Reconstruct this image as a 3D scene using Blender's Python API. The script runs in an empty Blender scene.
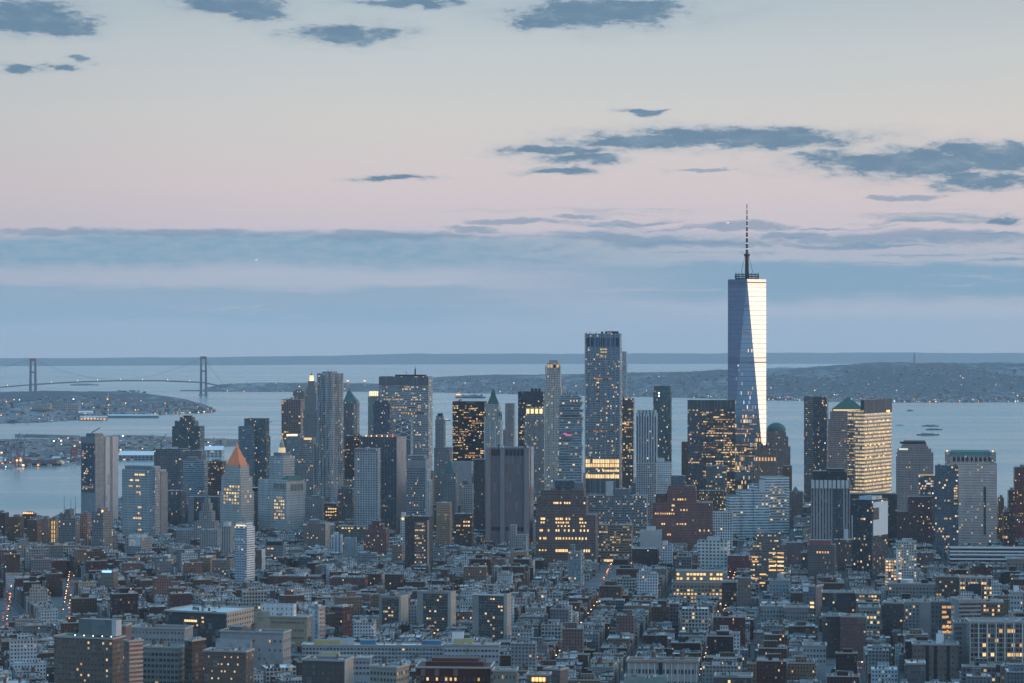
import bpy, math, random
from math import sin, cos, pi, radians, sqrt, floor
random.seed(11)
S = bpy.context.scene
COL = S.collection

# ------------------------------------------------------------------ camera
F = 2741.0            # focal length in picture widths of 1024
YL = 336.0            # row of the level line
H = 320.0             # observatory height above the harbour
G = 3.0               # street level of the island
cam_d = bpy.data.cameras.new('camera')
cam_d.sensor_width = 36.0
cam_d.lens = F / 1024 * 36.0
cam_d.shift_y = -(341.5 - YL) / 1024
cam_d.clip_start = 5.0
cam_d.clip_end = 200000.0
cam = bpy.data.objects.new('camera', cam_d)
cam.location = (0, 0, H)
cam.rotation_euler = (radians(90), 0, 0)
COL.objects.link(cam)
S.camera = cam

# ------------------------------------------------------------------ view and engine
S.render.engine = 'CYCLES'
S.render.resolution_x, S.render.resolution_y = 1024, 683
S.view_settings.view_transform = 'Standard'
S.view_settings.look = 'None'
S.view_settings.exposure = 0.0
S.view_settings.gamma = 1.0
S.view_settings.use_curve_mapping = False
S.cycles.max_bounces = 5
S.cycles.diffuse_bounces = 2
S.cycles.glossy_bounces = 3
S.cycles.volume_bounces = 3
S.cycles.transmission_bounces = 2
S.cycles.caustics_reflective = False
S.cycles.caustics_refractive = False
S.cycles.use_denoising = True
S.cycles.denoiser = 'OPENIMAGEDENOISE'
S.cycles.denoising_input_passes = 'RGB_ALBEDO_NORMAL'
S.cycles.use_adaptive_sampling = False


def lin(r, g, b):
    f = lambda c: (c / 255 / 12.92) if c / 255 <= 0.04045 else ((c / 255 + 0.055) / 1.055) ** 2.4
    return (f(r), f(g), f(b))


class NT:
    """small helper that writes shader nodes"""
    def __init__(s, tree):
        s.t = tree
        s.n = tree.nodes
        s.l = tree.links

    def put(s, sock, v):
        if v is None:
            return
        if isinstance(v, bpy.types.NodeSocket):
            s.l.new(v, sock)
        elif isinstance(v, (tuple, list)):
            if sock.type == 'RGBA' and len(v) == 3:
                v = (*v, 1)
            sock.default_value = v
        else:
            sock.default_value = v

    def m(s, op, a, b=None, c=None, clamp=False):
        n = s.n.new('ShaderNodeMath')
        n.operation = op
        n.use_clamp = clamp
        for i, v in enumerate((a, b, c)):
            s.put(n.inputs[i], v)
        return n.outputs[0]

    def v(s, op, a, b=None, scale=None):
        n = s.n.new('ShaderNodeVectorMath')
        n.operation = op
        s.put(n.inputs[0], a)
        s.put(n.inputs[1], b)
        if scale is not None:
            s.put(n.inputs['Scale'], scale)
        return n.outputs['Value'] if op in ('LENGTH', 'DOT_PRODUCT') else n.outputs[0]

    def mix(s, f, a, b, blend='MIX'):
        n = s.n.new('ShaderNodeMix')
        n.data_type = 'RGBA'
        n.blend_type = blend
        s.put(n.inputs[0], f)
        s.put(n.inputs[6], a)
        s.put(n.inputs[7], b)
        return n.outputs[2]

    def mixf(s, f, a, b):
        n = s.n.new('ShaderNodeMix')
        s.put(n.inputs[0], f)
        s.put(n.inputs[2], a)
        s.put(n.inputs[3], b)
        return n.outputs[0]

    def comb(s, x, y, z=0.0):
        n = s.n.new('ShaderNodeCombineXYZ')
        for i, v in enumerate((x, y, z)):
            s.put(n.inputs[i], v)
        return n.outputs[0]

    def sep(s, v):
        n = s.n.new('ShaderNodeSeparateXYZ')
        s.put(n.inputs[0], v)
        return n.outputs

    def noise(s, vec, scale, detail=2.0, rough=0.5):
        n = s.n.new('ShaderNodeTexNoise')
        s.put(n.inputs['Vector'], vec)
        n.inputs['Scale'].default_value = scale
        n.inputs['Detail'].default_value = detail
        n.inputs['Roughness'].default_value = rough
        return n.outputs[0]

    def white(s, vec):
        n = s.n.new('ShaderNodeTexWhiteNoise')
        n.noise_dimensions = '3D'
        s.put(n.inputs['Vector'], vec)
        return n.outputs['Value'], n.outputs['Color']

    def ramp(s, f, pts, interp='LINEAR'):
        n = s.n.new('ShaderNodeValToRGB')
        s.put(n.inputs[0], f)
        e = n.color_ramp.elements
        n.color_ramp.interpolation = interp
        while len(e) < len(pts):
            e.new(0.5)
        for k, (p, c) in enumerate(pts):
            e[k].position = p
            e[k].color = (*c, 1)
        return n.outputs[0]

    def smooth(s, x, a, b):
        n = s.n.new('ShaderNodeMapRange')
        n.interpolation_type = 'SMOOTHSTEP'
        s.put(n.inputs[0], x)
        n.inputs[1].default_value = a
        n.inputs[2].default_value = b
        return n.outputs[0]


# ------------------------------------------------------------------ sky: dusk, the sun just gone on the right (west)
W = bpy.data.worlds.new('World')
S.world = W
W.use_nodes = True
W.cycles.sampling_method = 'MANUAL'
W.cycles.sample_map_resolution = 1024
wt = NT(W.node_tree)
W.node_tree.nodes.clear()
gen = W.node_tree.nodes.new('ShaderNodeTexCoord').outputs['Generated']
dirv = wt.v('NORMALIZE', gen)
dx, dy, dz = wt.sep(dirv)
hyp = wt.m('SQRT', wt.m('ADD', wt.m('MULTIPLY', dx, dx), wt.m('MULTIPLY', dy, dy)))
hx = wt.m('DIVIDE', dx, wt.m('MAXIMUM', hyp, 1e-4))
hy = wt.m('DIVIDE', dy, wt.m('MAXIMUM', hyp, 1e-4))
az = wt.m('ARCTAN2', dx, dy)
el = wt.m('ARCSINE', dz)
pos = wt.m('SQRT', wt.m('MAXIMUM', wt.m('DIVIDE', el, pi / 2), 0.0))


def E(deg):
    return sqrt(max(deg, 0) / 90.0)


def yE(py):            # height above the level line, in degrees, of a picture row
    return math.degrees(math.atan((YL - py) / F))


south = wt.ramp(pos, [
    (0.0, lin(172, 186, 202)), (E(yE(305)), lin(178, 187, 203)), (E(yE(268)), lin(180, 189, 207)),
    (E(yE(232)), lin(203, 196, 207)), (E(yE(185)), lin(213, 202, 205)), (E(yE(120)), lin(209, 207, 206)),
    (E(yE(50)), lin(194, 203, 207)), (E(yE(-10)), lin(174, 190, 201)), (E(14), (.42, .63, .84)), (E(30), (.42, .86, 1.24)),
    (1.0, (.40, .92, 1.42))])
west = wt.ramp(pos, [
    (0.0, (1.0, 0.66, 0.44)), (E(2), (1.42, 1.08, 0.78)), (E(7), (1.36, 1.10, 0.78)), (E(16), (0.88, 0.84, 0.80)),
    (E(34), (0.54, 0.84, 1.15)), (1.0, (.40, .92, 1.42))])
north = wt.ramp(pos, [
    (0.0, lin(90, 124, 166)), (E(5), lin(86, 122, 166)), (E(11), lin(108, 147, 193)), (E(24), (.22, .45, .74)), (E(45), (.38, .82, 1.24)), (1.0, (.40, .92, 1.42))])
wN = wt.smooth(wt.m('MAXIMUM', wt.m('MULTIPLY', hy, -1.0), wt.m('SUBTRACT', wt.m('MULTIPLY', hx, -1.0), 0.22)), 0.0, 0.6)
wW = wt.smooth(hx, 0.22, 0.99)
# the east low down lies in the earth's own shadow
east = wt.m('MULTIPLY', wt.smooth(wt.m('MULTIPLY', hx, -1.0), 0.3, 0.9), wt.smooth(wt.m('MULTIPLY', el, -1.0), -0.36, -0.14))
skyc = wt.mix(wt.m('MULTIPLY', east, 0.75), wt.mix(wN, south, north), lin(62, 92, 134))
skyc = wt.mix(wW, skyc, west)
# a little left-to-right glow inside the southern sky
lowf = wt.m('MULTIPLY', wt.smooth(wt.m('MULTIPLY', el, -1.0), -0.26, -0.12), wt.smooth(hy, 0.3, 0.7))
skyc = wt.mix(wt.m('MULTIPLY', lowf, wt.m('MULTIPLY', wt.smooth(az, 0.04, 0.35), 0.25)), skyc, (0.80, 0.62, 0.52))
skyc = wt.mix(wt.m('MULTIPLY', lowf, wt.m('MULTIPLY', wt.smooth(wt.m('MULTIPLY', az, -1.0), 0.02, 0.3), 0.30)), skyc, lin(136, 153, 172))

nis = W.node_tree.nodes.new('ShaderNodeTexSky')
nis.sky_type = 'NISHITA'
nis.sun_disc = False
nis.sun_elevation = radians(1.0)
nis.sun_rotation = radians(90)
nis.altitude = 300
skyc = wt.v('ADD', wt.v('SCALE', skyc, scale=0.97), wt.v('SCALE', nis.outputs[0], scale=0.02))

# clouds: long flat banks low in the south, small slate clouds above them
cp = wt.comb(wt.m('MULTIPLY', az, 1000.0), wt.m('MULTIPLY', el, 1000.0), 0.0)
cn = wt.noise(wt.v('MULTIPLY', cp, (0.035, 0.11, 1)), 1.0, 6.0, 0.62)
cw = wt.noise(wt.v('MULTIPLY', cp, (0.012, 0.05, 1)), 1.0, 3.0, 0.5)
cf = wt.noise(wt.v('MULTIPLY', cp, (0.12, 0.42, 1)), 1.0, 5.0, 0.6)


nv = W.node_tree.nodes.new('ShaderNodeTexNoise')
wt.put(nv.inputs['Vector'], wt.v('MULTIPLY', cp, (0.05, 0.16, 1)))
nv.inputs['Scale'].default_value = 1.0
nv.inputs['Detail'].default_value = 5.0
nv.inputs['Roughness'].default_value = 0.58
cpw = wt.v('ADD', cp, wt.v('MULTIPLY', wt.v('SUBTRACT', nv.outputs['Color'], (0.5, 0.5, 0.5)), (34, 7.5, 0)))


def PXA(px, py):
    a = math.atan((px - 512) / F)
    return a * 1000, math.atan((YL - py) / math.hypot(F, px - 512)) * 1000


def blobs(lst):
    out = None
    for (px, py, rx, ry) in lst:
        a, e = PXA(px, py)
        k = 1000 / F
        q = wt.v('DIVIDE', wt.v('SUBTRACT', cpw, (a, e, 0)), (rx * k, ry * k, 1))
        d = wt.m('SUBTRACT', 1.0, wt.v('LENGTH', q))
        out = d if out is None else wt.m('MAXIMUM', out, d)
    return wt.m('MAXIMUM', out, -1.5)


ch = wt.noise(wt.v('MULTIPLY', cpw, (0.22, 0.8, 1)), 1.0, 5.0, 0.65)
turb = wt.m('ADD', wt.m('ADD', wt.m('MULTIPLY', wt.m('SUBTRACT', cn, 0.5), 1.7), wt.m('MULTIPLY', wt.m('SUBTRACT', cf, 0.5), 1.2)), wt.m('MULTIPLY', wt.m('SUBTRACT', ch, 0.5), 0.9))
dark = blobs([(18, 14, 62, 22), (50, 22, 50, 14), (18, 69, 24, 7), (62, 68, 18, 6), (82, 58, 14, 4), (232, 6, 68, 9), (258, 15, 34, 8),
              (345, 33, 60, 12), (600, 12, 100, 17), (545, 22, 40, 9), (640, 4, 60, 6), (400, 3, 60, 5),
              (735, 137, 140, 12), (640, 143, 90, 9), (560, 151, 60, 6), (580, 160, 50, 6), (640, 113, 16, 4),
              (900, 163, 105, 17), (860, 160, 70, 12), (962, 150, 44, 12), (1010, 158, 60, 16), (985, 180, 70, 10), (1018, 148, 22, 10),
              (392, 179, 40, 3.5), (990, 219, 28, 5), (565, 171, 34, 4)])
dmask = wt.smooth(wt.m('ADD', dark, wt.m('MULTIPLY', turb, 0.9)), -0.16, 0.52)
dsoft = wt.smooth(wt.m('ADD', dark, wt.m('MULTIPLY', turb, 0.9)), -0.75, 0.45)
thin = blobs([(740, 228, 60, 5), (515, 222, 60, 4), (576, 217, 30, 3), (950, 236, 120, 7), (860, 240, 70, 6), (800, 236, 40, 4), (700, 243, 110, 7),
              (470, 229, 40, 4), (60, 231, 70, 5), (180, 233, 120, 5), (380, 236, 120, 5), (620, 238, 90, 5), (840, 246, 60, 4), (990, 239, 60, 6),
              (905, 198, 40, 3), (700, 170, 40, 3)])
tmask = wt.smooth(wt.m('ADD', thin, wt.m('MULTIPLY', turb, 0.7)), -0.05, 0.55)
elp = wt.m('ADD', wt.m('MULTIPLY', el, F), wt.m('MULTIPLY', wt.m('SUBTRACT', cw, 0.5), 26.0))
elp = wt.m('ADD', elp, wt.m('MULTIPLY', wt.m('SUBTRACT', cn, 0.5), 16.0))


def bank(lo, hi, soft_lo, soft_hi):
    return wt.m('MULTIPLY', wt.smooth(elp, lo - soft_lo, lo + soft_lo), wt.smooth(wt.m('MULTIPLY', elp, -1.0), -hi - soft_hi, -hi + soft_hi))


left = wt.smooth(wt.m('MULTIPLY', az, -1.0), -0.10, 0.05)
b1 = wt.m('MULTIPLY', bank(68, 102, 8, 6), wt.m('ADD', 0.30, wt.m('MULTIPLY', left, 0.66)))
b2 = wt.m('MAXIMUM', wt.m('MULTIPLY', bank(14, 50, 9, 5), wt.m('MULTIPLY', left, 0.75)), wt.m('MULTIPLY', bank(34, 71, 9, 4), wt.m('SUBTRACT', 1.0, wt.m('MULTIPLY', left, 0.9))))
b3 = wt.m('MULTIPLY', bank(8, 34, 12, 6), 0.30)
streak = wt.smooth(cf, 0.36, 0.66)
b1 = wt.m('MULTIPLY', b1, wt.m('ADD', 0.78, wt.m('MULTIPLY', streak, 0.22)))
front = wt.smooth(hy, 0.5, 0.8)
skyc = wt.mix(wt.m('MULTIPLY', b3, front), skyc, lin(164, 188, 208))
skyc = wt.mix(wt.m('MULTIPLY', b2, front), skyc, lin(133, 166, 190))
skyc = wt.mix(wt.m('MULTIPLY', b1, front), skyc, lin(126, 163, 187))
skyc = wt.mix(wt.m('MULTIPLY', wt.m('MULTIPLY', tmask, 0.68), front), skyc, lin(124, 150, 176))
lump = wt.noise(wt.v('MULTIPLY', cp, (0.075, 0.20, 1)), 1.0, 5.0, 0.6)
cshade = wt.mix(wt.smooth(wt.m('ADD', wt.m('MULTIPLY', lump, 0.7), wt.m('MULTIPLY', dmask, 0.45)), 0.42, 0.86), lin(160, 176, 189), lin(98, 131, 157))
sk = wt.noise(wt.v('MULTIPLY', cpw, (0.016, 0.34, 1)), 1.0, 5.0, 0.62)
right = wt.smooth(az, -0.06, 0.06)
sband = wt.m('MULTIPLY', wt.m('MULTIPLY', bank(62, 122, 12, 14), front), wt.m('MULTIPLY', wt.smooth(sk, 0.50, 0.66), right))
skyc = wt.mix(wt.m('MULTIPLY', sband, 0.9), skyc, lin(120, 153, 179))
sband2 = wt.m('MULTIPLY', wt.m('MULTIPLY', bank(18, 72, 10, 10), front), wt.smooth(sk, 0.52, 0.70))
skyc = wt.mix(wt.m('MULTIPLY', sband2, 0.62), skyc, lin(184, 186, 204))
skyc = wt.mix(wt.m('MULTIPLY', wt.m('MULTIPLY', dsoft, 0.35), front), skyc, lin(158, 172, 186))
skyc = wt.mix(wt.m('MULTIPLY', wt.m('MULTIPLY', dmask, 0.92), front), skyc, cshade)
bg = W.node_tree.nodes.new('ShaderNodeBackground')
wt.put(bg.inputs[0], skyc)
bg.inputs[1].default_value = 1.0
wo = W.node_tree.nodes.new('ShaderNodeOutputWorld')
W.node_tree.links.new(bg.outputs[0], wo.inputs[0])

# afterglow: a broad weak warm sun at the horizon on the right
sd = bpy.data.lights.new('sun', 'SUN')
sd.energy = 1.1
sd.angle = radians(50)
sd.color = (1.0, 0.70, 0.50)
sun = bpy.data.objects.new('sun', sd)
COL.objects.link(sun)
sun.rotation_euler = (radians(83), 0, radians(75))   # from the right, a little behind the camera, almost level


# ------------------------------------------------------------------ materials
MATS = {}


def new_mat(name):
    m = bpy.data.materials.new(name)
    m.use_nodes = True
    m.cycles.emission_sampling = 'NONE'
    t = NT(m.node_tree)
    p = m.node_tree.nodes['Principled BSDF']
    return m, t, p


def seed_of(t):
    g = t.n.new('ShaderNodeNewGeometry')
    o = t.n.new('ShaderNodeObjectInfo')
    return t.m('ADD', t.m('MULTIPLY', g.outputs['Random Per Island'], 517.0), t.m('MULTIPLY', o.outputs['Random'], 331.0)), g.outputs['Random Per Island']


def plain(name, col, rough=0.8, metal=0.0, var=0.25, emit=0.0, ecol=None, scale=0.15):
    if name in MATS:
        return MATS[name]
    m, t, p = new_mat(name)
    oc = t.n.new('ShaderNodeTexCoord').outputs['Object']
    nz = t.noise(oc, scale, 5, 0.6)
    sd_, isl = seed_of(t)
    f = t.m('ADD', t.m('MULTIPLY', t.m('SUBTRACT', nz, 0.5), var * 2.2), t.m('MULTIPLY', t.m('SUBTRACT', isl, 0.5), var))
    c = t.v('SCALE', col, scale=t.m('ADD', 1.0, f))
    t.put(p.inputs['Base Color'], c)
    p.inputs['Roughness'].default_value = rough
    p.inputs['Metallic'].default_value = metal
    if emit:
        t.put(p.inputs['Emission Color'], ecol or col)
        p.inputs['Emission Strength'].default_value = emit
    MATS[name] = m
    return m


WARM = (1.0, 0.58, 0.22)
STY = {
    # wall, glass, pitch x, pitch z, window w, window h, lit share, lit strength, glass metallic
    'brick_red': ((.140, .058, .050), (.03, .04, .05), 2.6, 3.1, .42, .52, .035, 1.1, .0),
    'brick_brown': ((.155, .092, .062), (.03, .04, .05), 2.8, 3.2, .45, .52, .04, 1.1, .0),
    'brick_tan': ((.34, .235, .150), (.03, .04, .05), 2.7, 3.2, .42, .50, .04, 1.1, .0),
    'brick_pink': ((.32, .185, .150), (.03, .04, .05), 2.8, 3.2, .45, .50, .05, 1.1, .0),
    'brick_dark': ((.070, .050, .045), (.025, .03, .04), 2.8, 3.2, .48, .52, .04, 1.1, .0),
    'limestone': ((.40, .37, .33), (.065, .08, .095), 2.9, 3.5, .44, .56, .05, 1.1, .0),
    'stone_grey': ((.28, .28, .285), (.065, .08, .095), 2.9, 3.6, .44, .58, .05, 1.1, .0),
    'concrete': ((.31, .30, .29), (.065, .08, .095), 3.0, 3.4, .55, .55, .05, 1.1, .0),
    'white': ((.58, .60, .60), (.04, .05, .07), 2.9, 3.4, .50, .50, .04, 1.1, .0),
    'cream': ((.52, .44, .30), (.04, .05, .06), 3.0, 3.4, .40, .48, .04, 1.1, .0),
    'loft_pale': ((.42, .41, .38), (.03, .045, .055), 3.4, 3.8, .66, .62, .06, 1.2, .0),
    'loft_grey': ((.22, .23, .24), (.03, .04, .05), 3.2, 3.7, .62, .58, .05, 1.2, .0),
    'glass_blue': ((.13, .17, .20), (.32, .44, .52), 2.2, 3.8, .84, .72, .05, 1.1, .55),
    'glass_teal': ((.08, .12, .13), (.20, .30, .33), 2.4, 3.6, .80, .66, .05, 1.0, .45),
    'glass_dark': ((.035, .045, .055), (.12, .16, .20), 2.2, 3.7, .84, .66, .05, 1.1, .40),
    'glass_band': ((.22, .27, .30), (.15, .22, .27), 3.0, 3.6, .97, .52, .06, 1.1, .45),
    'black': ((.018, .018, .020), (.02, .025, .03), 2.4, 3.8, .90, .50, .05, 1.3, .1),
    'rib_grey': ((.36, .36, .36), (.10, .11, .12), 2.6, 3.6, .45, .98, .0, 1.0, .0),
    'rib_dark': ((.16, .17, .18), (.03, .035, .045), 1.9, 3.8, .58, .94, .02, 1.0, .2),
    'blank_stone': ((.30, .30, .31), (.25, .25, .26), 6.0, 9.0, .96, .97, .0, 1.0, .0),
    'blank_brick': ((.22, .17, .15), (.20, .155, .14), 4.0, 6.0, .97, .97, .0, 1.0, .0),
    'blank_white': ((.56, .57, .57), (.53, .54, .55), 4.0, 6.0, .97, .97, .0, 1.0, .0),
}
PITCH = {}


def fac(base, **kw):
    """a facade material: wall, window grid, glass and a share of lit windows"""
    names = ('wall', 'glass', 'px', 'pz', 'wx', 'wz', 'lit', 'es', 'metal')
    d = dict(zip(names, STY[base]))
    d.update(rough=0.12, row=1.0, gvar=0.12 if base.startswith('blank') else 0.7, vary=0.72, lc=WARM, cool=0.06, pale=0.07, spand=None, group=5.0)
    d.update(kw)
    key = 'facade_' + base + ''.join('_%s%s' % (k, v) for k, v in sorted(kw.items()))
    if key in MATS:
        return MATS[key]
    m, t, p = new_mat('facade_' + base)
    uv = t.n.new('ShaderNodeUVMap').outputs[0]
    u, v, _ = t.sep(uv)
    sd_, isl = seed_of(t)
    cu, cv = t.m('DIVIDE', u, d['px']), t.m('DIVIDE', v, d['pz'])
    fu, fv = t.m('FRACT', cu), t.m('FRACT', cv)
    iu, iv = t.m('FLOOR', cu), t.m('FLOOR', cv)
    inx = t.m('LESS_THAN', t.m('ABSOLUTE', t.m('SUBTRACT', fu, 0.5)), d['wx'] / 2)
    inz = t.m('LESS_THAN', t.m('ABSOLUTE', t.m('SUBTRACT', fv, 0.52)), d['wz'] / 2)
    win = t.m('MULTIPLY', inx, inz)
    wv, wc = t.white(t.comb(iu, iv, sd_))
    r1, r2, r3 = t.sep(wc)
    rv, _ = t.white(t.comb(t.m('FLOOR', t.m('DIVIDE', iu, d['group'])), iv, t.m('ADD', sd_, 7.3)))
    rowf = t.m('MULTIPLY', t.m('POWER', rv, 2.2), 3.0)
    rowf = t.mixf(d['row'], 1.0, rowf)
    lit = t.m('LESS_THAN', wv, t.m('MULTIPLY', rowf, d['lit']))
    litw = t.m('MULTIPLY', t.m('MULTIPLY', lit, inx), t.m('MULTIPLY', t.m('LESS_THAN', t.m('ABSOLUTE', t.m('SUBTRACT', fv, 0.52)), min(d['wz'], .72) / 2), 1.0))
    # wall: base colour with broad weathering and storey-to-storey tone
    oc = t.n.new('ShaderNodeTexCoord').outputs['Object']
    nz = t.noise(t.v('MULTIPLY', oc, (1, 1, .35)), 0.09, 4, 0.6)
    fl, _ = t.white(t.comb(iv, 3.1, sd_))
    wf = t.m('ADD', t.m('ADD', 0.78, t.m('MULTIPLY', t.m('SUBTRACT', nz, 0.5), 0.7)), t.m('ADD', t.m('MULTIPLY', fl, 0.12), t.m('MULTIPLY', isl, 0.16)))
    wall = t.v('SCALE', d['wall'], scale=wf)
    gf = t.m('ADD', 1.0 - d['gvar'] / 2, t.m('MULTIPLY', r1, d['gvar']))
    glass = t.v('SCALE', d['glass'], scale=gf)
    blind = t.m('MULTIPLY', t.m('LESS_THAN', r2, d['pale']), 1.0)
    glass = t.mix(t.m('MULTIPLY', blind, 0.55), glass, (.20, .20, .19))
    t.put(p.inputs['Base Color'], t.mix(win, wall, glass))
    t.put(p.inputs['Roughness'], t.mixf(win, 0.82, t.m('ADD', d['rough'], t.m('MULTIPLY', blind, 0.4))))
    t.put(p.inputs['Metallic'], t.m('MULTIPLY', t.m('MULTIPLY', win, d['metal']), t.m('SUBTRACT', 1.0, blind)))
    p.inputs['Specular IOR Level'].default_value = 0.45
    warm = t.mix(r3, d['lc'], (1.0, 0.72, 0.38))
    ec = t.mix(t.m('LESS_THAN', t.m('FRACT', t.m('MULTIPLY', r2, 7.31)), d['cool']), warm, (0.85, 0.92, 1.0))
    t.put(p.inputs['Emission Color'], ec)
    t.put(p.inputs['Emission Strength'], t.m('MULTIPLY', litw, t.m('MULTIPLY', d['es'] * .85, t.m('ADD', 1.0 - d['vary'], t.m('MULTIPLY', t.m('MULTIPLY', r2, r2), 1.7 * d['vary'])))))
    MATS[key] = m
    PITCH[m.name] = (d['px'], d['pz'])
    return m


ROOFS = {
    'tar': plain('roof_tar', (.040, .046, .054), .85, 0, .5),
    'grey': plain('roof_grey', (.15, .17, .185), .85, 0, .4),
    'silver': plain('roof_silver', (.38, .43, .46), .6, 0, .3),
    'white': plain('roof_white', (.62, .65, .67), .7, 0, .2),
    'green': plain('roof_green', (.07, .15, .12), .8, 0, .3),
    'red': plain('roof_red', (.085, .045, .042), .85, 0, .3),
}
METAL = plain('grey_metal', (.20, .21, .22), .45, .6, .2)
DKMETAL = plain('dark_metal', (.035, .04, .045), .5, .5, .2)
WOODTANK = plain('tank_wood', (.12, .085, .06), .85, 0, .3)
TRIM = plain('stone_trim', (.36, .34, .31), .8, 0, .2)
PALETRIM = plain('pale_trim', (.55, .55, .53), .8, 0, .15)
COPPER = plain('green_copper', (.036, .105, .096), .65, .1, .3)
COPPERLIT = plain('copper_roof', (.42, .13, .05), .5, .4, .3)
BLUEBOX = plain('blue_paint', (.06, .16, .28), .6, 0, .15)
YELLOW = plain('yellow_paint', (.44, .39, .17), .7, 0, .15)
REDPAINT = plain('red_paint', (.32, .035, .045), .6, 0, .15)
WHITEP = plain('white_paint', (.72, .74, .75), .6, 0, .1)
GLOW = plain('warm_lamp', (1, .72, .38), .5, 0, 0, 2.6, (1.0, .62, .28))
GLOWHOT = plain('bright_lamp', (1, .85, .6), .5, 0, 0, 3.2, (1.0, .86, .62))
GLOWORANGE = plain('orange_lamp', (1, .55, .2), .5, 0, 0, 2.4, (1.0, .42, .12))
GLOWRED = plain('red_lamp', (1, .1, .05), .5, 0, 0, 2.6, (1.0, .09, .05))
GLOWWHITE = plain('white_lamp', (1, 1, 1), .5, 0, 0, 2.8, (.92, .96, 1.0))
LAMPMAT = {'orange': plain('street_lamp_orange', (1, .5, .2), .5, 0, 0, 6.5, (1.0, .42, .12)), 'amber': plain('street_lamp_amber', (1, .6, .3), .5, 0, 0, 6, (1.0, .52, .18)), 'white': plain('street_lamp_white', (1, .8, .6), .5, 0, 0, 5, (1.0, .78, .50))}
for m_ in LAMPMAT.values():
    m_.cycles.emission_sampling = 'AUTO'
GLOWBLUE = plain('blue_sign_light', (.3, .5, 1), .5, 0, 0, 1.8, (.28, .52, 1.0))


ROWS = {}


def lit_row(m):
    if m.name not in ROWS:
        src = m.node_tree.nodes['Principled BSDF']
        r, t, p = new_mat(m.name + '_row')
        u, v, _ = t.sep(t.n.new('ShaderNodeUVMap').outputs[0])
        sd_, isl = seed_of(t)
        c = t.m('DIVIDE', u, 2.3)
        wv, wc = t.white(t.comb(t.m('FLOOR', c), 4.0, sd_))
        wg, _ = t.white(t.comb(t.m('FLOOR', t.m('DIVIDE', c, 4.0)), 9.0, sd_))
        on = t.m('MULTIPLY', t.m('LESS_THAN', t.m('ABSOLUTE', t.m('SUBTRACT', t.m('FRACT', c), .5)), .40), t.m('LESS_THAN', wg, .8))
        p.inputs['Base Color'].default_value = (.08, .08, .08, 1)
        p.inputs['Roughness'].default_value = .3
        t.put(p.inputs['Emission Color'], tuple(src.inputs['Emission Color'].default_value))
        t.put(p.inputs['Emission Strength'], t.m('MULTIPLY', t.m('MULTIPLY', on, t.m('ADD', .12, wv)), src.inputs['Emission Strength'].default_value * .9))
        ROWS[m.name] = r
    return ROWS[m.name]


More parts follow.
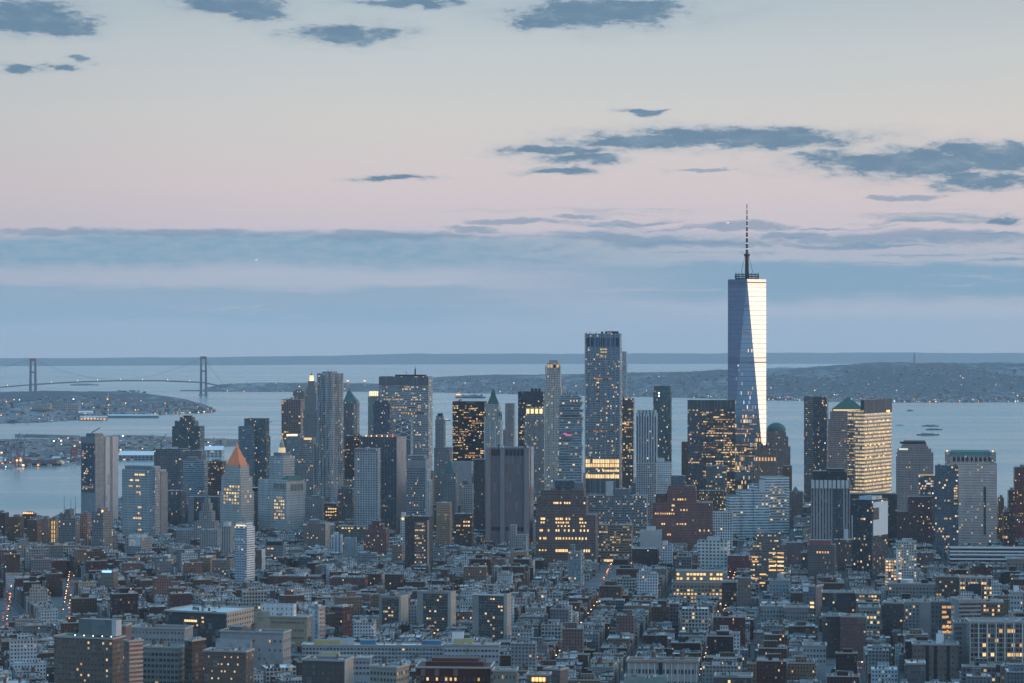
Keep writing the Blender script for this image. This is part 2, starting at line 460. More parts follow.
# ------------------------------------------------------------------ mesh builder
class MB:
    def __init__(s):
        s.v, s.f, s.uv, s.m = [], [], [], []

    def face(s, idx, m=0, uv=None):
        s.f.append(idx)
        s.m.append(m)
        s.uv.append(uv or [(0.0, 0.0)] * len(idx))

    def loft(s, rings, m=0, top=None, bottom=None, pitch=None, v0=0.0):
        """rings: list of (poly, z) or list of point lists with z; same vertex count, counter-clockwise seen from above"""
        R = [[(x, y, z) for x, y in poly] for poly, z in rings]
        n = len(R[0])
        base = len(s.v)
        for r in R:
            s.v += r
        r0 = R[0]
        if max(abs(r0[i][0] - r0[i - 1][0]) + abs(r0[i][1] - r0[i - 1][1]) for i in range(n)) < 1e-6:
            r0 = R[-1]
        us = [0.0]
        for i in range(n):
            a, b = r0[i], r0[(i + 1) % n]
            L = math.hypot(b[0] - a[0], b[1] - a[1])
            if pitch:
                L = max(1, round(L / pitch)) * pitch
            us.append(us[-1] + L)
        for k in range(len(R) - 1):
            za, zb = rings[k][1] - v0, rings[k + 1][1] - v0
            mm = m[k] if isinstance(m, (list, tuple)) else m
            for i in range(n):
                j = (i + 1) % n
                s.face((base + k * n + i, base + k * n + j, base + (k + 1) * n + j, base + (k + 1) * n + i), mm,
                       [(us[i], za), (us[i + 1], za), (us[i + 1], zb), (us[i], zb)])
        if top is not None:
            o = base + (len(R) - 1) * n
            s.face(tuple(o + i for i in range(n)), top, [(x, y) for x, y, z in R[-1]])
        if bottom is not None:
            s.face(tuple(base + i for i in reversed(range(n))), bottom, [(0, 0)] * n)

    def prism(s, poly, z0, z1, m=0, top=0, pitch=None, v0=None, bottom=None):
        s.loft([(poly, z0), (poly, z1)], m, top, bottom, pitch, z0 if v0 is None else v0)

    def walls(s, poly, z0, z1, m=0, pitch=None, par=1.0, th=0.4, mt=1, v0=None):
        """open-topped walls with a parapet"""
        n = len(poly)
        cx, cy = sum(p[0] for p in poly) / n, sum(p[1] for p in poly) / n
        ins = []
        for x, y in poly:
            d = math.hypot(x - cx, y - cy)
            k = max(0.2, 1 - th * 1.4 / max(d, .1))
            ins.append((cx + (x - cx) * k, cy + (y - cy) * k))
        s.loft([(poly, z0), (poly, z1)], m, None, None, pitch, z0 if v0 is None else v0)
        s.loft([(poly, z1), (ins, z1)], mt)
        s.loft([(ins, z1), (ins, z1 - par)], mt)
        return ins

    def box(s, x0, x1, y0, y1, z0, z1, m=0, top=None, pitch=None):
        s.prism([(x0, y0), (x1, y0), (x1, y1), (x0, y1)], z0, z1, m, m if top is None else top, pitch, None, m)

    def cyl(s, cx, cy, r0, r1, z0, z1, n=10, m=0, top=None):
        p0 = [(cx + r0 * cos(2 * pi * i / n), cy + r0 * sin(2 * pi * i / n)) for i in range(n)]
        p1 = [(cx + r1 * cos(2 * pi * i / n), cy + r1 * sin(2 * pi * i / n)) for i in range(n)]
        s.loft([(p0, z0), (p1, z1)], m, m if top is None else top, m)

    def bar(s, a, b, r, m=0, n=4):
        ax = (b[0] - a[0], b[1] - a[1], b[2] - a[2])
        L = sqrt(sum(c * c for c in ax))
        if L < 1e-3:
            return
        w = tuple(c / L for c in ax)
        t = (0, 0, 1) if abs(w[2]) < .9 else (1, 0, 0)
        e1 = (w[1] * t[2] - w[2] * t[1], w[2] * t[0] - w[0] * t[2], w[0] * t[1] - w[1] * t[0])
        l1 = sqrt(sum(c * c for c in e1))
        e1 = tuple(c / l1 for c in e1)
        e2 = (w[1] * e1[2] - w[2] * e1[1], w[2] * e1[0] - w[0] * e1[2], w[0] * e1[1] - w[1] * e1[0])
        base = len(s.v)
        for P in (a, b):
            for i in range(n):
                c, q = r * cos(2 * pi * (i + .5) / n), r * sin(2 * pi * (i + .5) / n)
                s.v.append(tuple(P[k] + e1[k] * c + e2[k] * q for k in range(3)))
        for i in range(n):
            j = (i + 1) % n
            s.face((base + i, base + j, base + n + j, base + n + i), m)
        s.face(tuple(base + n + i for i in range(n)), m)
        s.face(tuple(base + i for i in reversed(range(n))), m)

    def mesh(s, name, mats):
        me = bpy.data.meshes.new(name)
        me.from_pydata(s.v, [], s.f)
        ul = me.uv_layers.new(name='UVMap')
        flat = []
        for q in s.uv:
            for a in q:
                flat += a
        ul.data.foreach_set('uv', flat)
        for mt in mats:
            me.materials.append(mt)
        me.polygons.foreach_set('material_index', s.m)
        me.update()
        return me

    def build(s, name, mats, parent=None, loc=None):
        if not isinstance(mats, (list, tuple)):
            mats = [mats]
        o = bpy.data.objects.new(name, s.mesh(name, mats))
        COL.objects.link(o)
        if parent is not None:
            o.parent = parent
        if loc is not None:
            o.location = loc
        return o


def use(name, me, parent=None, loc=(0, 0, 0), rz=0.0):
    o = bpy.data.objects.new(name, me)
    COL.objects.link(o)
    o.parent = parent
    o.location = loc
    o.rotation_euler = (0, 0, rz)
    return o


def tag(o, label=None, cat=None, group=None, kind=None):
    if label:
        o['label'] = label
    if cat:
        o['category'] = cat
    if group:
        o['group'] = group
    if kind:
        o['kind'] = kind
    return o


def empty(name, loc, rz=0.0):
    o = bpy.data.objects.new(name, None)
    o.empty_display_size = 5
    o.location = loc
    o.rotation_euler = (0, 0, rz)
    COL.objects.link(o)
    return o


def copy_tree(o, parent=None):
    c = o.copy()
    COL.objects.link(c)
    c.parent = parent
    for ch in o.children:
        copy_tree(ch, c)
    return c


def drop(d):
    return d * d / 14.8e6


def PX(px, d):
    return (px - 512) / F * d


def PZ(py, d):
    return H - (py - YL) * d / F


def DG(py, z=G):        # distance at which ground of height z shows on picture row py
    d = F * (H - z) / (py - YL)
    for _ in range(6):
        d = F * (H - z + drop(d)) / (py - YL)
    return d


def tube(name, rad, mat, pts, parent=None):
    mb = MB()
    for a, b in zip(pts, pts[1:]):
        mb.bar(a, b, rad)
    return mb.build(name, mat, parent)


# ------------------------------------------------------------------ harbour water, one curved sheet to beyond the horizon
def water():
    mb = MB()
    rr = [0.0, 600, 1200, 2000, 3000, 4000, 5000, 6000, 7500, 9000, 11000, 13000, 15500, 18000, 21000, 25000, 30000, 36000, 43000, 50000, 56000, 61000, 65000, 68000, 70000, 72000]
    n = 120
    mb.v.append((0, 0, 0))
    for r in rr[1:]:
        for i in range(n):
            a = 2 * pi * i / n
            mb.v.append((r * sin(a), r * cos(a), -drop(r)))
    for i in range(n):
        mb.face((0, 1 + (i + 1) % n, 1 + i))
    for k in range(len(rr) - 2):
        for i in range(n):
            j = (i + 1) % n
            mb.face((1 + k * n + i, 1 + k * n + j, 1 + (k + 1) * n + j, 1 + (k + 1) * n + i))
    m, t, p = new_mat('harbour_water')
    oc = t.n.new('ShaderNodeTexCoord').outputs['Object']
    big = t.noise(t.v('MULTIPLY', oc, (.0011, .00042, 1)), 1.0, 5, .6)
    ed = t.noise(t.v('MULTIPLY', oc, (.00035, .0016, 1)), 1.0, 4, .6)
    w1 = t.noise(t.v('MULTIPLY', oc, (.035, .055, 1)), 1.0, 3, .6)
    w2 = t.noise(t.v('MULTIPLY', oc, (.006, .016, 1)), 1.0, 4, .6)
    t.put(p.inputs['Base Color'], t.mix(big, (.075, .180, .205), (.10, .21, .235)))
    t.put(p.inputs['Roughness'], t.m('ADD', .18, t.m('MULTIPLY', t.smooth(ed, .38, .62), .10)))
    p.inputs['IOR'].default_value = 1.333
    b = t.n.new('ShaderNodeBump')
    b.inputs['Strength'].default_value = .15
    b.inputs['Distance'].default_value = 1.2
    t.put(b.inputs['Height'], t.m('ADD', t.m('MULTIPLY', w1, .5), t.m('MULTIPLY', w2, 2.2)))
    t.l.new(b.outputs[0], p.inputs['Normal'])
    o = mb.build('water', m)
    for f in o.data.polygons:
        f.use_smooth = True
    tag(o, 'grey blue harbour water with long calm streaks reaching the horizon', kind='structure')


water()


def wob(x, s=0):
    return (sin(x * 1.0 + s) + .6 * sin(x * 2.3 + 1.7 * s + 1) + .45 * sin(x * 5.1 + 2.1 * s) + .3 * sin(x * 11.3 + s * .7 + 2) + .2 * sin(x * 23.7 + s)) / 2.5


def land_mat(name, wood, town, sc, thr):
    m, t, p = new_mat(name)
    oc = t.n.new('ShaderNodeTexCoord').outputs['Object']
    a = t.noise(t.v('MULTIPLY', oc, (sc, sc * .35, sc)), 1.0, 6, .65)
    b = t.noise(t.v('MULTIPLY', oc, (sc * 7, sc * 2.0, sc * 7)), 1.0, 4, .65)
    f = t.smooth(t.m('ADD', t.m('MULTIPLY', a, .55), t.m('MULTIPLY', b, .45)), thr - .06, thr + .07)
    t.put(p.inputs['Base Color'], t.mix(f, wood, town))
    p.inputs['Roughness'].default_value = .95
    return m


LAND = {}


def land(name, prof, mat, label, step=3, rough=.10, seed=0.0, rows=12):
    """prof: (px, row of the waterline, row of the ridge, distance from shore to ridge)"""
    mb = MB()
    px0, px1 = prof[0][0], prof[-1][0]
    n = int((px1 - px0) / step)

    def at(px):
        for a, b in zip(prof, prof[1:]):
            if a[0] <= px <= b[0]:
                f = (px - a[0]) / (b[0] - a[0])
                return [a[i] + (b[i] - a[i]) * f for i in range(1, 4)]
        return list(prof[-1][1:]) if px > px1 else list(prof[0][1:])

    def height(px, q):
        """distance and height at share q from shore (0) over the ridge (.7) to the back shore (1)"""
        yn, yt, dep = at(px)
        d0 = DG(yn, 1.0)
        d = d0 + dep * q / .7
        dr = d0 + dep
        zr = PZ(yt, dr) + drop(dr)
        s_ = min(1, q / .7)
        s_ = s_ * s_ * (3 - 2 * s_) if q <= .7 else max(0.0, 1 - ((q - .7) / .3) ** 2)
        z = 1.0 + max(0, zr - 1) * s_ * (1 + rough * wob(px * .05 + q * 9, seed) * (1 if q < .65 else 1)) + rough * 9 * abs(wob(px * .11 + q * 31, seed + 3)) * (s_ ** .5)
        return d, z - drop(d)
    for i in range(n + 1):
        px = px0 + (px1 - px0) * i / n
        for j in range(rows + 1):
            d, z = height(px, j / rows)
            if j in (0, rows):
                z -= 3
            mb.v.append((PX(px, d), d, z))
    w = rows + 1
    for i in range(n):
        for j in range(rows):
            mb.face((i * w + j, (i + 1) * w + j, (i + 1) * w + j + 1, i * w + j + 1))
    o = mb.build(name, mat)
    tag(o, label, kind='structure')
    LAND[name] = height
    return o


far_m = land_mat('far_wooded_land', (.050, .095, .120), (.07, .115, .14), .0012, .60)  # distance haze put into the land colours as a blue shift
suburb_m = land_mat('wooded_suburb', (.022, .050, .070), (.15, .19, .225), .0022, .56)  # woods and town tones blued as well, for painted haze
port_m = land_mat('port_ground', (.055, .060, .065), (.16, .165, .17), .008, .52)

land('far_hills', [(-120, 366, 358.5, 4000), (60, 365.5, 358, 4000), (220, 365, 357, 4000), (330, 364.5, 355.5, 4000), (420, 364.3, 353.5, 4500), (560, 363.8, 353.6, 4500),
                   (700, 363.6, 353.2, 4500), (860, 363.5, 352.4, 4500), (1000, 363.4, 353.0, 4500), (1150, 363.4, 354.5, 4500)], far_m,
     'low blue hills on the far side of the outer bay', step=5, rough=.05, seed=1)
land('island_hills', [(374, 391.5, 389, 1500), (400, 392, 383, 2200), (430, 392.5, 377.5, 2800), (470, 393.5, 375.5, 3000), (520, 394.5, 374.6, 3000), (600, 396.5, 373.5, 3000), (690, 398, 371, 3000),
                      (760, 400, 368.5, 3000), (830, 401.5, 365.5, 3200), (880, 402, 362.6, 3300), (930, 402.3, 361.8, 3300), (985, 402.2, 363.2, 3300), (1060, 402, 362.5, 3300), (1150, 402, 366, 3300)],
     suburb_m, 'long wooded island hills with scattered suburbs across the harbour', step=3, rough=.06, seed=2)
land('fort_point', [(204, 391.8, 388.5, 700), (222, 391.8, 384.2, 900), (260, 391.9, 382.6, 1000), (330, 391.8, 382.6, 1000), (380, 391.6, 383.8, 1000), (415, 391.4, 386, 800), (430, 391.4, 390.6, 400)],
     suburb_m, 'low dark wooded point behind the bridge', step=3, rough=.08, seed=3)
land('low_island', [(70, 385.3, 384.4, 300), (78, 385.4, 383.6, 300), (94, 385.3, 383.8, 300), (99, 385.2, 384.6, 300)], suburb_m, 'tiny dark island under the bridge deck', step=2, rough=.05, seed=4)
land('spit', [(180, 391.0, 390.2, 300), (200, 391.2, 389.9, 300), (216, 391.3, 390.8, 200)], suburb_m, 'thin dark spit of land at the foot of the bridge tower', step=3, rough=.03, seed=5)
land('far_shore', [(-130, 424, 393, 2600), (0, 424, 392.5, 2600), (40, 423, 391.5, 2600), (80, 420.5, 391.2, 2600), (108, 418, 391.6, 2600), (135, 415.6, 392.5, 2600), (160, 414.6, 396, 2000), (185, 413.6, 399.5, 1600), (205, 412.8, 405, 900), (216, 411.6, 410.2, 200)],
     suburb_m, 'crowded low shore with warehouses and trees across the channel', step=3, rough=.07, seed=6)
land('breakwater', [(15, 437, 434.2, 60), (40, 437.4, 434.4, 60), (80, 437.6, 435.6, 60)], port_m, 'dark breakwater pier in the channel', step=2, rough=.01, seed=7)
land('port_land', [(-130, 470, 441, 1300), (0, 469.4, 441, 1300), (70, 466.6, 440, 1300), (100, 463, 438.5, 1300), (118, 460, 437.5, 1300), (153, 458, 438, 1200), (190, 450, 440, 700), (225, 447, 441, 500), (260, 445, 441, 300)],
     port_m, 'flat port land with sheds, yards and cranes beyond the river', step=3, rough=.015, seed=8)


# ------------------------------------------------------------------ island ground, blocks and roads
def ground():
    pts = [(-2600, -1500), (2600, -1500), (1700, 2600), (1250, 3500), (1060, 4300), (930, 4900), (560, 5420), (420, 5900), (180, 6350), (-250, 6450), (-560, 6300), (-730, 5800), (-770, 5450),
           (-735, 5000), (-705, 4800), (-900, 4700), (-1150, 4350), (-1500, 3600), (-2100, 2600)]
    mb = MB()
    mb.prism(pts, -2.0, G, 1, 0)
    m, t, p = new_mat('asphalt')
    oc = t.n.new('ShaderNodeTexCoord').outputs['Object']
    a = t.noise(oc, .06, 5, .6)
    b = t.noise(oc, .9, 3, .6)
    t.put(p.inputs['Base Color'], t.mix(t.m('ADD', t.m('MULTIPLY', a, .6), t.m('MULTIPLY', b, .4)), (.024, .028, .034), (.055, .060, .066)))
    p.inputs['Roughness'].default_value = .85
    o = mb.build('ground', [m, plain('sea_wall_stone', (.2, .19, .18))])
    tag(o, 'dark asphalt street level of the built up island', kind='structure')
    return pts


ISLAND = ground()


def on_island(x, y, margin=0):
    ins = False
    P = ISLAND
    j = len(P) - 1
    for i in range(len(P)):
        if (P[i][1] > y) != (P[j][1] > y):
            xx = (P[j][0] - P[i][0]) * (y - P[i][1]) / (P[j][1] - P[i][1]) + P[i][0]
            if x < xx:
                ins = not ins
        j = i
    return ins


# ------------------------------------------------------------------ air
HAZE = 1.6e-5


def haze():
    mb = MB()
    mb.box(-73000, 73000, -73000, 73000, -352.5, 640)
    m = bpy.data.materials.new('air')
    m.use_nodes = True
    m.node_tree.nodes.clear()
    v = m.node_tree.nodes.new('ShaderNodeVolumePrincipled')
    v.inputs['Color'].default_value = (.88, .91, .96, 1)
    v.inputs['Density'].default_value = HAZE
    v.inputs['Anisotropy'].default_value = 0.0
    o = m.node_tree.nodes.new('ShaderNodeOutputMaterial')
    m.node_tree.links.new(v.outputs[0], o.inputs['Volume'])
    ob = mb.build('haze', m)
    tag(ob, 'thin blue evening haze over the city and harbour', kind='stuff')
haze()


# ------------------------------------------------------------------ building kit
RECTS = []          # footprints already taken: (cx, cy, half a, half b, theta, name)
VIS = []            # (px0, px1, distance, row down to which the photograph shows this building)
REFS = []           # (px, row, phrase) of landmarks that labels may point at


def rect_axes(r):
    cx, cy, ha, hb, th = r[:5]
    return ((cos(th), -sin(th)), (sin(th), cos(th)))


def rect_pts(r):
    cx, cy, ha, hb, th = r[:5]
    (ax, ay), (bx, by) = rect_axes(r)
    return [(cx + sa * ha * ax + sb * hb * bx, cy + sa * ha * ay + sb * hb * by) for sa, sb in ((-1, -1), (1, -1), (1, 1), (-1, 1))]


def clash(r, q, gap=0.0):
    if math.hypot(r[0] - q[0], r[1] - q[1]) > math.hypot(r[2], r[3]) + math.hypot(q[2], q[3]) + gap:
        return False
    A, B = rect_pts(r), rect_pts(q)
    for ax in rect_axes(r) + rect_axes(q):
        pa = [p[0] * ax[0] + p[1] * ax[1] for p in A]
        pb = [p[0] * ax[0] + p[1] * ax[1] for p in B]
        if max(pa) + gap < min(pb) or max(pb) + gap < min(pa):
            return False
    return True


FRAME = plain('window_frame', (.20, .19, .18), .7, 0, .1)
PANE = []
for k_, (c_, r_) in enumerate((((.03, .04, .05), .12), ((.05, .065, .08), .12), ((.12, .12, .115), .4))):
    PANE.append(plain('dark_pane' if k_ < 2 else 'blind_pane', c_, r_, 0, .1) if k_ != 1 else plain('pale_pane', c_, r_, 0, .1))
LITP = [plain('lit_pane', WARM, .4, 0, 0, .95, (1.0, .54, .19)), plain('amber_pane', WARM, .4, 0, 0, .62, (1.0, .44, .13)),
        plain('bright_pane', WARM, .4, 0, 0, 1.15, (1.0, .66, .29)), plain('dim_pane', WARM, .4, 0, 0, .35, (1.0, .60, .26))]
WINM = {}


def win_mesh(w, h, k):
    key = (round(w, 2), round(h, 2), k)
    if key not in WINM:
        mb = MB()
        f = min(.14, w * .1)
        mb.box(-w / 2, w / 2, -.10, .05, -h / 2, h / 2, 1)
        for x0, x1, z0, z1 in ((-w / 2 - f, -w / 2, -h / 2 - f, h / 2 + f), (w / 2, w / 2 + f, -h / 2 - f, h / 2 + f), (-w / 2, w / 2, h / 2, h / 2 + f), (-w / 2, w / 2, -h / 2 - f, -h / 2), (-.05, .05, -h / 2 + .01, h / 2 - .01)):
            mb.box(x0, x1, -.18, .04, z0, z1, 0)
        WINM[key] = mb.mesh('window', [FRAME, (PANE + LITP)[k]])
    return WINM[key]


def tank_mesh():
    if 'tank' not in WINM:
        mb = MB()
        for a in range(4):
            x, y = 1.5 * cos(pi / 4 + a * pi / 2), 1.5 * sin(pi / 4 + a * pi / 2)
            mb.bar((x, y, 0), (x, y, 3), .14, 1)
        mb.bar((1.06, 1.06, .2), (-1.06, 1.06, 2.8), .08, 1)
        mb.bar((1.06, -1.06, .2), (-1.06, -1.06, 2.8), .08, 1)
        mb.cyl(0, 0, 2.1, 2.0, 3, 6.6, 12, 0)
        mb.cyl(0, 0, 2.25, .1, 6.6, 8.0, 12, 1)
        WINM['tank'] = mb.mesh('water_tank', [WOODTANK, DKMETAL])
    return WINM['tank']


def gear_mesh(k):
    key = 'gear%d' % k
    if key not in WINM:
        mb = MB()
        if k == 0:      # cooling units on a curb
            mb.box(-2.2, 2.2, -1.4, 1.4, 0, .3, 1)
            mb.box(-2.0, -.1, -1.2, 1.2, .3, 2.1, 0)
            mb.box(.1, 2.0, -1.2, 1.2, .3, 2.1, 0)
            mb.cyl(-1.05, 0, .7, .7, 2.1, 2.4, 10, 1)
            mb.cyl(1.05, 0, .7, .7, 2.1, 2.4, 10, 1)
        elif k == 1:    # stair bulkhead with a sloping top
            mb.prism([(-1.8, -2.6), (1.8, -2.6), (1.8, 2.6), (-1.8, 2.6)], 0, 2.7, 0, 1)
            mb.box(-2.0, 2.0, -2.8, 2.8, 2.7, 2.95, 1)
            mb.box(-.55, .55, -2.68, -2.58, 0, 2.1, 2)
        elif k == 2:    # pair of chimneys
            mb.box(-.5, .5, -1.1, 1.1, 0, 2.6, 0)
            mb.box(-.6, .6, -1.2, 1.2, 2.6, 2.8, 1)
            mb.cyl(0, -.6, .2, .2, 2.8, 3.3, 8, 1)
            mb.cyl(0, .6, .2, .2, 2.8, 3.3, 8, 1)
        else:           # skylight
            mb.box(-1.5, 1.5, -2.2, 2.2, 0, .5, 1)
            mb.loft([([(-1.5, -2.2), (1.5, -2.2), (1.5, 2.2), (-1.5, 2.2)], .5), ([(-.05, -2.1), (.05, -2.1), (.05, 2.1), (-.05, 2.1)], 1.5)], 2, 2)
        WINM[key] = mb.mesh(('cooling_unit', 'stair_bulkhead', 'chimney', 'skylight')[k],
                            [(plain('unit_white', (.55, .58, .60)), plain('bulkhead_pale', (.50, .52, .53)), plain('chimney_brick', (.16, .08, .065)), METAL)[k], DKMETAL, PANE[1]])
    return WINM[key]


GEAR = ('cooling_unit', 'stair_bulkhead', 'chimney', 'skylight')


class Bld:
    """one building: an Empty at street level and its parts in local metres (x right along the front, y away from the camera, z up)"""
    def __init__(s, kind, label, cat, px0, px1, y, d, mat, pxm=None, th=6.0, dep=35.0, tiers=None, roof='grey', group=None, gz=G, plan=None, ref=None, mt=None, par=1.2, vis=None):
        t = radians(th)
        s.d, s.gz, s.th, s.mat = d, gz, t, mat
        k0, k1 = (px0 - 512) / F, (px1 - 512) / F
        if pxm is None:
            g = sin(t) - k1 * cos(t)
            if g > 0:
                w = min(dep * g * F / d, .42 * (px1 - px0))
                dep = w / (g * F / d)
                pxm = px1 - w
            else:
                g = k0 * cos(t) - sin(t)
                if g > 0:
                    w = min(dep * g * F / d, .42 * (px1 - px0))
                    dep = w / (g * F / d)
                    px0 = px0 + w
                    k0 = (px0 - 512) / F
                pxm = px1
            Lb = dep
            N = ((pxm - 512) / F * d, d)
        else:
            N = ((pxm - 512) / F * d, d)
            Lb = (k1 * N[1] - N[0]) / (sin(t) - k1 * cos(t))
        La = (N[0] - k0 * N[1]) / (cos(t) + k0 * sin(t))
        s.a, s.b = La, Lb
        cx = N[0] - cos(t) * La / 2 + sin(t) * Lb / 2
        cy = N[1] + sin(t) * La / 2 + cos(t) * Lb / 2
        s.root = tag(empty(kind, (cx, cy, gz), -t), label, cat, group)
        s.px, s.top = (px0 + px1) / 2, s.z(y)
        r = (cx, cy, La / 2, Lb / 2, t, label)
        s.rect = r
        RECTS.append(r)
        VIS.append((px0, px1, d, y, vis))
        if ref:
            REFS.append((px0, px1, y, d, ref))
        z = -.5
        s.parts = []
        tl = tiers or [(0, 1, 0, 1, y)]
        for i, T in enumerate(tl):
            T = list(T) + [None] * (8 - len(T))
            u0, u1, v0, v1, yt, yb, mm, nm = T
            zt = s.z(yt)
            if yb is not None:
                z = -.5 if yb > 900 else s.z(yb)
            nm = nm or ('facade' if len(tl) == 1 else ('base', 'shaft', 'setback', 'upper_setback', 'crown', 'penthouse')[min(i, 5)])
            poly = [(s.X(u0 + (u1 - u0) * p), s.Y(v0 + (v1 - v0) * q)) for p, q in (plan or [(0, 0), (1, 0), (1, 1), (0, 1)])]
            m_ = mm or mat
            mb = MB()
            pit = PITCH.get(m_.name)
            ins = mb.walls(poly, z, zt, 0, pit[0] if pit else None, par, .45, 1, 0.0)
            o = mb.build(nm, [m_, mt or TRIM], s.root)
            rb = MB()
            rb.prism(ins, zt - par - .3, zt - par, 0, 0)
            rb.build('roof', ROOFS[roof], o)
            s.parts.append((o, u0, u1, v0, v1, z, zt, par))
            z = zt - par
        s.zr = s.top - par

    def z(s, y):
        return PZ(y, s.d) - s.gz

    def X(s, u):
        return (u - .5) * s.a

    def Y(s, v):
        return (v - .5) * s.b

    def plane(s, face, u, z):
        """how far the wall stands behind the building's own outline at this place, in metres"""
        best = None
        for o, u0, u1, v0, v1, z0, z1, par in s.parts:
            if z0 - .01 <= z <= z1 + .5:
                if face == 'front' and u0 - .02 <= u <= u1 + .02:
                    q = v0 * s.b
                elif face == 'right' and v0 - .02 <= u <= v1 + .02:
                    q = (1 - u1) * s.a
                elif face == 'left' and v0 - .02 <= 1 - u <= v1 + .02:
                    q = u0 * s.a
                else:
                    continue
                best = q if best is None else min(best, q)
        return best or 0.0

    def face(s, face, u, z, out=0.0):
        """a point on a side wall; u runs left to right as seen from outside"""
        if face == 'front':
            return (s.X(u), -s.b / 2 - out, z), 0.0
        if face == 'right':
            return (s.a / 2 + out, s.Y(u), z), pi / 2
        return (-s.a / 2 - out, s.Y(1 - u), z), -pi / 2

    def panel(s, name, face, u0, u1, y0, y1, mat, out=.5, parent=None, inn=.3, zz=False):
        z0, z1 = (y1, y0) if zz else (s.z(y1), s.z(y0))
        if name == 'lit_floor':
            mat = lit_row(mat)
        mb = MB()
        pit = PITCH.get(mat.name)
        pt = pit[0] if pit else None
        k = s.plane(face, (u0 + u1) / 2, (z0 + z1) / 2)
        out, inn = out - k, inn + k
        if face == 'front':
            mb.box(s.X(u0), s.X(u1), -s.b / 2 - out, -s.b / 2 + inn, z0, z1, 0, pitch=pt)
        elif face == 'right':
            mb.box(s.a / 2 - inn, s.a / 2 + out, s.Y(u0), s.Y(u1), z0, z1, 0, pitch=pt)
        else:
            mb.box(-s.a / 2 - out, -s.a / 2 + inn, s.Y(1 - u1), s.Y(1 - u0), z0, z1, 0, pitch=pt)
        return mb.build(name, mat, parent or s.root)

    def block(s, name, u0, u1, v0, v1, y0, y1, mat, parent=None, zz=False, top=None):
        z0, z1 = (y1, y0) if zz else (s.z(y1), s.z(y0))
        mb = MB()
        pit = PITCH.get(mat.name)
        mb.box(s.X(u0), s.X(u1), s.Y(v0), s.Y(v1), z0, z1, 0, 1, pit[0] if pit else None)
        return mb.build(name, [mat, top or ROOFS['grey']], parent or s.root)

    def cornice(s, y=None, mat=None, h=1.4, out=.8, v=None):
        z = s.top if y is None else s.z(y)
        mb = MB()
        a, b = s.a / 2, s.b / 2
        for x0, x1, y0, y1 in ((-a - out, a + out, -b - out, -b + .1), (-a - out, a + out, b - .1, b + out), (-a - out, -a + .1, -b + .1, b - .1), (a - .1, a + out, -b + .1, b - .1)):
            mb.box(x0, x1, y0, y1, z - h, z + .15, 0)
        return mb.build('cornice', mat or TRIM, s.root)

    def windows(s, face, cols, rows, z0, z1, w, h, plit, u0=0.0, u1=1.0, cap=100, rng=None, dead=.0, rowlit=None, out=.06):
        rng = rng or random
        cells = []
        for r in range(rows):
            zc = z0 + (z1 - z0) * (r + .5) / rows
            pr = plit if rowlit is None else rowlit.get(rows - 1 - r, plit)
            for c in range(cols):
                if rng.random() < dead:
                    continue
                u = u0 + (u1 - u0) * (c + .5) / cols
                k = rng.choice((3, 3, 4, 5, 6)) if rng.random() < pr else rng.choice((0, 0, 0, 1, 1, 2))
                cells.append((k >= 3, rng.random(), u, zc, k))
        cells.sort(reverse=True)
        for lit, q, u, zc, k in cells[:cap]:
            p, rz = s.face(face, u, zc, out - s.plane(face, u, zc))
            use('window', win_mesh(w, h, k), s.root, p, rz)
        rest = cells[cap:]
        if rest:
            mb = MB()
            for lit, q, u, zc, k in rest:
                (x, y, z), rz = s.face(face, u, zc, out - s.plane(face, u, zc))
                me = win_mesh(w, h, k)
                cr, sr = cos(rz), sin(rz)
                o = len(mb.v)
                for vt in me.vertices:
                    vx, vy, vz = vt.co
                    mb.v.append((x + vx * cr - vy * sr, y + vx * sr + vy * cr, z + vz))
                for pf in me.polygons:
                    mb.face(tuple(o + i for i in pf.vertices), 0 if pf.material_index == 0 else 1 + k)
            tag(mb.build('windows', [FRAME] + PANE + LITP, s.root), kind='stuff')

    def tank(s, u, v, z=None, sc=1.0):
        o = use('water_tank', tank_mesh(), s.root, (s.X(u), s.Y(v), s.zr if z is None else z), random.random() * 2)
        o.scale = (sc, sc, sc)
        return o

    def gear(s, k, u, v, z=None, rz=0.0, sc=1.0):
        o = use(GEAR[k], gear_mesh(k), s.root, (s.X(u), s.Y(v), s.zr if z is None else z), rz)
        o.scale = (sc, sc, sc)
        return o

    def clutter(s, n, rng=None, z=None, u0=.1, u1=.9, v0=.1, v1=.9, sc=1.0):
        rng = rng or random
        for i in range(n):
            s.gear(rng.randrange(4), u0 + (u1 - u0) * rng.random(), v0 + (v1 - v0) * rng.random(), z, rng.choice((0, pi / 2)), sc)

    def antenna(s, u, v, y, r=.35, z=None):
        mb = MB()
        z0 = s.zr - 1 if z is None else z
        mb.bar((s.X(u), s.Y(v), z0), (s.X(u), s.Y(v), z0 + (s.z(y) - z0) * .5), r * 1.5)
        mb.bar((s.X(u), s.Y(v), z0 + (s.z(y) - z0) * .5), (s.X(u), s.Y(v), s.z(y)), r)
        return mb.build('antenna', DKMETAL, s.root)

    def pyramid(s, name, u0, u1, v0, v1, y0, y1, mat, uf=.5, vf=.5, tip=.02, parent=None):
        mb = MB()
        b = [(s.X(u), s.Y(v)) for u, v in ((u0, v0), (u1, v0), (u1, v1), (u0, v1))]
        cx, cy = s.X(u0 + (u1 - u0) * uf), s.Y(v0 + (v1 - v0) * vf)
        t = [(cx + (x - cx) * tip, cy + (y - cy) * tip) for x, y in b]
        mb.loft([(b, s.z(y0)), (t, s.z(y1))], 0, 0)
        return mb.build(name, mat, parent or s.root)


def octo(c=.25):
    return [(c, 0), (1 - c, 0), (1, c), (1, 1 - c), (1 - c, 1), (c, 1), (0, 1 - c), (0, c)]


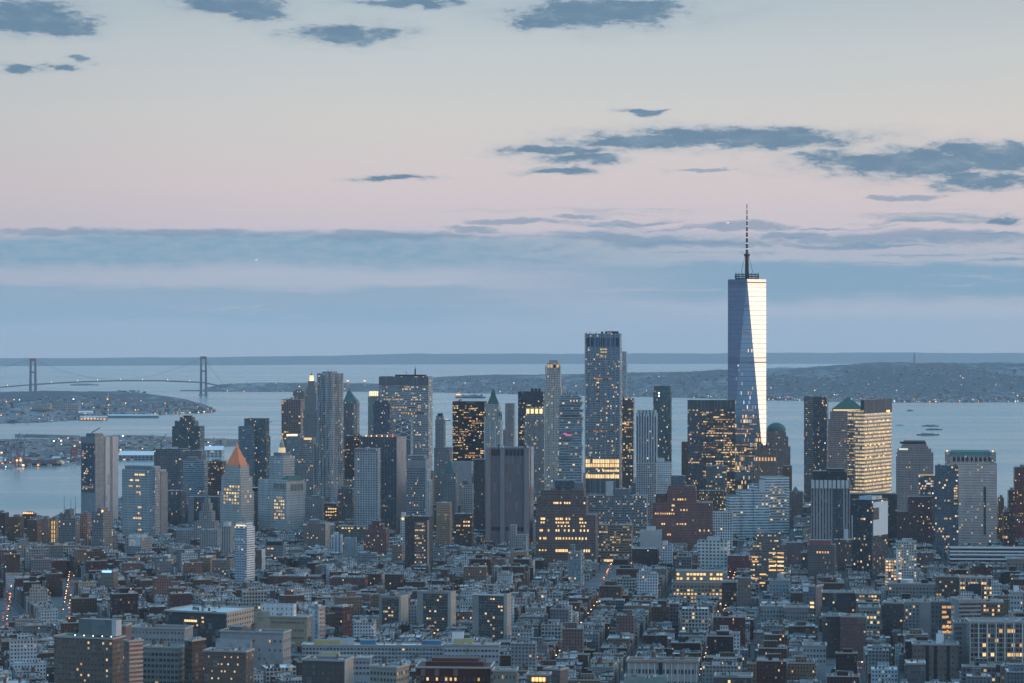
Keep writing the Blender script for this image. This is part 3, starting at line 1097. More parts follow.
def oval(n=20):
    return [(.5 + .5 * cos(2 * pi * i / n - pi / 2), .5 + .5 * sin(2 * pi * i / n - pi / 2)) for i in range(n)]


# ------------------------------------------------------------------ far harbour: bridge, port, ships
def bridge():
    d = 15500.0
    mpp = d / F
    r = tag(empty('suspension_bridge', (PX(117, d), d, -drop(d))), 'long grey suspension bridge with two tall towers across the far narrows', 'bridge')
    REFS.append((32, 203, 360, d, 'suspension bridge'))
    ox, oz = PX(117, d), -drop(d)

    def L(px, y):
        return PX(px, d) - ox, PZ(y, d) - oz
    steel = plain('bridge_steel', (.14, .17, .20), .6, .2, .1)
    for px, yt in ((33, 358.3), (203.5, 356.3)):
        tw = MB()
        x, zt = L(px, yt)
        tw.box(x - 9.5, x + 9.5, -13, 13, zt - 16, zt, 0)
        t = tw.build('tower', steel, r)
        tw = MB()
        tw.box(x - 9.5, x + 9.5, -11, 11, zt * .60, zt * .60 + 9, 0)
        tw.build('strut', steel, t)
        for sx in (-1, 1):
            g = MB()
            g.loft([([(x + sx * 14.5 - 7, -9), (x + sx * 14.5 + 7, -9), (x + sx * 14.5 + 7, 9), (x + sx * 14.5 - 7, 9)], -6), ([(x + sx * 13 - 5, -7), (x + sx * 13 + 5, -7), (x + sx * 13 + 5, 7), (x + sx * 13 - 5, 7)], zt + 1)], 0, 0)
            g.build('leg', steel, t)
            b = MB()
            b.cyl(x + sx * 13, 0, 2.2, 2.2, zt + 1, zt + 5, 8, 0)
            b.build('beacon', GLOWRED, t)
        pr = MB()
        pr.box(x - 26, x + 26, -20, 20, -8, 6, 0)
        pr.build('pier', plain('pier_concrete', (.25, .25, .25)), t)
    pts = [(-130, 391), (-60, 389.5), (0, 387.3), (32, 384.6), (75, 382.0), (118, 380.6), (160, 380.6), (203, 382.4), (214, 384.6), (226, 386.6)]
    mb = MB()
    P = [L(*q) for q in pts]
    for (x0, z0), (x1, z1) in zip(P, P[1:]):
        o = len(mb.v)
        for x, z in ((x0, z0), (x1, z1)):
            mb.v += [(x, -14, z - 4), (x, 14, z - 4), (x, 14, z + 3.5), (x, -14, z + 3.5)]
        for i in range(4):
            j = (i + 1) % 4
            mb.face((o + i, o + 4 + i, o + 4 + j, o + j))
    mb.build('deck', steel, r)
    tops = [L(33, 358.6), L(203.5, 356.6)]

    def deckz(x):
        for a, b in zip(P, P[1:]):
            if a[0] <= x <= b[0]:
                return a[1] + (b[1] - a[1]) * (x - a[0]) / (b[0] - a[0])
        return P[-1][1]
    for yy in (-13, 13):
        n = 26
        cpts = []
        (xa, za), (xb, zb) = tops
        for i in range(n + 1):
            q = i / n
            zz = za + (zb - za) * q
            low = deckz((xa + xb) / 2) + 7
            cpts.append((xa + (xb - xa) * q, yy, zz - 4 * q * (1 - q) * ((za + zb) / 2 - low)))
        left = [(L(-75, 388)[0], yy, L(-75, 388)[1]), (L(-25, 376)[0], yy, L(-25, 376)[1]), (xa, yy, za)]
        right = [(xb, yy, zb), (L(212, 370)[0], yy, L(212, 370)[1]), (L(224, 385)[0], yy, L(224, 385)[1])]
        tube('cable', .55, steel, left + cpts + right, r)
    h = MB()
    for i in range(1, 60):
        q = i / 60
        x = tops[0][0] + (tops[1][0] - tops[0][0]) * q
        zz = tops[0][1] + (tops[1][1] - tops[0][1]) * q - 4 * q * (1 - q) * ((tops[0][1] + tops[1][1]) / 2 - (deckz((tops[0][0] + tops[1][0]) / 2) + 7))
        h.bar((x, -13, deckz(x)), (x, -13, zz), .3, 0, 3)
    tag(h.build('hangers', steel, r), kind='stuff')
    lampm = plain('bridge_lamp', (1, .8, .6), .5, 0, 0, 1.4, (1, .8, .6))
    for px in (8, 52, 78, 98, 121, 143, 168, 190):
        b = MB()
        x, _ = L(px, 380)
        b.cyl(x, -14, 1.3, 1.3, deckz(x) + 4, deckz(x) + 11, 6, 0)
        b.build('deck_lamp', lampm, r)


bridge()


def crane(px, d, gz, hgt, mat, label, up=True):
    r = tag(empty('harbour_crane', (PX(px, d), d, gz), random.uniform(-.5, .5)), label, 'crane', 'cranes along the port quay')
    f = MB()
    w, dp = hgt * .26, hgt * .22
    for sx in (-1, 1):
        for sy in (-1, 1):
            f.bar((sx * w / 2, sy * dp / 2, 0), (sx * w / 2, sy * dp / 2, hgt * .62), 1.1)
    for z in (.25, .62):
        for sy in (-1, 1):
            f.bar((-w / 2, sy * dp / 2, hgt * z), (w / 2, sy * dp / 2, hgt * z), 1.0)
        for sx in (-1, 1):
            f.bar((sx * w / 2, -dp / 2, hgt * z), (sx * w / 2, dp / 2, hgt * z), 1.0)
    f.bar((0, 0, hgt * .62), (0, 0, hgt * .95), 1.1)
    f.build('gantry', mat, r)
    tube('boom', 1.0, mat, [(0, 0, hgt * .62), (hgt * .30, -hgt * .2, hgt * (1.25 if up else .66))], r)
    tube('back_arm', .9, mat, [(0, 0, hgt * .62), (-hgt * .4, hgt * .1, hgt * .66)], r)
    tube('stay', .4, mat, [(0, 0, hgt * .95), (hgt * .28, -hgt * .19, hgt * (1.18 if up else .67))], r)
    c = MB()
    c.box(-4, 4, -3, 3, hgt * .635, hgt * .635 + 6, 0)
    c.build('cab', METAL, r)


CR_RED = plain('crane_red', (.34, .05, .06), .6, .1, .1)
CR_BLUE = plain('crane_blue', (.10, .16, .22), .6, .1, .1)
for px, y, h_, m_, lb in ((14, 464, 62, CR_BLUE, 'blue grey quay crane with its boom raised, leftmost of the cranes'),
                          (21, 463, 60, CR_BLUE, 'blue grey quay crane beside the red cranes on the left quay'),
                          (17, 467, 34, CR_RED, 'short red gantry crane below the blue grey cranes'),
                          (73, 460, 42, CR_RED, 'red gantry crane just left of the concrete slab tower'),
                          (79, 459, 42, CR_RED, 'red gantry crane touching the edge of the concrete slab tower'),
                          (54, 455, 34, CR_BLUE, 'small dark crane in the middle of the port yards'),
                          (6, 461, 40, CR_BLUE, 'low dark crane at the left edge of the picture')):
    d = DG(y, 4)
    crane(px, d, 2.0, h_, m_, lb, up=px < 60)


def shed(px0, px1, y, ytop, wall, roofm, label, dep=45, cat='warehouse', kind='warehouse', group=None, gable=True, lights=None, gz=1.0):
    """a port building: y is the row where it meets the ground"""
    d = DG(y, gz)
    x0, x1 = PX(px0, d), PX(px1, d)
    h = PZ(ytop, d) - (gz - drop(d))
    r = tag(empty(kind, ((x0 + x1) / 2, d + dep / 2, gz - drop(d))), label, cat, group)
    w = (x1 - x0) / 2
    m = MB()
    pit = PITCH.get(wall.name)
    m.prism([(-w, -dep / 2), (w, -dep / 2), (w, dep / 2), (-w, dep / 2)], -3, h, 0, 1, pit[0] if pit else None)
    m.build('walls', [wall, roofm], r)
    q = MB()
    if gable:
        e = 1.0
        q.loft([([(-w - e, -dep / 2 - e), (w + e, -dep / 2 - e), (w + e, dep / 2 + e), (-w - e, dep / 2 + e)], h + .02), ([(-w - e, -.3), (w + e, -.3), (w + e, .3), (-w - e, .3)], h + dep * .16)], 0, 0)
    else:
        q.box(-w - .6, w + .6, -dep / 2 - .6, dep / 2 + .6, h + .02, h + 1.2, 0)
    q.build('roof', roofm, r)
    if lights:
        n, gm = lights
        for i in range(n):
            b = MB()
            x = -w + 2 * w * (i + .5) / n
            s_ = w * .55 / n
            b.box(x - s_, x + s_, -dep / 2 - .6, -dep / 2 + .1, h * .35, h * .6, 0)
            b.build('lit_doorway', gm, r)
    return r


fw = fac('cream', lit=.02, px=9, pz=7, wx=.5, wz=.5, wall=(.42, .36, .30))
shed(52, 78.5, 414.2, 405.6, fw, ROOFS['grey'], 'huge long cream army warehouse on the far shore', 60, gable=False)
shed(32, 50, 414.8, 405.0, fw, ROOFS['grey'], 'paler twin of the cream warehouse, standing left of it on the far shore', 60, gable=False)
shed(31, 49, 416.4, 410.5, fac('brick_dark', px=9, pz=7), ROOFS['tar'], 'dark low shed in front of the left cream warehouse', 40)
shed(10, 26, 417, 411, fw, ROOFS['grey'], 'low cream storehouse at the left of the far shore', 50, gable=False)
shed(0, 6, 411.5, 404.8, fac('cream', lit=.35, px=10, pz=8), ROOFS['grey'], 'lit yellowish block at the left edge of the far shore', 40, gable=False)
shed(80, 106, 420.2, 417.6, fac('loft_grey', lit=.35, px=12, pz=8, es=1.2), ROOFS['silver'], 'pier shed lit with a row of orange lamps, right of the cream warehouse', 40, lights=(8, GLOWORANGE))
shed(7, 25, 417.6, 415.2, fac('loft_grey', px=12, pz=6), ROOFS['grey'], 'low quay shed with a warm lit front on the far shore', 30, lights=(6, GLOWORANGE))
shed(108, 158, 417.6, 415.8, METAL, ROOFS['silver'], 'long thin pier shed reaching out from the far shore', 40, kind='pier_shed', cat='shed')
shed(78, 92, 415.8, 412.2, WHITEP, ROOFS['white'], 'small white shed with a lit front behind the lamp lined pier', 30, lights=(3, GLOWHOT))
for i, (px, w_, y, yt, lb) in enumerate(((117, 3, 396, 390.6, 'pale slab flats rising left of the twin pale slabs on the far ridge'), (121, 5, 396, 391.0, 'dark slab flats between the pale slabs on the far ridge'),
                                         (129, 5.5, 396, 390.6, 'wide grey slab flats on the far ridge'), (137, 2.5, 396, 390.8, 'narrow pale slab flats at the right end of the far ridge group'),
                                         (143, 2, 396, 391.8, 'small dark block right of the far ridge slabs'))):
    shed(px, px + w_, y, yt, fac(('loft_pale', 'brick_dark', 'concrete', 'white', 'brick_dark')[i], px=6, pz=5), ROOFS['grey'], lb, 40, 'flats', 'apartment_slab', gable=False, gz=30)
shed(118.5, 153, 459.6, 455.2, fac('loft_grey', px=10, pz=6), ROOFS['white'], 'very long white roofed pier shed right of the concrete slab tower', 60, kind='pier_shed', cat='shed')
shed(183, 222, 456, 450, fac('loft_pale', px=10, pz=6, wall=(.5, .5, .5)), ROOFS['white'], 'white roofed ferry shed behind the copper pyramid courthouse', 60, kind='pier_shed', cat='shed')

rng = random.Random(5)
COLN = {'white': WHITEP, 'grey': METAL, 'brick red': plain('shed_brick', (.2, .08, .06)), 'blue': BLUEBOX, 'tan': plain('shed_tan', (.32, .25, .18))}
spots = []
for k in range(300):
    px, y = rng.uniform(-2, 116), rng.uniform(444, 466.5)
    if px > 100:
        y = rng.uniform(444, 458)
    w_ = rng.uniform(4, 11)
    if all(abs(px - a) > (w_ + b) / 2 + .6 or abs(y - c) > 1.7 for a, b, c in spots) and y < 469 - px * .07 - 2:
        spots.append((px, w_, y))
    if len(spots) > 46:
        break
used = set()
for px, w_, y in sorted(spots):
    cn_, rn_ = rng.choice(list(COLN)), rng.choice(('silver', 'white', 'tar', 'grey'))
    size = 'broad' if w_ > 8 else ('narrow' if w_ < 5.5 else 'mid sized')
    lit_ = rng.random() < .45
    where = 'front quay' if y > 461 else ('back of the port' if y < 450 else 'port yards')
    lb = '%s %s port shed, %s roof%s, %s' % (size, cn_, {'tar': 'black', 'silver': 'silver', 'white': 'white', 'grey': 'grey'}[rn_], ' and lit doors' if lit_ else '', where)
    k = 0
    while lb in used:
        k += 1
        ref_ = 'left picture edge' if px < 25 else ('blue grey cranes' if px < 45 else ('concrete slab tower' if px < 95 else 'long white pier shed'))
        lb2 = lb + (' left of the ' if px < 60 and px > 25 else ' by the ') + ref_
        lb = lb2 if lb2 not in used else '%s, %s in' % (lb2, ('far', 'a little', 'well', 'deep')[k % 4])
        if k > 8:
            break
    used.add(lb)
    shed(px - w_ / 2, px + w_ / 2, y, y - rng.uniform(1.6, 3.4), COLN[cn_], ROOFS[rn_], lb, rng.uniform(20, 40), gable=rng.random() < .6,
         lights=(rng.randint(1, 3), rng.choice((GLOW, GLOWORANGE, GLOWHOT))) if lit_ else None, group='sheds in the port')


# far houses: too many to count, one mass per shore; their windows are lit here and there
def town(name, label, src, n, px0, px1, q0, q1, hmin, hmax, lit, seed):
    rg = random.Random(seed)
    mb = MB()
    hf = LAND[src]
    for i in range(n):
        px = rg.uniform(px0, px1)
        q = q0 + (q1 - q0) * rg.random() ** 1.5
        d, z = hf(px, q)
        x = PX(px, d)
        w_, dp, hh = rg.uniform(5, 17), rg.uniform(8, 16), rg.uniform(hmin, hmax) * .72
        if rg.random() < .06:
            hh *= 2.2
        mk = 2 if rg.random() < lit else rg.choice((0, 1, 3))
        mb.prism([(x - w_ / 2, d - dp / 2), (x + w_ / 2, d - dp / 2), (x + w_ / 2, d + dp / 2), (x - w_ / 2, d + dp / 2)], z - 4, z + hh, mk if mk < 2 else (0 if mk == 3 else 1), rg.choice((4, 4, 5)))
        if mk == 2:
            s_ = rg.uniform(1.4, 3.0)
            mb.box(x - s_, x + s_, d - dp / 2 - 1, d - dp / 2 + .2, z + hh * .2, z + hh * .2 + s_ * 1.3, rg.choice((2, 2, 3, 6)))
    o = mb.build(name, [plain('far_wall_pale', (.33, .34, .35)), plain('far_wall_dark', (.10, .09, .09)), GLOW, GLOWORANGE, ROOFS['grey'], ROOFS['silver'], GLOWWHITE])
    tag(o, label, kind='stuff')


town('hillside_houses', 'countless pale houses and lights on the island hills across the harbour', 'island_hills', 1500, 430, 1100, .03, .5, 5, 11, .045, 3)
town('waterfront_houses', 'dense waterfront houses at the foot of the island hills', 'island_hills', 620, 690, 1100, .01, .10, 7, 15, .20, 4)
town('shore_houses', 'countless low houses and lights on the far shore', 'far_shore', 520, -20, 214, .03, .5, 5, 11, .09, 5)
town('shore_front_sheds', 'line of waterfront buildings and lamps along the far shore', 'far_shore', 170, 104, 212, .01, .10, 8, 14, .5, 6)
town('port_yards', 'clutter of small port buildings, stacked goods and lamps', 'port_land', 420, -10, 225, .04, .8, 4, 8, .13, 7)
town('point_houses', 'scattered houses and lamps on the wooded point', 'fort_point', 60, 210, 420, .05, .6, 6, 10, .10, 8)


def mast(px, ytop, ybase, d, r_, name, label, mat=DKMETAL):
    z0 = PZ(ybase, d)
    rt = tag(empty(name, (PX(px, d), d, z0)), label, 'mast')
    hh = PZ(ytop, d) - z0
    for k in range(3):
        a = 2 * pi * k / 3
        tube('leg', r_ * .45, mat, [(r_ * 2.2 * cos(a), r_ * 2.2 * sin(a), 0), (0.3 * cos(a), .3 * sin(a), hh)], rt)
    mb = MB()
    for q in (.2, .4, .6, .8):
        mb.cyl(0, 0, r_ * 2.2 * (1 - q), r_ * 2.2 * (1 - q), hh * q, hh * q + 1.5, 6)
    mb.build('bracing', mat, rt)


mast(914.2, 352.2, 363.5, 17000, 3.2, 'radio_mast', 'slender dark radio mast on the ridge of the island hills')
for px, lb in ((347.8, 'red topped chimney on the wooded point, left one of two'), (364.6, 'red topped chimney on the wooded point, right one of two')):
    d = 15500
    r = tag(empty('chimney_stack', (PX(px, d), d, PZ(385, d))), lb, 'chimney')
    mb = MB()
    hh = PZ(381.5, d) - PZ(385, d)
    mb.cyl(0, 0, 5, 4, -8, hh, 10)
    mb.build('stack', plain('stack_concrete', (.35, .33, .32)), r)
    mb = MB()
    mb.cyl(0, 0, 5, 5, hh, hh + 7, 8)
    mb.build('warning_light', GLOWORANGE, r)


# ships
def hull(mb, L_, Wd, h, m=0, mdeck=1, bow=.16):
    a, b = L_ / 2, Wd / 2
    def ring(k, sh):
        return [(-a * sh, -b * k), (a * (1 - bow * 2) * sh, -b * k), (a * sh * (1 - bow * .5), -b * k * .55), (a * sh, 0), (a * sh * (1 - bow * .5), b * k * .55), (a * (1 - bow * 2) * sh, b * k), (-a * sh, b * k)]
    mb.loft([(ring(.85, .95), -1.5), (ring(1, 1), h)], m, mdeck)


def ship(px, y, L_, kind, label, cat, dark=True, rz=0.0, cargo=None, lit=False):
    d = DG(y, 0)
    r = tag(empty(kind, (PX(px, d), d, -drop(d)), rz), label, cat)
    mb = MB()
    hh = max(3.0, L_ * .045)
    hull(mb, L_, L_ * .17, hh)
    mb.build('hull', [plain('hull_dark', (.035, .045, .06), .6) if dark else plain('hull_white', (.55, .56, .57), .6), METAL], r)
    s_ = MB()
    x0 = -L_ * .46 if cargo else -L_ * .30
    x1 = x0 + L_ * (.14 if cargo else .55)
    low = .45 if kind in ('barge', 'ferry') else 1.0
    s_.box(x0, x1, -L_ * .07, L_ * .07, hh, hh + L_ * .09 * low, 0, pitch=3)
    s_.box(x0 + L_ * .02, x1 - L_ * .03, -L_ * .06, L_ * .06, hh + L_ * .09 * low, hh + L_ * .13 * low, 0)
    s_.build('superstructure', fac('white', lit=.55 if lit else .12, px=4, pz=4, wx=.7, wz=.5), r)
    f = MB()
    f.cyl(x0 + L_ * .08, 0, L_ * .018, L_ * .016, hh + L_ * .13 * low, hh + L_ * .18 * low, 8)
    f.build('funnel', plain('funnel_red', (.25, .07, .05)), r)
    tube('mast', .35, DKMETAL, [(x1 - L_ * .06, 0, hh + L_ * .13 * low), (x1 - L_ * .06, 0, hh + L_ * .22 * low)], r)
    if cargo:
        n = cargo
        for i in range(n):
            c = MB()
            xa = -L_ * .28 + i * (L_ * .68) / n
            c.box(xa, xa + L_ * .68 / n - 1, -L_ * .07, L_ * .07, hh + .05, hh + random.uniform(6, 13), 0)
            c.build('container_stack', random.choice((CR_BLUE, METAL, plain('box_rust', (.22, .10, .08)), plain('box_grey', (.2, .22, .25)))), r)
    if lit:
        b = MB()
        b.box(x0 + 1, x1 - 1, -L_ * .075, -L_ * .06, hh + L_ * .05, hh + L_ * .085, 0)
        b.build('lit_bridge', GLOWORANGE, r)
    return r


ship(470.5, 398.0, 168, 'container_ship', 'long dark container ship with a lit orange stern, behind the black office slab', 'ship', cargo=8, lit=True)
ship(910, 411, 30, 'work_boat', 'small dark work boat with a tall mast, alone in the upper right harbour', 'boat')
ship(900, 425.8, 36, 'ferry', 'faint grey ferry right of the golden office tower', 'boat', dark=False)
ship(930.5, 426.3, 62, 'barge', 'long dark barge, farthest of three moored close together', 'barge')
ship(934, 429.9, 58, 'barge', 'dark barge in the middle of three moored close together', 'barge')
ship(928, 435.2, 75, 'ferry', 'largest white decked vessel, nearest of three moored close together', 'boat', dark=True)
ship(447, 420.6, 30, 'ferry', 'tiny orange ferry just left of the black office slab', 'boat', lit=True)
ship(38, 465.6, 120, 'cargo_ship', 'dark cargo ship moored along the front quay of the port', 'ship', cargo=5, lit=True)
ship(62, 465.2, 70, 'work_boat', 'white decked work ship moored right of the cargo ship at the quay', 'ship', dark=False)


def plane(px, y, d, label, rz):
    r = tag(empty('light_aircraft', (PX(px, d), d, PZ(y, d)), rz), label, 'aircraft')
    b = MB()
    b.loft([([(q * cos(2 * pi * i / 8), q * sin(2 * pi * i / 8)) for i in range(8)], z) for q, z in ((.1, -4.5), (.55, -2), (.7, 1.5), (.5, 3.6), (.1, 4.4))], 0, 0, 0)
    o = b.build('fuselage', WHITEP, r)
    o.rotation_euler = (radians(90), 0, 0)
    w = MB()
    w.box(-6.5, 6.5, -2.2, -.7, .5, .7)
    w.build('wing', WHITEP, r)
    t = MB()
    t.box(-2, 2, 3.6, 4.4, .1, .25)
    t.box(-.1, .1, 3.4, 4.4, .25, 1.8)
    t.build('tail', WHITEP, r)
    for sx in (-1, 1):
        l_ = MB()
        l_.cyl(sx * 2.2, -2.35, .8, .8, .3, 1.5, 8)
        l_.build('landing_light', GLOWWHITE, r)


plane(256.3, 260.0, 9000, 'tiny bright aircraft low over the cloud bank on the left', .5)
plane(728.2, 223.2, 7400, 'tiny bright aircraft just left of the tall spire', -.6)


# ------------------------------------------------------------------ downtown towers, left to right
def lit_strip(b, face, y0, y1, n, u0=.04, u1=.96, mats=LITP, name='lit_window', gap=.25, out=.35, skip=.0, rng=random):
    """a row of separate lit panes on one storey"""
    for i in range(n):
        if rng.random() < skip:
            continue
        w = (u1 - u0) / n
        b.panel(name, face, u0 + w * (i + gap / 2), u0 + w * (i + 1 - gap / 2), y0, y1, rng.choice(mats), out)


# concrete slab with a dark glass end
b = Bld('slab_tower', 'tall windowless concrete slab tower with one dark glazed end, standing alone at the left', 'tower', 81, 118, 437, 4600, fac('rib_grey', wall=(.46, .44, .43)), pxm=95.5, th=40, ref='concrete slab tower')
b.panel('glass_curtain', 'front', .07, .93, 444, 492.5, fac('glass_dark', lit=.10, px=2.4, row=.6, lc=(1, .58, .2)), 1.0)
b.panel('lit_floor', 'front', .16, .86, 486.5, 488.5, plain('soft_interior', (.3, .26, .18), .6, 0, .1, .35, (1, .8, .5)), 1.4)
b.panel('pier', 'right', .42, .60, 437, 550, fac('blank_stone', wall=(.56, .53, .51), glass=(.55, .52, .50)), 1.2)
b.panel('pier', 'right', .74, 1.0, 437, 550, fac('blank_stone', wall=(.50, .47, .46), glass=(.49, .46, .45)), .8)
b.panel('fascia', 'front', 0, 1, 437, 443.5, fac('blank_stone'), 1.1)
b.block('penthouse', .2, .8, .1, .45, 433.8, 438.5, METAL)
b.clutter(5)
tube('roof_crane', .8, DKMETAL, [(b.X(.3), b.Y(.3), b.zr), (b.X(.3), b.Y(.3), b.zr + 8), (b.X(.7), b.Y(.4), b.zr + 16)], b.root)

# courthouse slab
b = Bld('courthouse', 'broad pale grey courthouse slab with amber lit storeys and a round cornered right wing', 'building', 122, 166.5, 468, 4250, fac('stone_grey', px=2.6, pz=4.0, lit=.012, wall=(.44, .44, .43), wx=.40), pxm=154, th=30, ref='pale courthouse slab',
        tiers=[(0, 1, 0, 1, 470)])
b.block('penthouse', .05, .9, .1, .8, 466.5, 471, fac('blank_stone'))
b.block('corner_turret', .94, 1.06, -.06, .35, 467, 560, fac('stone_grey', px=2, pz=4, wall=(.36, .36, .36)), top=ROOFS['silver'])
b.block('side_wing', .85, 1.02, .5, 1.05, 472.5, 560, fac('rib_grey'))
for y0, ws in ((474.3, (.40, .46, .54, .60, .66)), (480, (.25, .30, .42, .48)), (486, (.22, .28, .45, .52)), (492, (.45, .53)), (494, (.55,)), (507, (.50, .56)), (513, (.50,)), (518, (.36, .43, .50, .56)), (524, (.52,)), (529.5, (.50, .56)), (534, (.48,))):
    for u in ws:
        b.panel('lit_window', 'front', u, u + .045, y0, y0 + 1.6, random.choice(LITP[:3] if y0 > 478 else [LITP[2]]), .3)
b.clutter(4)

# low brown apartment slabs at the far left
for px0, px1, y, d, mt, lb, rf in ((-8, 9, 513, 4300, 'brick_dark', 'dark brown apartment slab cut by the left edge of the picture, beside the river', None),
                               (9, 24, 517, 4180, 'brick_brown', 'dark brown apartment slab second from the left edge along the river', None),
                               (22.5, 37, 514, 4380, 'brick_dark', 'dark flat roofed block with amber lamps along its parapet by the river', None),
                               (27, 41, 520, 4050, 'brick_brown', 'squat brown apartment slab in front of the block with amber roof lamps', None),
                               (40, 52, 518.5, 4150, 'brick_pink', 'reddish brown apartment slab left of the one with bright yellow stair strips', None),
                               (50, 59.5, 518.8, 4100, 'brick_tan', 'tan apartment slab with two bright yellow vertical stair strips', 'yellow striped apartment slab'),
                               (80, 91, 514, 4150, 'brick_pink', 'narrow reddish apartment slab touching the foot of the concrete slab tower', None)):
    b = Bld('apartment_block', lb, 'apartments', px0, px1, y, d, fac(mt, lit=.04), dep=22, ref=rf)
    b.block('bulkhead', .3, .7, .3, .8, y - 2, y + 1.2, fac('blank_brick'))
    b.clutter(2)
    if 'yellow vertical' in lb:
        for u in (.30, .72):
            for k in range(9):
                b.panel('stair_window', 'front', u, u + .14, 521 + k * 4.4, 524.4 + k * 4.4, LITP[0], .4)
    if 'amber lamps' in lb:
        for k in range(6):
            mb = MB()
            mb.cyl(b.X(.1 + k * .16), b.Y(.05), .9, .9, b.top + .2, b.top + 2.2, 8)
            mb.build('roof_lamp', GLOWORANGE, b.root)
b = Bld('apartment_block', 'grey concrete apartment tower group with stepped tops and thin masts, left of the slab tower', 'apartments', 58.5, 80, 515, 4000, fac('concrete', wall=(.20, .20, .20), lit=.05), dep=26, ref='grey stepped apartment tower',
        tiers=[(0, 1, 0, 1, 518), (.36, .68, .1, .9, 509.5)])
b.block('stair_tower', .02, .3, .2, .8, 513, 519, fac('concrete', wall=(.2, .2, .2)))
b.antenna(.2, .5, 497, .3)
b.antenna(.86, .5, 497, .3)
b.antenna(.6, .5, 500, .3)
b = Bld('apartment_block', 'grey concrete apartment tower in front of the foot of the slab tower', 'apartments', 92, 113, 512, 3950, fac('concrete', wall=(.24, .23, .22), lit=.05), pxm=103, th=35, ref=None)
b.block('stair_tower', .3, .7, .2, .8, 508.5, 513, fac('concrete', wall=(.24, .23, .22)))
mb = MB()
mb.cyl(b.X(.9), b.Y(.05), 1.2, 1.2, b.zr, b.zr + 4, 8)
mb.build('roof_lamp', GLOWORANGE, b.root)
b = Bld('civic_building', 'low pale stone building with bright white lit end at the foot of the courthouse slab', 'building', 125, 152, 538, 3900, fac('stone_grey', lit=.02), pxm=141, th=18, dep=30)
b.panel('lit_facade', 'front', .25, .95, 535.5, 546.5, fac('white', lit=.95, px=2.6, pz=3.2, wx=.4, wz=.4, es=.55, lc=(1, .9, .7), wall=(.62, .62, .60)), .8)
b.block('curved_roof', .2, 1, .05, .6, 535, 538.5, ROOFS['silver'])

# east side office towers
b = Bld('office_tower', 'very dark glass tower with a stepped boxy crown, alone on the left skyline', 'tower', 172, 204.5, 425, 5600, fac('glass_dark', wall=(.05, .07, .075), glass=(.10, .15, .16), lit=.05, wx=.7), dep=45, ref='dark stepped glass tower',
        tiers=[(0, 1, 0, 1, 426.5), (.08, .80, .1, .9, 421), (.25, .70, .2, .8, 417.5)])
b.block('penthouse', .35, .62, .3, .7, 415.8, 419, DKMETAL)
b.antenna(.45, .5, 412.5)
b = Bld('office_tower', 'grey unfinished office tower with a crane on its roof, left of the dark stepped tower', 'tower', 154, 190, 449, 5200, fac('loft_grey', wall=(.15, .16, .18), lit=.05), dep=40, ref='tower with a roof crane')
mb = MB()
mb.bar((b.X(.16), b.Y(.4), b.zr), (b.X(.16), b.Y(.4), b.z(441)), .9)
mb.bar((b.X(.16), b.Y(.4), b.z(441.5)), (b.X(.34), b.Y(.4), b.z(434)), .7)
mb.bar((b.X(.16), b.Y(.4), b.z(441.5)), (b.X(.04), b.Y(.4), b.z(443)), .8)
mb.build('tower_crane', DKMETAL, b.root)
b.clutter(5, sc=1.5)
Bld('office_tower', 'brownish flat topped office tower with scattered amber windows in front of the dark stepped tower', 'tower', 180, 206, 451, 5000, fac('stone_grey', wall=(.17, .16, .16), lit=.08, row=.8), dep=40).clutter(4, sc=1.5)
b = Bld('office_tower', 'blue grey office block banded with pale horizontal strips, left of the brown block', 'tower', 183, 209, 460.5, 4800, fac('glass_band', wall=(.34, .38, .40), lit=.03), dep=40)
b.block('penthouse', .1, .55, .2, .8, 457.5, 461.5, METAL)
b = Bld('office_tower', 'dark reddish brown office block with amber lit lower storeys, left of the copper pyramid', 'tower', 208, 226.5, 461.5, 4750, fac('brick_dark', wall=(.10, .06, .055), lit=.10, wx=.8), dep=36)
b.block('penthouse', .2, .7, .2, .8, 459.8, 462.5, METAL)
b = Bld('office_tower', 'dark blue office block with pale piers at the foot of the banded block', 'tower', 166, 186, 491, 4560, fac('rib_dark'), dep=34)
b.clutter(4)
b = Bld('office_tower', 'dark slab with two pale vertical ends below the banded block', 'tower', 188, 222, 497, 4500, fac('glass_dark', lit=.03), dep=34)
b.panel('end_wall', 'front', 0, .2, 497, 560, fac('blank_stone', wall=(.25, .22, .22), glass=(.23, .21, .21)), .5)
b = Bld('courthouse', 'low stone courthouse with a stepped central spire, left of the copper pyramid tower', 'building', 176, 222, 524, 4100, fac('stone_grey', wall=(.27, .27, .27), lit=.03), dep=40, ref='stepped stone spire',
        tiers=[(0, 1, 0, 1, 530), (.42, .94, .1, .9, 522), (.54, .86, .2, .8, 512), (.60, .80, .25, .75, 504), (.65, .76, .3, .7, 499.5)])
b.pyramid('spire', .66, .75, .32, .68, 500, 495, COPPER)

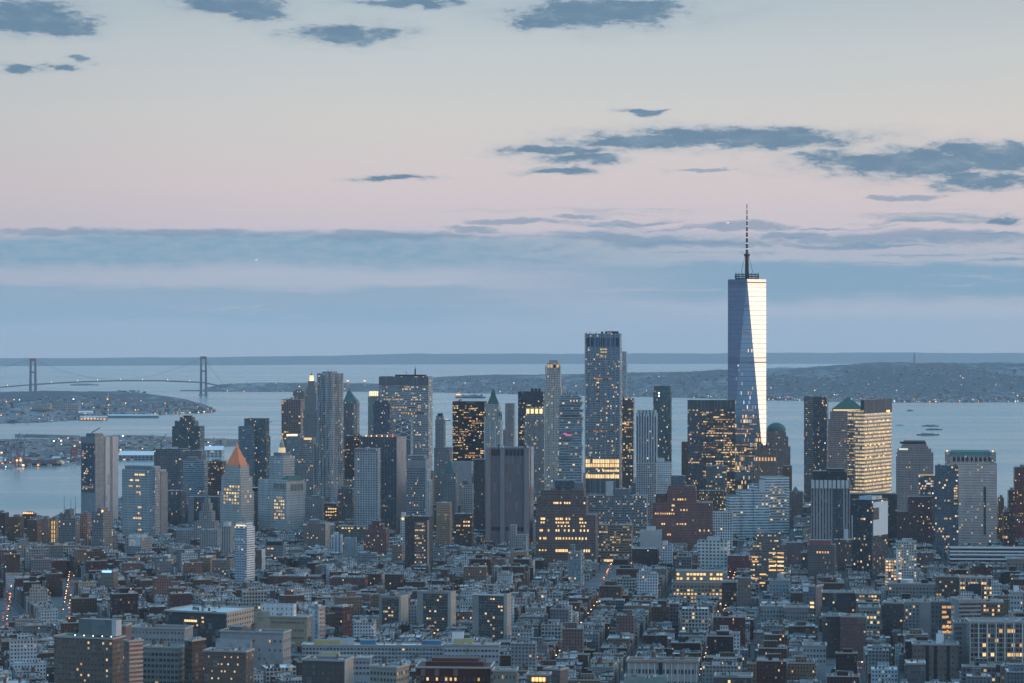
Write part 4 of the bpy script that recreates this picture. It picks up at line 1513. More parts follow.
# copper pyramid courthouse
b = Bld('courthouse_tower', 'pale stone courthouse tower crowned by a glowing copper pyramid roof', 'tower', 220, 254, 466, 4300, fac('limestone', wall=(.52, .50, .46), px=2.5, pz=3.7, wx=.40, wz=.55, lit=.02), pxm=241, th=36, ref='copper pyramid tower',
        tiers=[(0, 1, 0, 1, 492), (.04, .96, .04, .94, 477), (.14, .86, .14, .86, 466)])
b.pyramid('pyramid_roof', .16, .84, .16, .84, 466.6, 447.5, plain('lit_copper', (.36, .13, .06), .5, .3, .25, .14, (1.0, .36, .14)), tip=.12)  # floodlight on the roof put in as a faint orange glow
mb = MB()
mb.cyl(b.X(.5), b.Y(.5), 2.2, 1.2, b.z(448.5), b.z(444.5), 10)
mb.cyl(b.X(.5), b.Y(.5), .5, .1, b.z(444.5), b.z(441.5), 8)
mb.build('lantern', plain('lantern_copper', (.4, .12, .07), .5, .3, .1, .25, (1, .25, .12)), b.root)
for u, v in ((.18, .18), (.82, .18), (.82, .82), (.18, .82)):
    b.pyramid('corner_finial', u - .05, u + .05, v - .05, v + .05, 467.5, 463.5, COPPERLIT)
for face, ws in (('front', [(486 + 3.3 * r, [.18 + .13 * c for c in range(6) if (r * 5 + c * 3) % 7 not in (0, 3)]) for r in range(6)]), ('right', [(491 + 5 * r, [.3 + .2 * c for c in range(3) if (r + c) % 2]) for r in range(3)])):
    for y0, us in ws:
        for u in us:
            b.panel('lit_window', face, u, u + .07, y0, y0 + 1.8, random.choice(LITP), .35)

# white glass hotel
b = Bld('hotel_tower', 'slim white and blue glazed hotel tower with a pale lit crown before the courthouse', 'tower', 234.5, 254.5, 527, 3450, fac('glass_blue', wall=(.50, .55, .58), glass=(.20, .30, .38), px=2.6, pz=3.1, wx=.74, wz=.56, lit=.05), pxm=246.5, th=30, ref='white glazed hotel tower')
b.panel('white_fin_wall', 'right', .0, 1, 527, 592, fac('white', wall=(.72, .74, .75), wx=.94, wz=.30, px=5, pz=2.9, lit=.0), .5)
b.block('crown', .1, .9, .1, .9, 522.5, 528.5, fac('white', px=2, pz=3, wx=.5, wz=.6, lit=.1, wall=(.7, .72, .74)))
b.panel('lit_sign', 'front', .12, .9, 525, 526.4, plain('crown_light', (1, .9, .5), .5, 0, 0, .9, (1, .85, .5)), .25)
b.antenna(.45, .4, 518.5, .3)
b.clutter(3)

# big municipal building
b = Bld('municipal_building', 'big pale municipal building of two high wings under a tiered central tower', 'building', 258, 306, 480, 4350, fac('limestone', wall=(.58, .58, .56), px=2.7, pz=3.8, lit=.03, wx=.38), pxm=286.5, th=38, ref='municipal building',
        tiers=[(0, 1, 0, 1, 483), (.02, .98, .03, .97, 480)])
b.panel('colonnade', 'front', .55, .98, 483.5, 490, fac('limestone', px=3.2, pz=12, wx=.45, wz=.8, lit=0), .6)
b.panel('colonnade', 'right', .2, .85, 483.5, 492, fac('limestone', px=3.2, pz=12, wx=.45, wz=.8, lit=0), .6)
mb = MB()
mb.loft([([(b.X(x), b.Y(y)) for x, y in ((.78, .04), (1.0, .04), (1.0, .9), (.78, .9))], b.z(480.6)), ([(b.X(x), b.Y(y)) for x, y in ((.86, .2), (.93, .2), (.93, .75), (.86, .75))], b.z(476.2))], 0, 0)
mb.build('green_roof', COPPER, b.root)
for r in range(7):
    for c in range(5):
        if (r * 3 + c * 5) % 4:
            b.panel('lit_window', 'front', .58 + c * .075, .62 + c * .075, 497 + r * 3.4, 498.7 + r * 3.4, random.choice(LITP), .35)
b.block('tower_stage', .26, .74, .2, .8, 457, 480.6, fac('limestone', px=2.6, pz=3.8, wall=(.50, .50, .49)))
b.block('tower_stage', .34, .66, .3, .7, 453.5, 457.1, fac('limestone', wall=(.36, .37, .37), px=2.5, pz=8, wz=.8))
mb = MB()
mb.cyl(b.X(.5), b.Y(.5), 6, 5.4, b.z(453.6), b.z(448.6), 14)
mb.build('lit_drum', plain('lit_stone', (.6, .5, .3), .6, 0, .1, .55, (1, .75, .38)), b.root)  # floodlit stone: its light is put in as a glow
mb = MB()
mb.cyl(b.X(.5), b.Y(.5), 4.2, 3.6, b.z(448.7), b.z(443.6), 12)
mb.cyl(b.X(.5), b.Y(.5), 3.2, .4, b.z(443.6), b.z(439.6), 12)
mb.build('cupola', TRIM, b.root)
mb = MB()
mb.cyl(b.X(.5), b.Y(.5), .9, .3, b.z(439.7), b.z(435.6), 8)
mb.build('gilded_statue', plain('gilding', (.5, .3, .12), .4, .5, .1, .5, (1, .5, .2)), b.root)  # orange light on the statue put in as a glow of its surface

# towers behind
b = Bld('office_tower', 'dark glass tower with a slanted left shoulder, left of the pink gridded tower', 'tower', 241, 270.5, 419, 5600, fac('glass_teal', wall=(.06, .09, .10), glass=(.14, .20, .22), lit=.04), dep=45, ref='slant shouldered glass tower',
        tiers=[(.07, 1, 0, 1, 437), (.12, .96, .05, .95, 418.6)])
b.block('lower_wing', -.06, .55, -.25, .02, 426, 560, fac('glass_band', wall=(.16, .20, .22), lit=.03))
tube('roof_crane', .7, DKMETAL, [(b.X(.9), b.Y(.5), b.zr), (b.X(.9), b.Y(.5), b.z(423)), (b.X(1.15), b.Y(.5), b.z(422.2))], b.root)
b = Bld('office_tower', 'pink granite tower with a bold square window grid and amber lit rows', 'tower', 281.5, 304, 399.5, 5700, fac('brick_pink', wall=(.24, .16, .15), px=5.2, pz=4.6, wx=.62, wz=.62, lit=.10), dep=40, ref='pink gridded tower')
b.clutter(5, sc=1.6)
b = Bld('office_tower', 'plain grey tower top peeking between the pink grid and the lantern spire', 'tower', 293, 307, 391, 5950, fac('stone_grey', wall=(.17, .18, .19)), dep=40)
b.block('penthouse', .2, .8, .2, .8, 389.2, 392, METAL)
b = Bld('art_deco_tower', 'slender stepped art deco tower with a glowing yellow lantern and thin spire', 'tower', 301, 322, 380, 5550, fac('limestone', wall=(.26, .25, .24), px=2.3, lit=.04), dep=36, ref='lantern spire tower',
        tiers=[(0, 1, 0, 1, 440), (.10, .90, .1, .9, 410), (.18, .82, .18, .82, 393), (.26, .74, .26, .74, 386), (.33, .67, .33, .67, 381)])
mb = MB()
mb.cyl(b.X(.5), b.Y(.5), 4.6, 3.6, b.z(381.4), b.z(375.6), 8)
mb.build('lantern', plain('glass_lantern', (1, .85, .4), .5, 0, 0, 1.15, (1.0, .80, .36)), b.root)
mb = MB()
mb.cyl(b.X(.5), b.Y(.5), 3.4, .6, b.z(375.6), b.z(373.4), 8)
mb.cyl(b.X(.5), b.Y(.5), .5, .2, b.z(373.4), b.z(370), 6)
mb.build('spire', COPPERLIT, b.root)

# rippled steel apartment tower
b = Bld('apartment_tower', 'tall steel clad apartment tower with rippling vertical folds', 'tower', 316.5, 344, 374, 4700, METAL, pxm=333, th=33, ref='rippled steel tower', tiers=[(.12, .88, .12, .88, 376)])
steel = fac('glass_blue', wall=(.50, .49, .48), glass=(.05, .07, .09), px=2.3, pz=3.2, wx=.50, wz=.55, lit=.05, metal=.2, row=.2)


def ripple(b, u0, u1, v0, v1, y, name, amp, seed, mt):
    rings = []
    zt = b.z(y)
    nz = 34
    for k in range(nz + 1):
        z = -.5 + (zt + .5) * k / nz
        pts = []
        cs = [(b.X(u0), b.Y(v0)), (b.X(u1), b.Y(v0)), (b.X(u1), b.Y(v1)), (b.X(u0), b.Y(v1))]
        for e in range(4):
            p, q = cs[e], cs[(e + 1) % 4]
            nx, ny = (q[1] - p[1]), -(q[0] - p[0])
            L_ = math.hypot(nx, ny)
            for i in range(14):
                f = i / 14
                o = amp * sin(pi * f) ** .5 * sin(f * 2 * pi * 3.5 + seed + e * 1.3 + 1.4 * sin(z * .022 + f * 6 + seed) + .6 * sin(z * .05 + seed * 2))
                pts.append((p[0] + (q[0] - p[0]) * f + nx / L_ * o, p[1] + (q[1] - p[1]) * f + ny / L_ * o))
        rings.append((pts, z))
    mb = MB()
    mb.loft(rings, 0, 1, None, 2.3)
    return mb.build(name, [mt, ROOFS['silver']], b.root)


ripple(b, .02, .98, .02, .98, 373.4, 'rippled_shaft', 3.4, .6, steel)
ripple(b, -.16, .3, -.05, .6, 444, 'rippled_wing', 2.2, 2.2, steel)
b.block('penthouse', .2, .75, .2, .8, 371.8, 374, METAL)
b.clutter(4, z=b.z(373.4))
for k in range(3):
    b.antenna(.3 + k * .2, .6, 369.5 + k * .6, .25, b.z(372))
b = Bld('apartment_block', 'blue grey apartment tower with pale piers, left of the rippled steel tower', 'tower', 286, 303, 437, 4900, fac('glass_teal', wall=(.20, .24, .26), lit=.03), dep=32, tiers=[(0, 1, 0, 1, 437), (.25, .98, .1, .9, 434)])
b.panel('lit_parapet', 'front', .02, .8, 434.3, 436, GLOW, .6)
b = Bld('apartment_block', 'stone apartment tower with a warm lit parapet tucked against the rippled steel tower', 'tower', 300, 316, 438, 4830, fac('stone_grey', lit=.05, wx=.55), dep=30)
b.panel('lit_parapet', 'front', .3, .9, 437.8, 439.8, plain('dim_parapet', (1, .7, .3), .5, 0, 0, .8, (1, .66, .28)), .6)
b = Bld('office_tower', 'dark tower with a green sloping pyramid top, right of the rippled steel tower', 'tower', 343, 359.5, 402, 5500, fac('glass_dark', wall=(.14, .13, .13), px=3, wx=.55, lit=.06), dep=36, ref='green sloped roof tower')
b.pyramid('sloped_roof', 0, 1, 0, 1, 402.4, 390.2, COPPER, uf=.30, tip=.12)
b.panel('pale_pier', 'front', .78, .96, 403, 470, fac('limestone', px=2.5, wx=.5), .5)
b.antenna(.4, .5, 387)
b = Bld('office_tower', 'narrow brown office block with amber windows below the green sloped roof tower', 'tower', 345, 362, 436, 5050, fac('brick_dark', lit=.08, wx=.7), dep=34)
b.clutter(3, sc=1.5)

# lit crown and dark glass
b = Bld('office_tower', 'slim pale tower with a floodlit square crown, left of the great gridded slab', 'tower', 368, 382, 396.4, 5350, fac('limestone', px=2.4, lit=.03), dep=36, ref='floodlit crown tower', tiers=[(0, 1, 0, 1, 396.5), (.10, .86, .1, .9, 393)])
lit_strip(b, 'front', 391.2, 396, 5, .08, .9, [plain('flood_light', (1, .85, .5), .5, 0, 0, 1.2, (1, .82, .46))], 'lit_crown_bay', .3, 1.2)  # floodlight on the crown put in as self-glowing bays
b = Bld('office_tower', 'dark blue glass tower standing in front of the floodlit crown tower', 'tower', 373.5, 392.5, 401, 5150, fac('glass_dark', glass=(.13, .18, .25), lit=.03), dep=36, tiers=[(0, 1, 0, 1, 404), (.05, .9, .1, .9, 400.5)])
b.antenna(.3, .5, 395)
b = Bld('office_tower', 'great broad steel and glass slab with a fine grid and amber lit storeys', 'tower', 379, 432.5, 376.5, 5300, fac('glass_band', wall=(.36, .37, .37), glass=(.13, .17, .20), px=2.9, pz=4.0, wx=.72, wz=.50, lit=.14), dep=40, ref='great gridded slab', th=10)
b.panel('louvre_band', 'front', 0, 1, 377, 385.5, fac('rib_dark', wall=(.22, .25, .28), px=1.8, pz=20, wx=.5, wz=.98), .5)
for y_, u0_, u1_ in ((386.6, .42, .62), (399, .1, .5), (407, .2, .85), (412.5, .45, .95), (421, .3, .6)):
    b.panel('lit_floor', 'front', u0_, u1_, y_, y_ + 1.1, LITP[0], .45)
b.block('penthouse', .3, .9, .3, .8, 374.8, 377.5, DKMETAL)
mb = MB()
mb.bar((b.X(.70), b.Y(.4), b.zr), (b.X(.70), b.Y(.4), b.z(369)), 1.7)
mb.bar((b.X(.70), b.Y(.4), b.z(369)), (b.X(.70), b.Y(.4), b.z(366.5)), .5)
mb.build('antenna', DKMETAL, b.root)
b.antenna(.52, .4, 371)
b = Bld('office_tower', 'blue glass tower with a diagonal lattice of pale bracing below the great slab', 'tower', 396, 413, 419, 4900, fac('glass_blue', lit=.05, wall=(.10, .14, .17), glass=(.16, .24, .30)), dep=32, ref='braced blue tower')
for k in range(4):
    for sx in (0, 1):
        mb = MB()
        u0, u1 = (.04, .96) if sx == 0 else (.96, .04)
        mb.bar((b.X(u0), -b.b / 2 - .5, b.z(440 - k * 5.2)), (b.X(u1), -b.b / 2 - .5, b.z(435 - k * 5.2)), .7)
        mb.build('brace', PALETRIM, b.root)

# federal building: honeycomb face and dark ribbed slab
b = Bld('federal_tower', 'tall dark ribbed slab with a blank pale grey side wall, centre left', 'tower', 361, 406, 437, 4350, fac('rib_dark', wall=(.15, .17, .19), px=2.6, wx=.55), pxm=396.5, th=22, ref='dark ribbed slab')
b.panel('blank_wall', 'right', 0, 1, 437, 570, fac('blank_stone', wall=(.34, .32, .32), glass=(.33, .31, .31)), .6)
for k in range(6):
    mb = MB()
    mb.cyl(b.X(.1 + k * .15), b.Y(.15), .8, .8, b.zr, b.zr + 3.4, 6)
    mb.build('roof_light', GLOWORANGE if k < 5 else GLOWRED, b.root)
b.block('penthouse', .3, .8, .3, .8, 435.2, 438.5, METAL)
for y_, u0_, u1_ in ((467, .45, .6), (506, .35, .75)):
    b.panel('lit_floor', 'front', u0_, u1_, y_, y_ + 1, plain('soft_row', (.3, .25, .2), .5, 0, 0, .30, (1, .75, .4)), .4)
b = Bld('federal_annex', 'pale concrete tower with a checkerboard of small dark windows, left of the dark ribbed slab', 'tower', 354.5, 380.5, 448.5, 4200, fac('concrete', wall=(.36, .38, .39), px=4.2, pz=3.6, wx=.52, wz=.50, lit=.012, row=.3), dep=26, ref='checkerboard tower')
b.panel('louvre_band', 'front', .02, .95, 449.2, 451.5, fac('concrete', px=1.4, pz=9, wx=.6, wz=.98), .4)
b.clutter(5)
b = Bld('court_building', 'grey courts tower with a rounded top corner, right of the dark ribbed slab', 'tower', 406.5, 432, 457, 4300, fac('loft_grey', wall=(.26, .28, .30), px=2.4, pz=3.8, lit=.05, wx=.6), dep=40, tiers=[(0, .86, 0, 1, 459), (.02, .78, .05, .95, 456)], ref='rounded corner courts tower')
b.block('blank_band', 0, .865, -.01, 1.0, 461, 468.5, fac('blank_stone'))
b.block('stepped_wing', .86, .94, .0, 1, 469.5, 560, fac('white', wall=(.5, .5, .5), px=3, wx=.3), top=ROOFS['silver'])
b.block('stepped_wing', .94, 1.03, .0, 1, 481, 560, fac('white', wall=(.46, .46, .46), px=3, wx=.3), top=ROOFS['silver'])
b = Bld('apartment_tower', 'tall maroon slab with an amber lit bay column and a bright pale edge', 'tower', 405, 433, 516.5, 3650, fac('brick_dark', wall=(.085, .065, .07), px=1.9, wx=.4, wz=.9, lit=0), dep=26, ref='maroon slab tower', th=10)
b.panel('window_bay', 'front', .40, .86, 522, 590, fac('brick_pink', wall=(.22, .16, .14), lit=.28, px=2.4, pz=3.2, wx=.7, wz=.45), .7)
b.panel('pale_edge', 'front', .92, 1.0, 520, 590, fac('blank_stone', wall=(.48, .38, .33), glass=(.46, .37, .32)), .9)
b.panel('lit_floor', 'front', .42, .84, 529.5, 531, LITP[2], .9)
b.clutter(3)

# black slab with orange rows, green spired tower
b = Bld('office_slab', 'wide black steel slab glowing with rows of orange lit offices', 'tower', 452.5, 487, 401.5, 5000, fac('black', lit=.30, px=2.6, pz=3.9, es=1.15, wx=.92, row=1.0, lc=(1, .52, .18), group=4), dep=40, ref='black lit office slab')
for y_, u0_, u1_ in ((408, .5, .72), (417, .35, .6), (422.5, .6, .85), (430, .48, .74), (434.5, .02, .55), (445, .05, .3), (455, .4, .9)):
    b.panel('lit_floor', 'front', u0_, u1_, y_, y_ + 1.3, random.choice(LITP[:3]), .45)
b.clutter(4, sc=1.6)
b.panel('roof_fascia', 'front', 0, 1, 401.5, 405.5, fac('black', lit=0, px=9, wx=.98, wz=.98), .35)
b = Bld('office_block', 'stepped grey office block tucked left of the black lit office slab', 'tower', 434, 452, 440, 4950, fac('stone_grey', wall=(.24, .25, .26), lit=.03), dep=36, tiers=[(0, 1, 0, 1, 448), (.06, .60, .1, .9, 420), (.10, .5, .2, .8, 416)])
b.block('penthouse', .18, .45, .3, .7, 413.5, 417, DKMETAL)
b = Bld('gothic_tower', 'pale gothic tower with a steep green copper spire', 'tower', 484, 502.5, 405, 4600, fac('limestone', wall=(.46, .45, .42), px=2.1, pz=3.6, wx=.40, wz=.72, lit=.07), dep=26, ref='green spired gothic tower',
        tiers=[(-.06, 1.06, -.2, 1.3, 462), (0, 1, 0, 1, 420), (.10, .90, .1, .9, 407), (.16, .84, .16, .84, 404)])
b.pyramid('copper_roof', .16, .84, .16, .84, 404.6, 394, COPPER, tip=.30)
b.pyramid('spire', .35, .65, .35, .65, 394.3, 389, COPPER, tip=.03)
for u in (.05, .92):
    for v in (.05, .92):
        b.block('corner_pinnacle', u - .06, u + .06, v - .06, v + .06, 416, 422, fac('limestone', px=2, wx=.3))
        b.pyramid('pinnacle_cap', u - .06, u + .06, v - .06, v + .06, 416, 411, COPPER)
for u in (.02, .33, .63, .94):
    b.panel('white_pier', 'front', u, u + .06, 421, 462, fac('blank_white'), .8)
b = Bld('office_tower', 'slim grey stone tower with a flat top, directly right of the green spired tower', 'tower', 503, 515.5, 403.5, 5450, fac('stone_grey', wall=(.30, .29, .29), px=2.3, lit=.03), dep=36, ref='slim grey stone tower', tiers=[(0, 1, 0, 1, 430), (.18, 1, .1, .9, 403.5)])
b.panel('corner_pier', 'front', .2, .5, 403.5, 480, fac('blank_stone', wall=(.30, .29, .29), glass=(.27, .26, .26)), .6)
b = Bld('office_slab', 'black glass slab with roof plant boxes, behind the tower with four big lit windows', 'tower', 518, 545, 391.5, 5250, fac('black', wall=(.03, .04, .06), glass=(.03, .04, .06), lit=.13, px=2.6), dep=38, ref='black boxed tower')
b.panel('roof_fascia', 'front', 0, 1, 391.5, 400, fac('black', wall=(.035, .05, .07), glass=(.035, .05, .07), lit=0, px=6, wx=.98, wz=.98), .35)
for u in (.50, .64, .78):
    b.block('plant_box', u, u + .10, .2, .5, 388.6, 392.5, DKMETAL)
b = Bld('office_tower', 'grey stone tower topped by four big glowing yellow windows', 'tower', 524, 545.5, 413.5, 4720, fac('stone_grey', wall=(.30, .30, .30), px=2.2, pz=3.6, wx=.5, wz=.8, lit=.07), dep=30, ref='tower with four glowing windows',
        tiers=[(0, 1, 0, 1, 416), (.08, .97, .06, .94, 408)])
for i in range(4):
    b.panel('glowing_window', 'front', .12 + i * .22, .26 + i * .22, 409, 413.6, plain('big_window_glow', (1, .7, .3), .5, 0, 0, 1.5, (1.0, .66, .26)), .5)
b = Bld('residential_tower', 'tall slim limestone tower with a notched crown lit from inside', 'tower', 544.8, 562, 372, 4560, fac('limestone', wall=(.54, .48, .43), px=2.6, pz=3.7, wx=.46, wz=.60, lit=.10, row=.5), dep=24, ref='notched crown limestone tower',
        tiers=[(0, 1, 0, 1, 386), (.05, .95, .05, .95, 372), (.12, .90, .1, .9, 363.2)])
b.block('crown_core', .25, .78, .2, .8, 360.2, 365, TRIM)
for i in range(4):
    b.panel('crown_window', 'front', .16 + i * .19, .29 + i * .19, 364.6, 367.6, [LITP[3], LITP[1], PANE[0], LITP[1]][i], .5)
for u in (.05, .93):
    b.block('corner_pier', u - .03, u + .05, .02, .12, 366, 373, TRIM)
for u in (.0, .31, .62, .94):
    b.panel('pier', 'front', u, u + .06, 387, 520, fac('blank_stone', wall=(.42, .38, .35), glass=(.40, .37, .34)), .5)

# stacked glass apartments
b = Bld('stacked_tower', 'glass apartment tower of irregular stacked boxes jutting out near the top', 'tower', 559, 583, 420, 4150, fac('glass_band', wall=(.30, .36, .38), glass=(.16, .24, .28), lit=.07, px=3.4, pz=4, wz=.6), dep=26, ref='stacked box glass tower')
zz = 420.0
rg = random.Random(8)
mats = [fac('glass_band', wall=(.34, .40, .42), glass=(.16, .24, .28), lit=.06, px=3.4, pz=4, wz=.6), fac('glass_teal', wall=(.12, .17, .19), lit=.05)]
for k, (u0, u1, v0, v1, hgt) in enumerate(((.0, 1.06, -.06, .95, 2.6), (.06, .98, .02, 1, 2.8), (-.04, .90, -.08, .92, 2.6), (.0, 1.05, .0, 1.0, 2.6), (.04, .93, -.06, .9, 2.4), (-.03, .96, .03, 1, 2.6), (.05, 1.02, -.05, .92, 2.6),
                                    (.0, .90, .0, .95, 2.4), (.08, .97, -.04, .9, 2.2), (.05, .86, .05, .9, 2.0))):
    b.block('stacked_box', u0, u1, v0, v1, zz - hgt + .35, zz + .2, mats[k % 2])
    b.block('terrace_slab', u0 - .03, u1 + .03, v0 - .04, v1 + .03, zz - hgt, zz - hgt + .4, PALETRIM)
    zz -= hgt
for k, (u0, u1, v0, v1, y0) in enumerate(((.02, 1.05, -.06, .5, 428), (-.05, .6, -.06, .6, 436), (.4, 1.04, -.05, .5, 446), (-.04, .5, -.05, .5, 456))):
    b.block('stacked_box', u0, u1, v0, v1, y0, y0 + 3.2, mats[k % 2])
for k in range(7):
    mb = MB()
    x = b.X(.15 + k * .1)
    mb.bar((x, b.Y(.4), b.z(zz)), (x, b.Y(.4), b.z(zz) + random.uniform(3, 6)), .5)
    mb.build('roof_mast', DKMETAL, b.root)
for u0, u1, y_ in ((.2, .34, 433), (.28, .55, 434.6), (.40, .6, 435.8), (.0, .12, 436.8)):
    b.panel('pink_lit_window', 'front', u0, u1, y_, y_ + 1.5, plain('pink_glow', (1, .2, .35), .5, 0, 0, .45, (1, .2, .34)), .9)

# the tallest glass office tower under completion
b = Bld('office_tower', 'tall square glass office tower with corner columns, unfinished top and bright lit storeys low down', 'tower', 585.3, 622.3, 333.5, 4920, fac('glass_blue', wall=(.32, .33, .34), glass=(.18, .23, .28), px=2.5, pz=4.2, wx=.86, wz=.55, lit=.10, cool=.1), dep=44, th=8, ref='tall square glass tower',
        tiers=[(0, 1, 0, 1, 347), (.01, .99, .01, .99, 333.6)])
b.panel('mechanical_screen', 'front', .02, .98, 337.5, 347.2, fac('glass_dark', wall=(.25, .30, .34), glass=(.06, .10, .16), px=7.5, pz=40, wx=.84, wz=.99, lit=0), .5)
for u in (-.015, .14, .28, .425, .57, .715, .86, .985):
    b.panel('column', 'front', u, u + (.03 if u in (-.015, .985) else .012), 333, 520, plain('column_steel', (.42, .45, .48), .4, .5, .1), 1.3)
for y0, y1 in ((459.5, 463.2), (464.0, 467.2), (469.8, 471.8), (474.6, 478.4)):
    n = 14
    for i in range(n):
        if y0 in (469.8,) and i < 5 or random.random() < .06:
            continue
        b.panel('lit_window', 'front', .01 + i * .07, .065 + i * .07, y0, y1, random.choice((LITP[2], LITP[0], LITP[2])), .8)
for y_, u0_, u1_ in ((378.2, .22, .78), (430.6, .08, .92), (400.5, .33, .43), (348.6, .42, .62), (351.5, .42, .62), (355, .44, .6), (391, .32, .4), (393, .32, .4)):
    b.panel('lit_floor', 'front', u0_, u1_, y_, y_ + 1.3, LITP[1] if y_ > 370 and y_ != 400.5 else LITP[2], .7)
b.panel('dark_floor', 'front', .01, .99, 479, 493, fac('glass_dark', wall=(.10, .12, .14), px=6, pz=30, wx=.8, wz=.99, lit=0), .6)
for u in (.02, .12, .3, .5, .72, .9):
    b.antenna(u, .2, 330.5 + random.random() * 1.5, .5)
b.block('crane_base', .55, .92, .3, .6, 331.2, 334.6, DKMETAL)
b.clutter(5, sc=1.6)
b = Bld('office_tower', 'pale blue glass tower edge showing right behind the tall square glass tower', 'tower', 600, 627.3, 351.5, 5150, fac('glass_blue', wall=(.45, .46, .48), glass=(.45, .52, .58), wx=.9, wz=.9, lit=.015), dep=30)
b = Bld('office_tower', 'dark brown glass tower with gold lit rows beside the tall square glass tower', 'tower', 619, 634.5, 398.5, 5000, fac('glass_dark', wall=(.10, .09, .085), glass=(.10, .11, .12), lit=.16, px=2.6), dep=34)
b.clutter(4, sc=1.5)
for y_, u0_, u1_ in ((421.5, .35, .95), (424.2, .4, .7), (427, .35, .95), (436, .5, .9)):
    b.panel('lit_floor', 'front', u0_, u1_, y_, y_ + 1.2, LITP[0], .5)
b = Bld('residential_tower', 'pale grey tower with tall dark window strips and a notched white crown', 'tower', 636, 657.5, 411.5, 4400, fac('white', wall=(.46, .48, .50), px=4.4, pz=3.6, wx=.50, wz=.96, lit=.03, glass=(.05, .08, .11)), dep=26, ref='white notched crown tower', tiers=[(0, 1, 0, 1, 413), (.05, .95, .05, .9, 410.3)])
for i in range(6):
    b.block('crown_fin', .04 + i * .17, .11 + i * .17, -.02, .12, 410, 416.5, PALETRIM)
b = Bld('residential_tower', 'dark teal glass tower with softly rounded corners and a blank crown', 'tower', 653, 672, 386.5, 4720, fac('glass_teal', wall=(.07, .12, .13), glass=(.12, .19, .21), lit=.06, row=.3), dep=30, ref='rounded teal tower', plan=[(.18, 0), (.82, 0), (.95, .05), (1, .2), (1, .8), (.9, 1), (.1, 1), (0, .8), (0, .2), (.05, .05)], tiers=[(0, 1, 0, 1, 392), (.04, .96, .04, .96, 386)])
b.panel('lit_window', 'front', .30, .36, 392.3, 394, GLOWWHITE, .5)
b.panel('lit_window', 'front', .30, .36, 395.2, 396.6, GLOWWHITE, .5)
b.clutter(4)
b = Bld('apartment_block', 'pale grid fronted base block below the notched white crown tower', 'tower', 636.5, 657, 463.5, 4250, fac('concrete', wall=(.38, .40, .41), px=3.4, lit=.05, wx=.6, wz=.6), dep=26)
b.clutter(4)
b = Bld('apartment_block', 'white banded apartment block with a sloping roof room, below the rounded teal tower', 'tower', 656, 672.5, 462, 4320, fac('white', wall=(.60, .63, .65), px=3.0, lit=.04), dep=26)
b.block('roof_room', .1, .5, .1, .7, 458.4, 463.4, fac('blank_white'))

# gold lit glass block
b = Bld('office_tower', 'broad glass office block with rows of gold lit offices, left of the tallest spire tower', 'tower', 687.5, 735, 400, 4580, fac('glass_dark', wall=(.13, .14, .15), glass=(.14, .17, .19), px=2.4, pz=3.9, wx=.88, wz=.55, lit=.30, es=1.05, lc=(1, .60, .22), group=6), pxm=735, th=5, dep=44, ref='gold lit glass block')
b.panel('mechanical_screen', 'front', .0, 1.0, 400, 408.5, fac('rib_dark', wall=(.10, .15, .16), px=1.2, pz=30, wx=.5, wz=.99), .4)
b.panel('side_bay', 'front', 0, .30, 409, 500, fac('glass_dark', wall=(.09, .10, .12), glass=(.10, .12, .15), px=2.2, lit=.10, wx=.85), .8)
for y_, u0_, u1_ in ((413, .33, .55), (419, .35, .9), (428, .5, .9), (432.5, .40, .95), (437.5, .42, .98), (447, .36, .6), (452, .34, .98), (459, .02, .28), (462, .02, .26), (466, .4, .85), (471, .3, .6)):
    b.panel('lit_floor', 'front', u0_, u1_, y_, y_ + 1.2, random.choice((LITP[0], LITP[1], LITP[2])), 1.0)
b = Bld('office_block', 'narrow brown stub block hugging the left side of the gold lit glass block', 'tower', 681.5, 689, 442, 4700, fac('brick_brown', lit=.04), dep=26)
b = Bld('office_tower', 'teal glass tower with amber lit corners at the foot of the gold lit glass block', 'tower', 706, 727, 466, 4400, fac('glass_dark', wall=(.14, .14, .13), lit=.22, px=2.6), dep=30)
b.clutter(4)
Bld('office_block', 'low brown lit office block left of the curved glass building', 'building', 699, 724, 491, 4330, fac('brick_brown', lit=.24, px=2.8), dep=34).clutter(5)


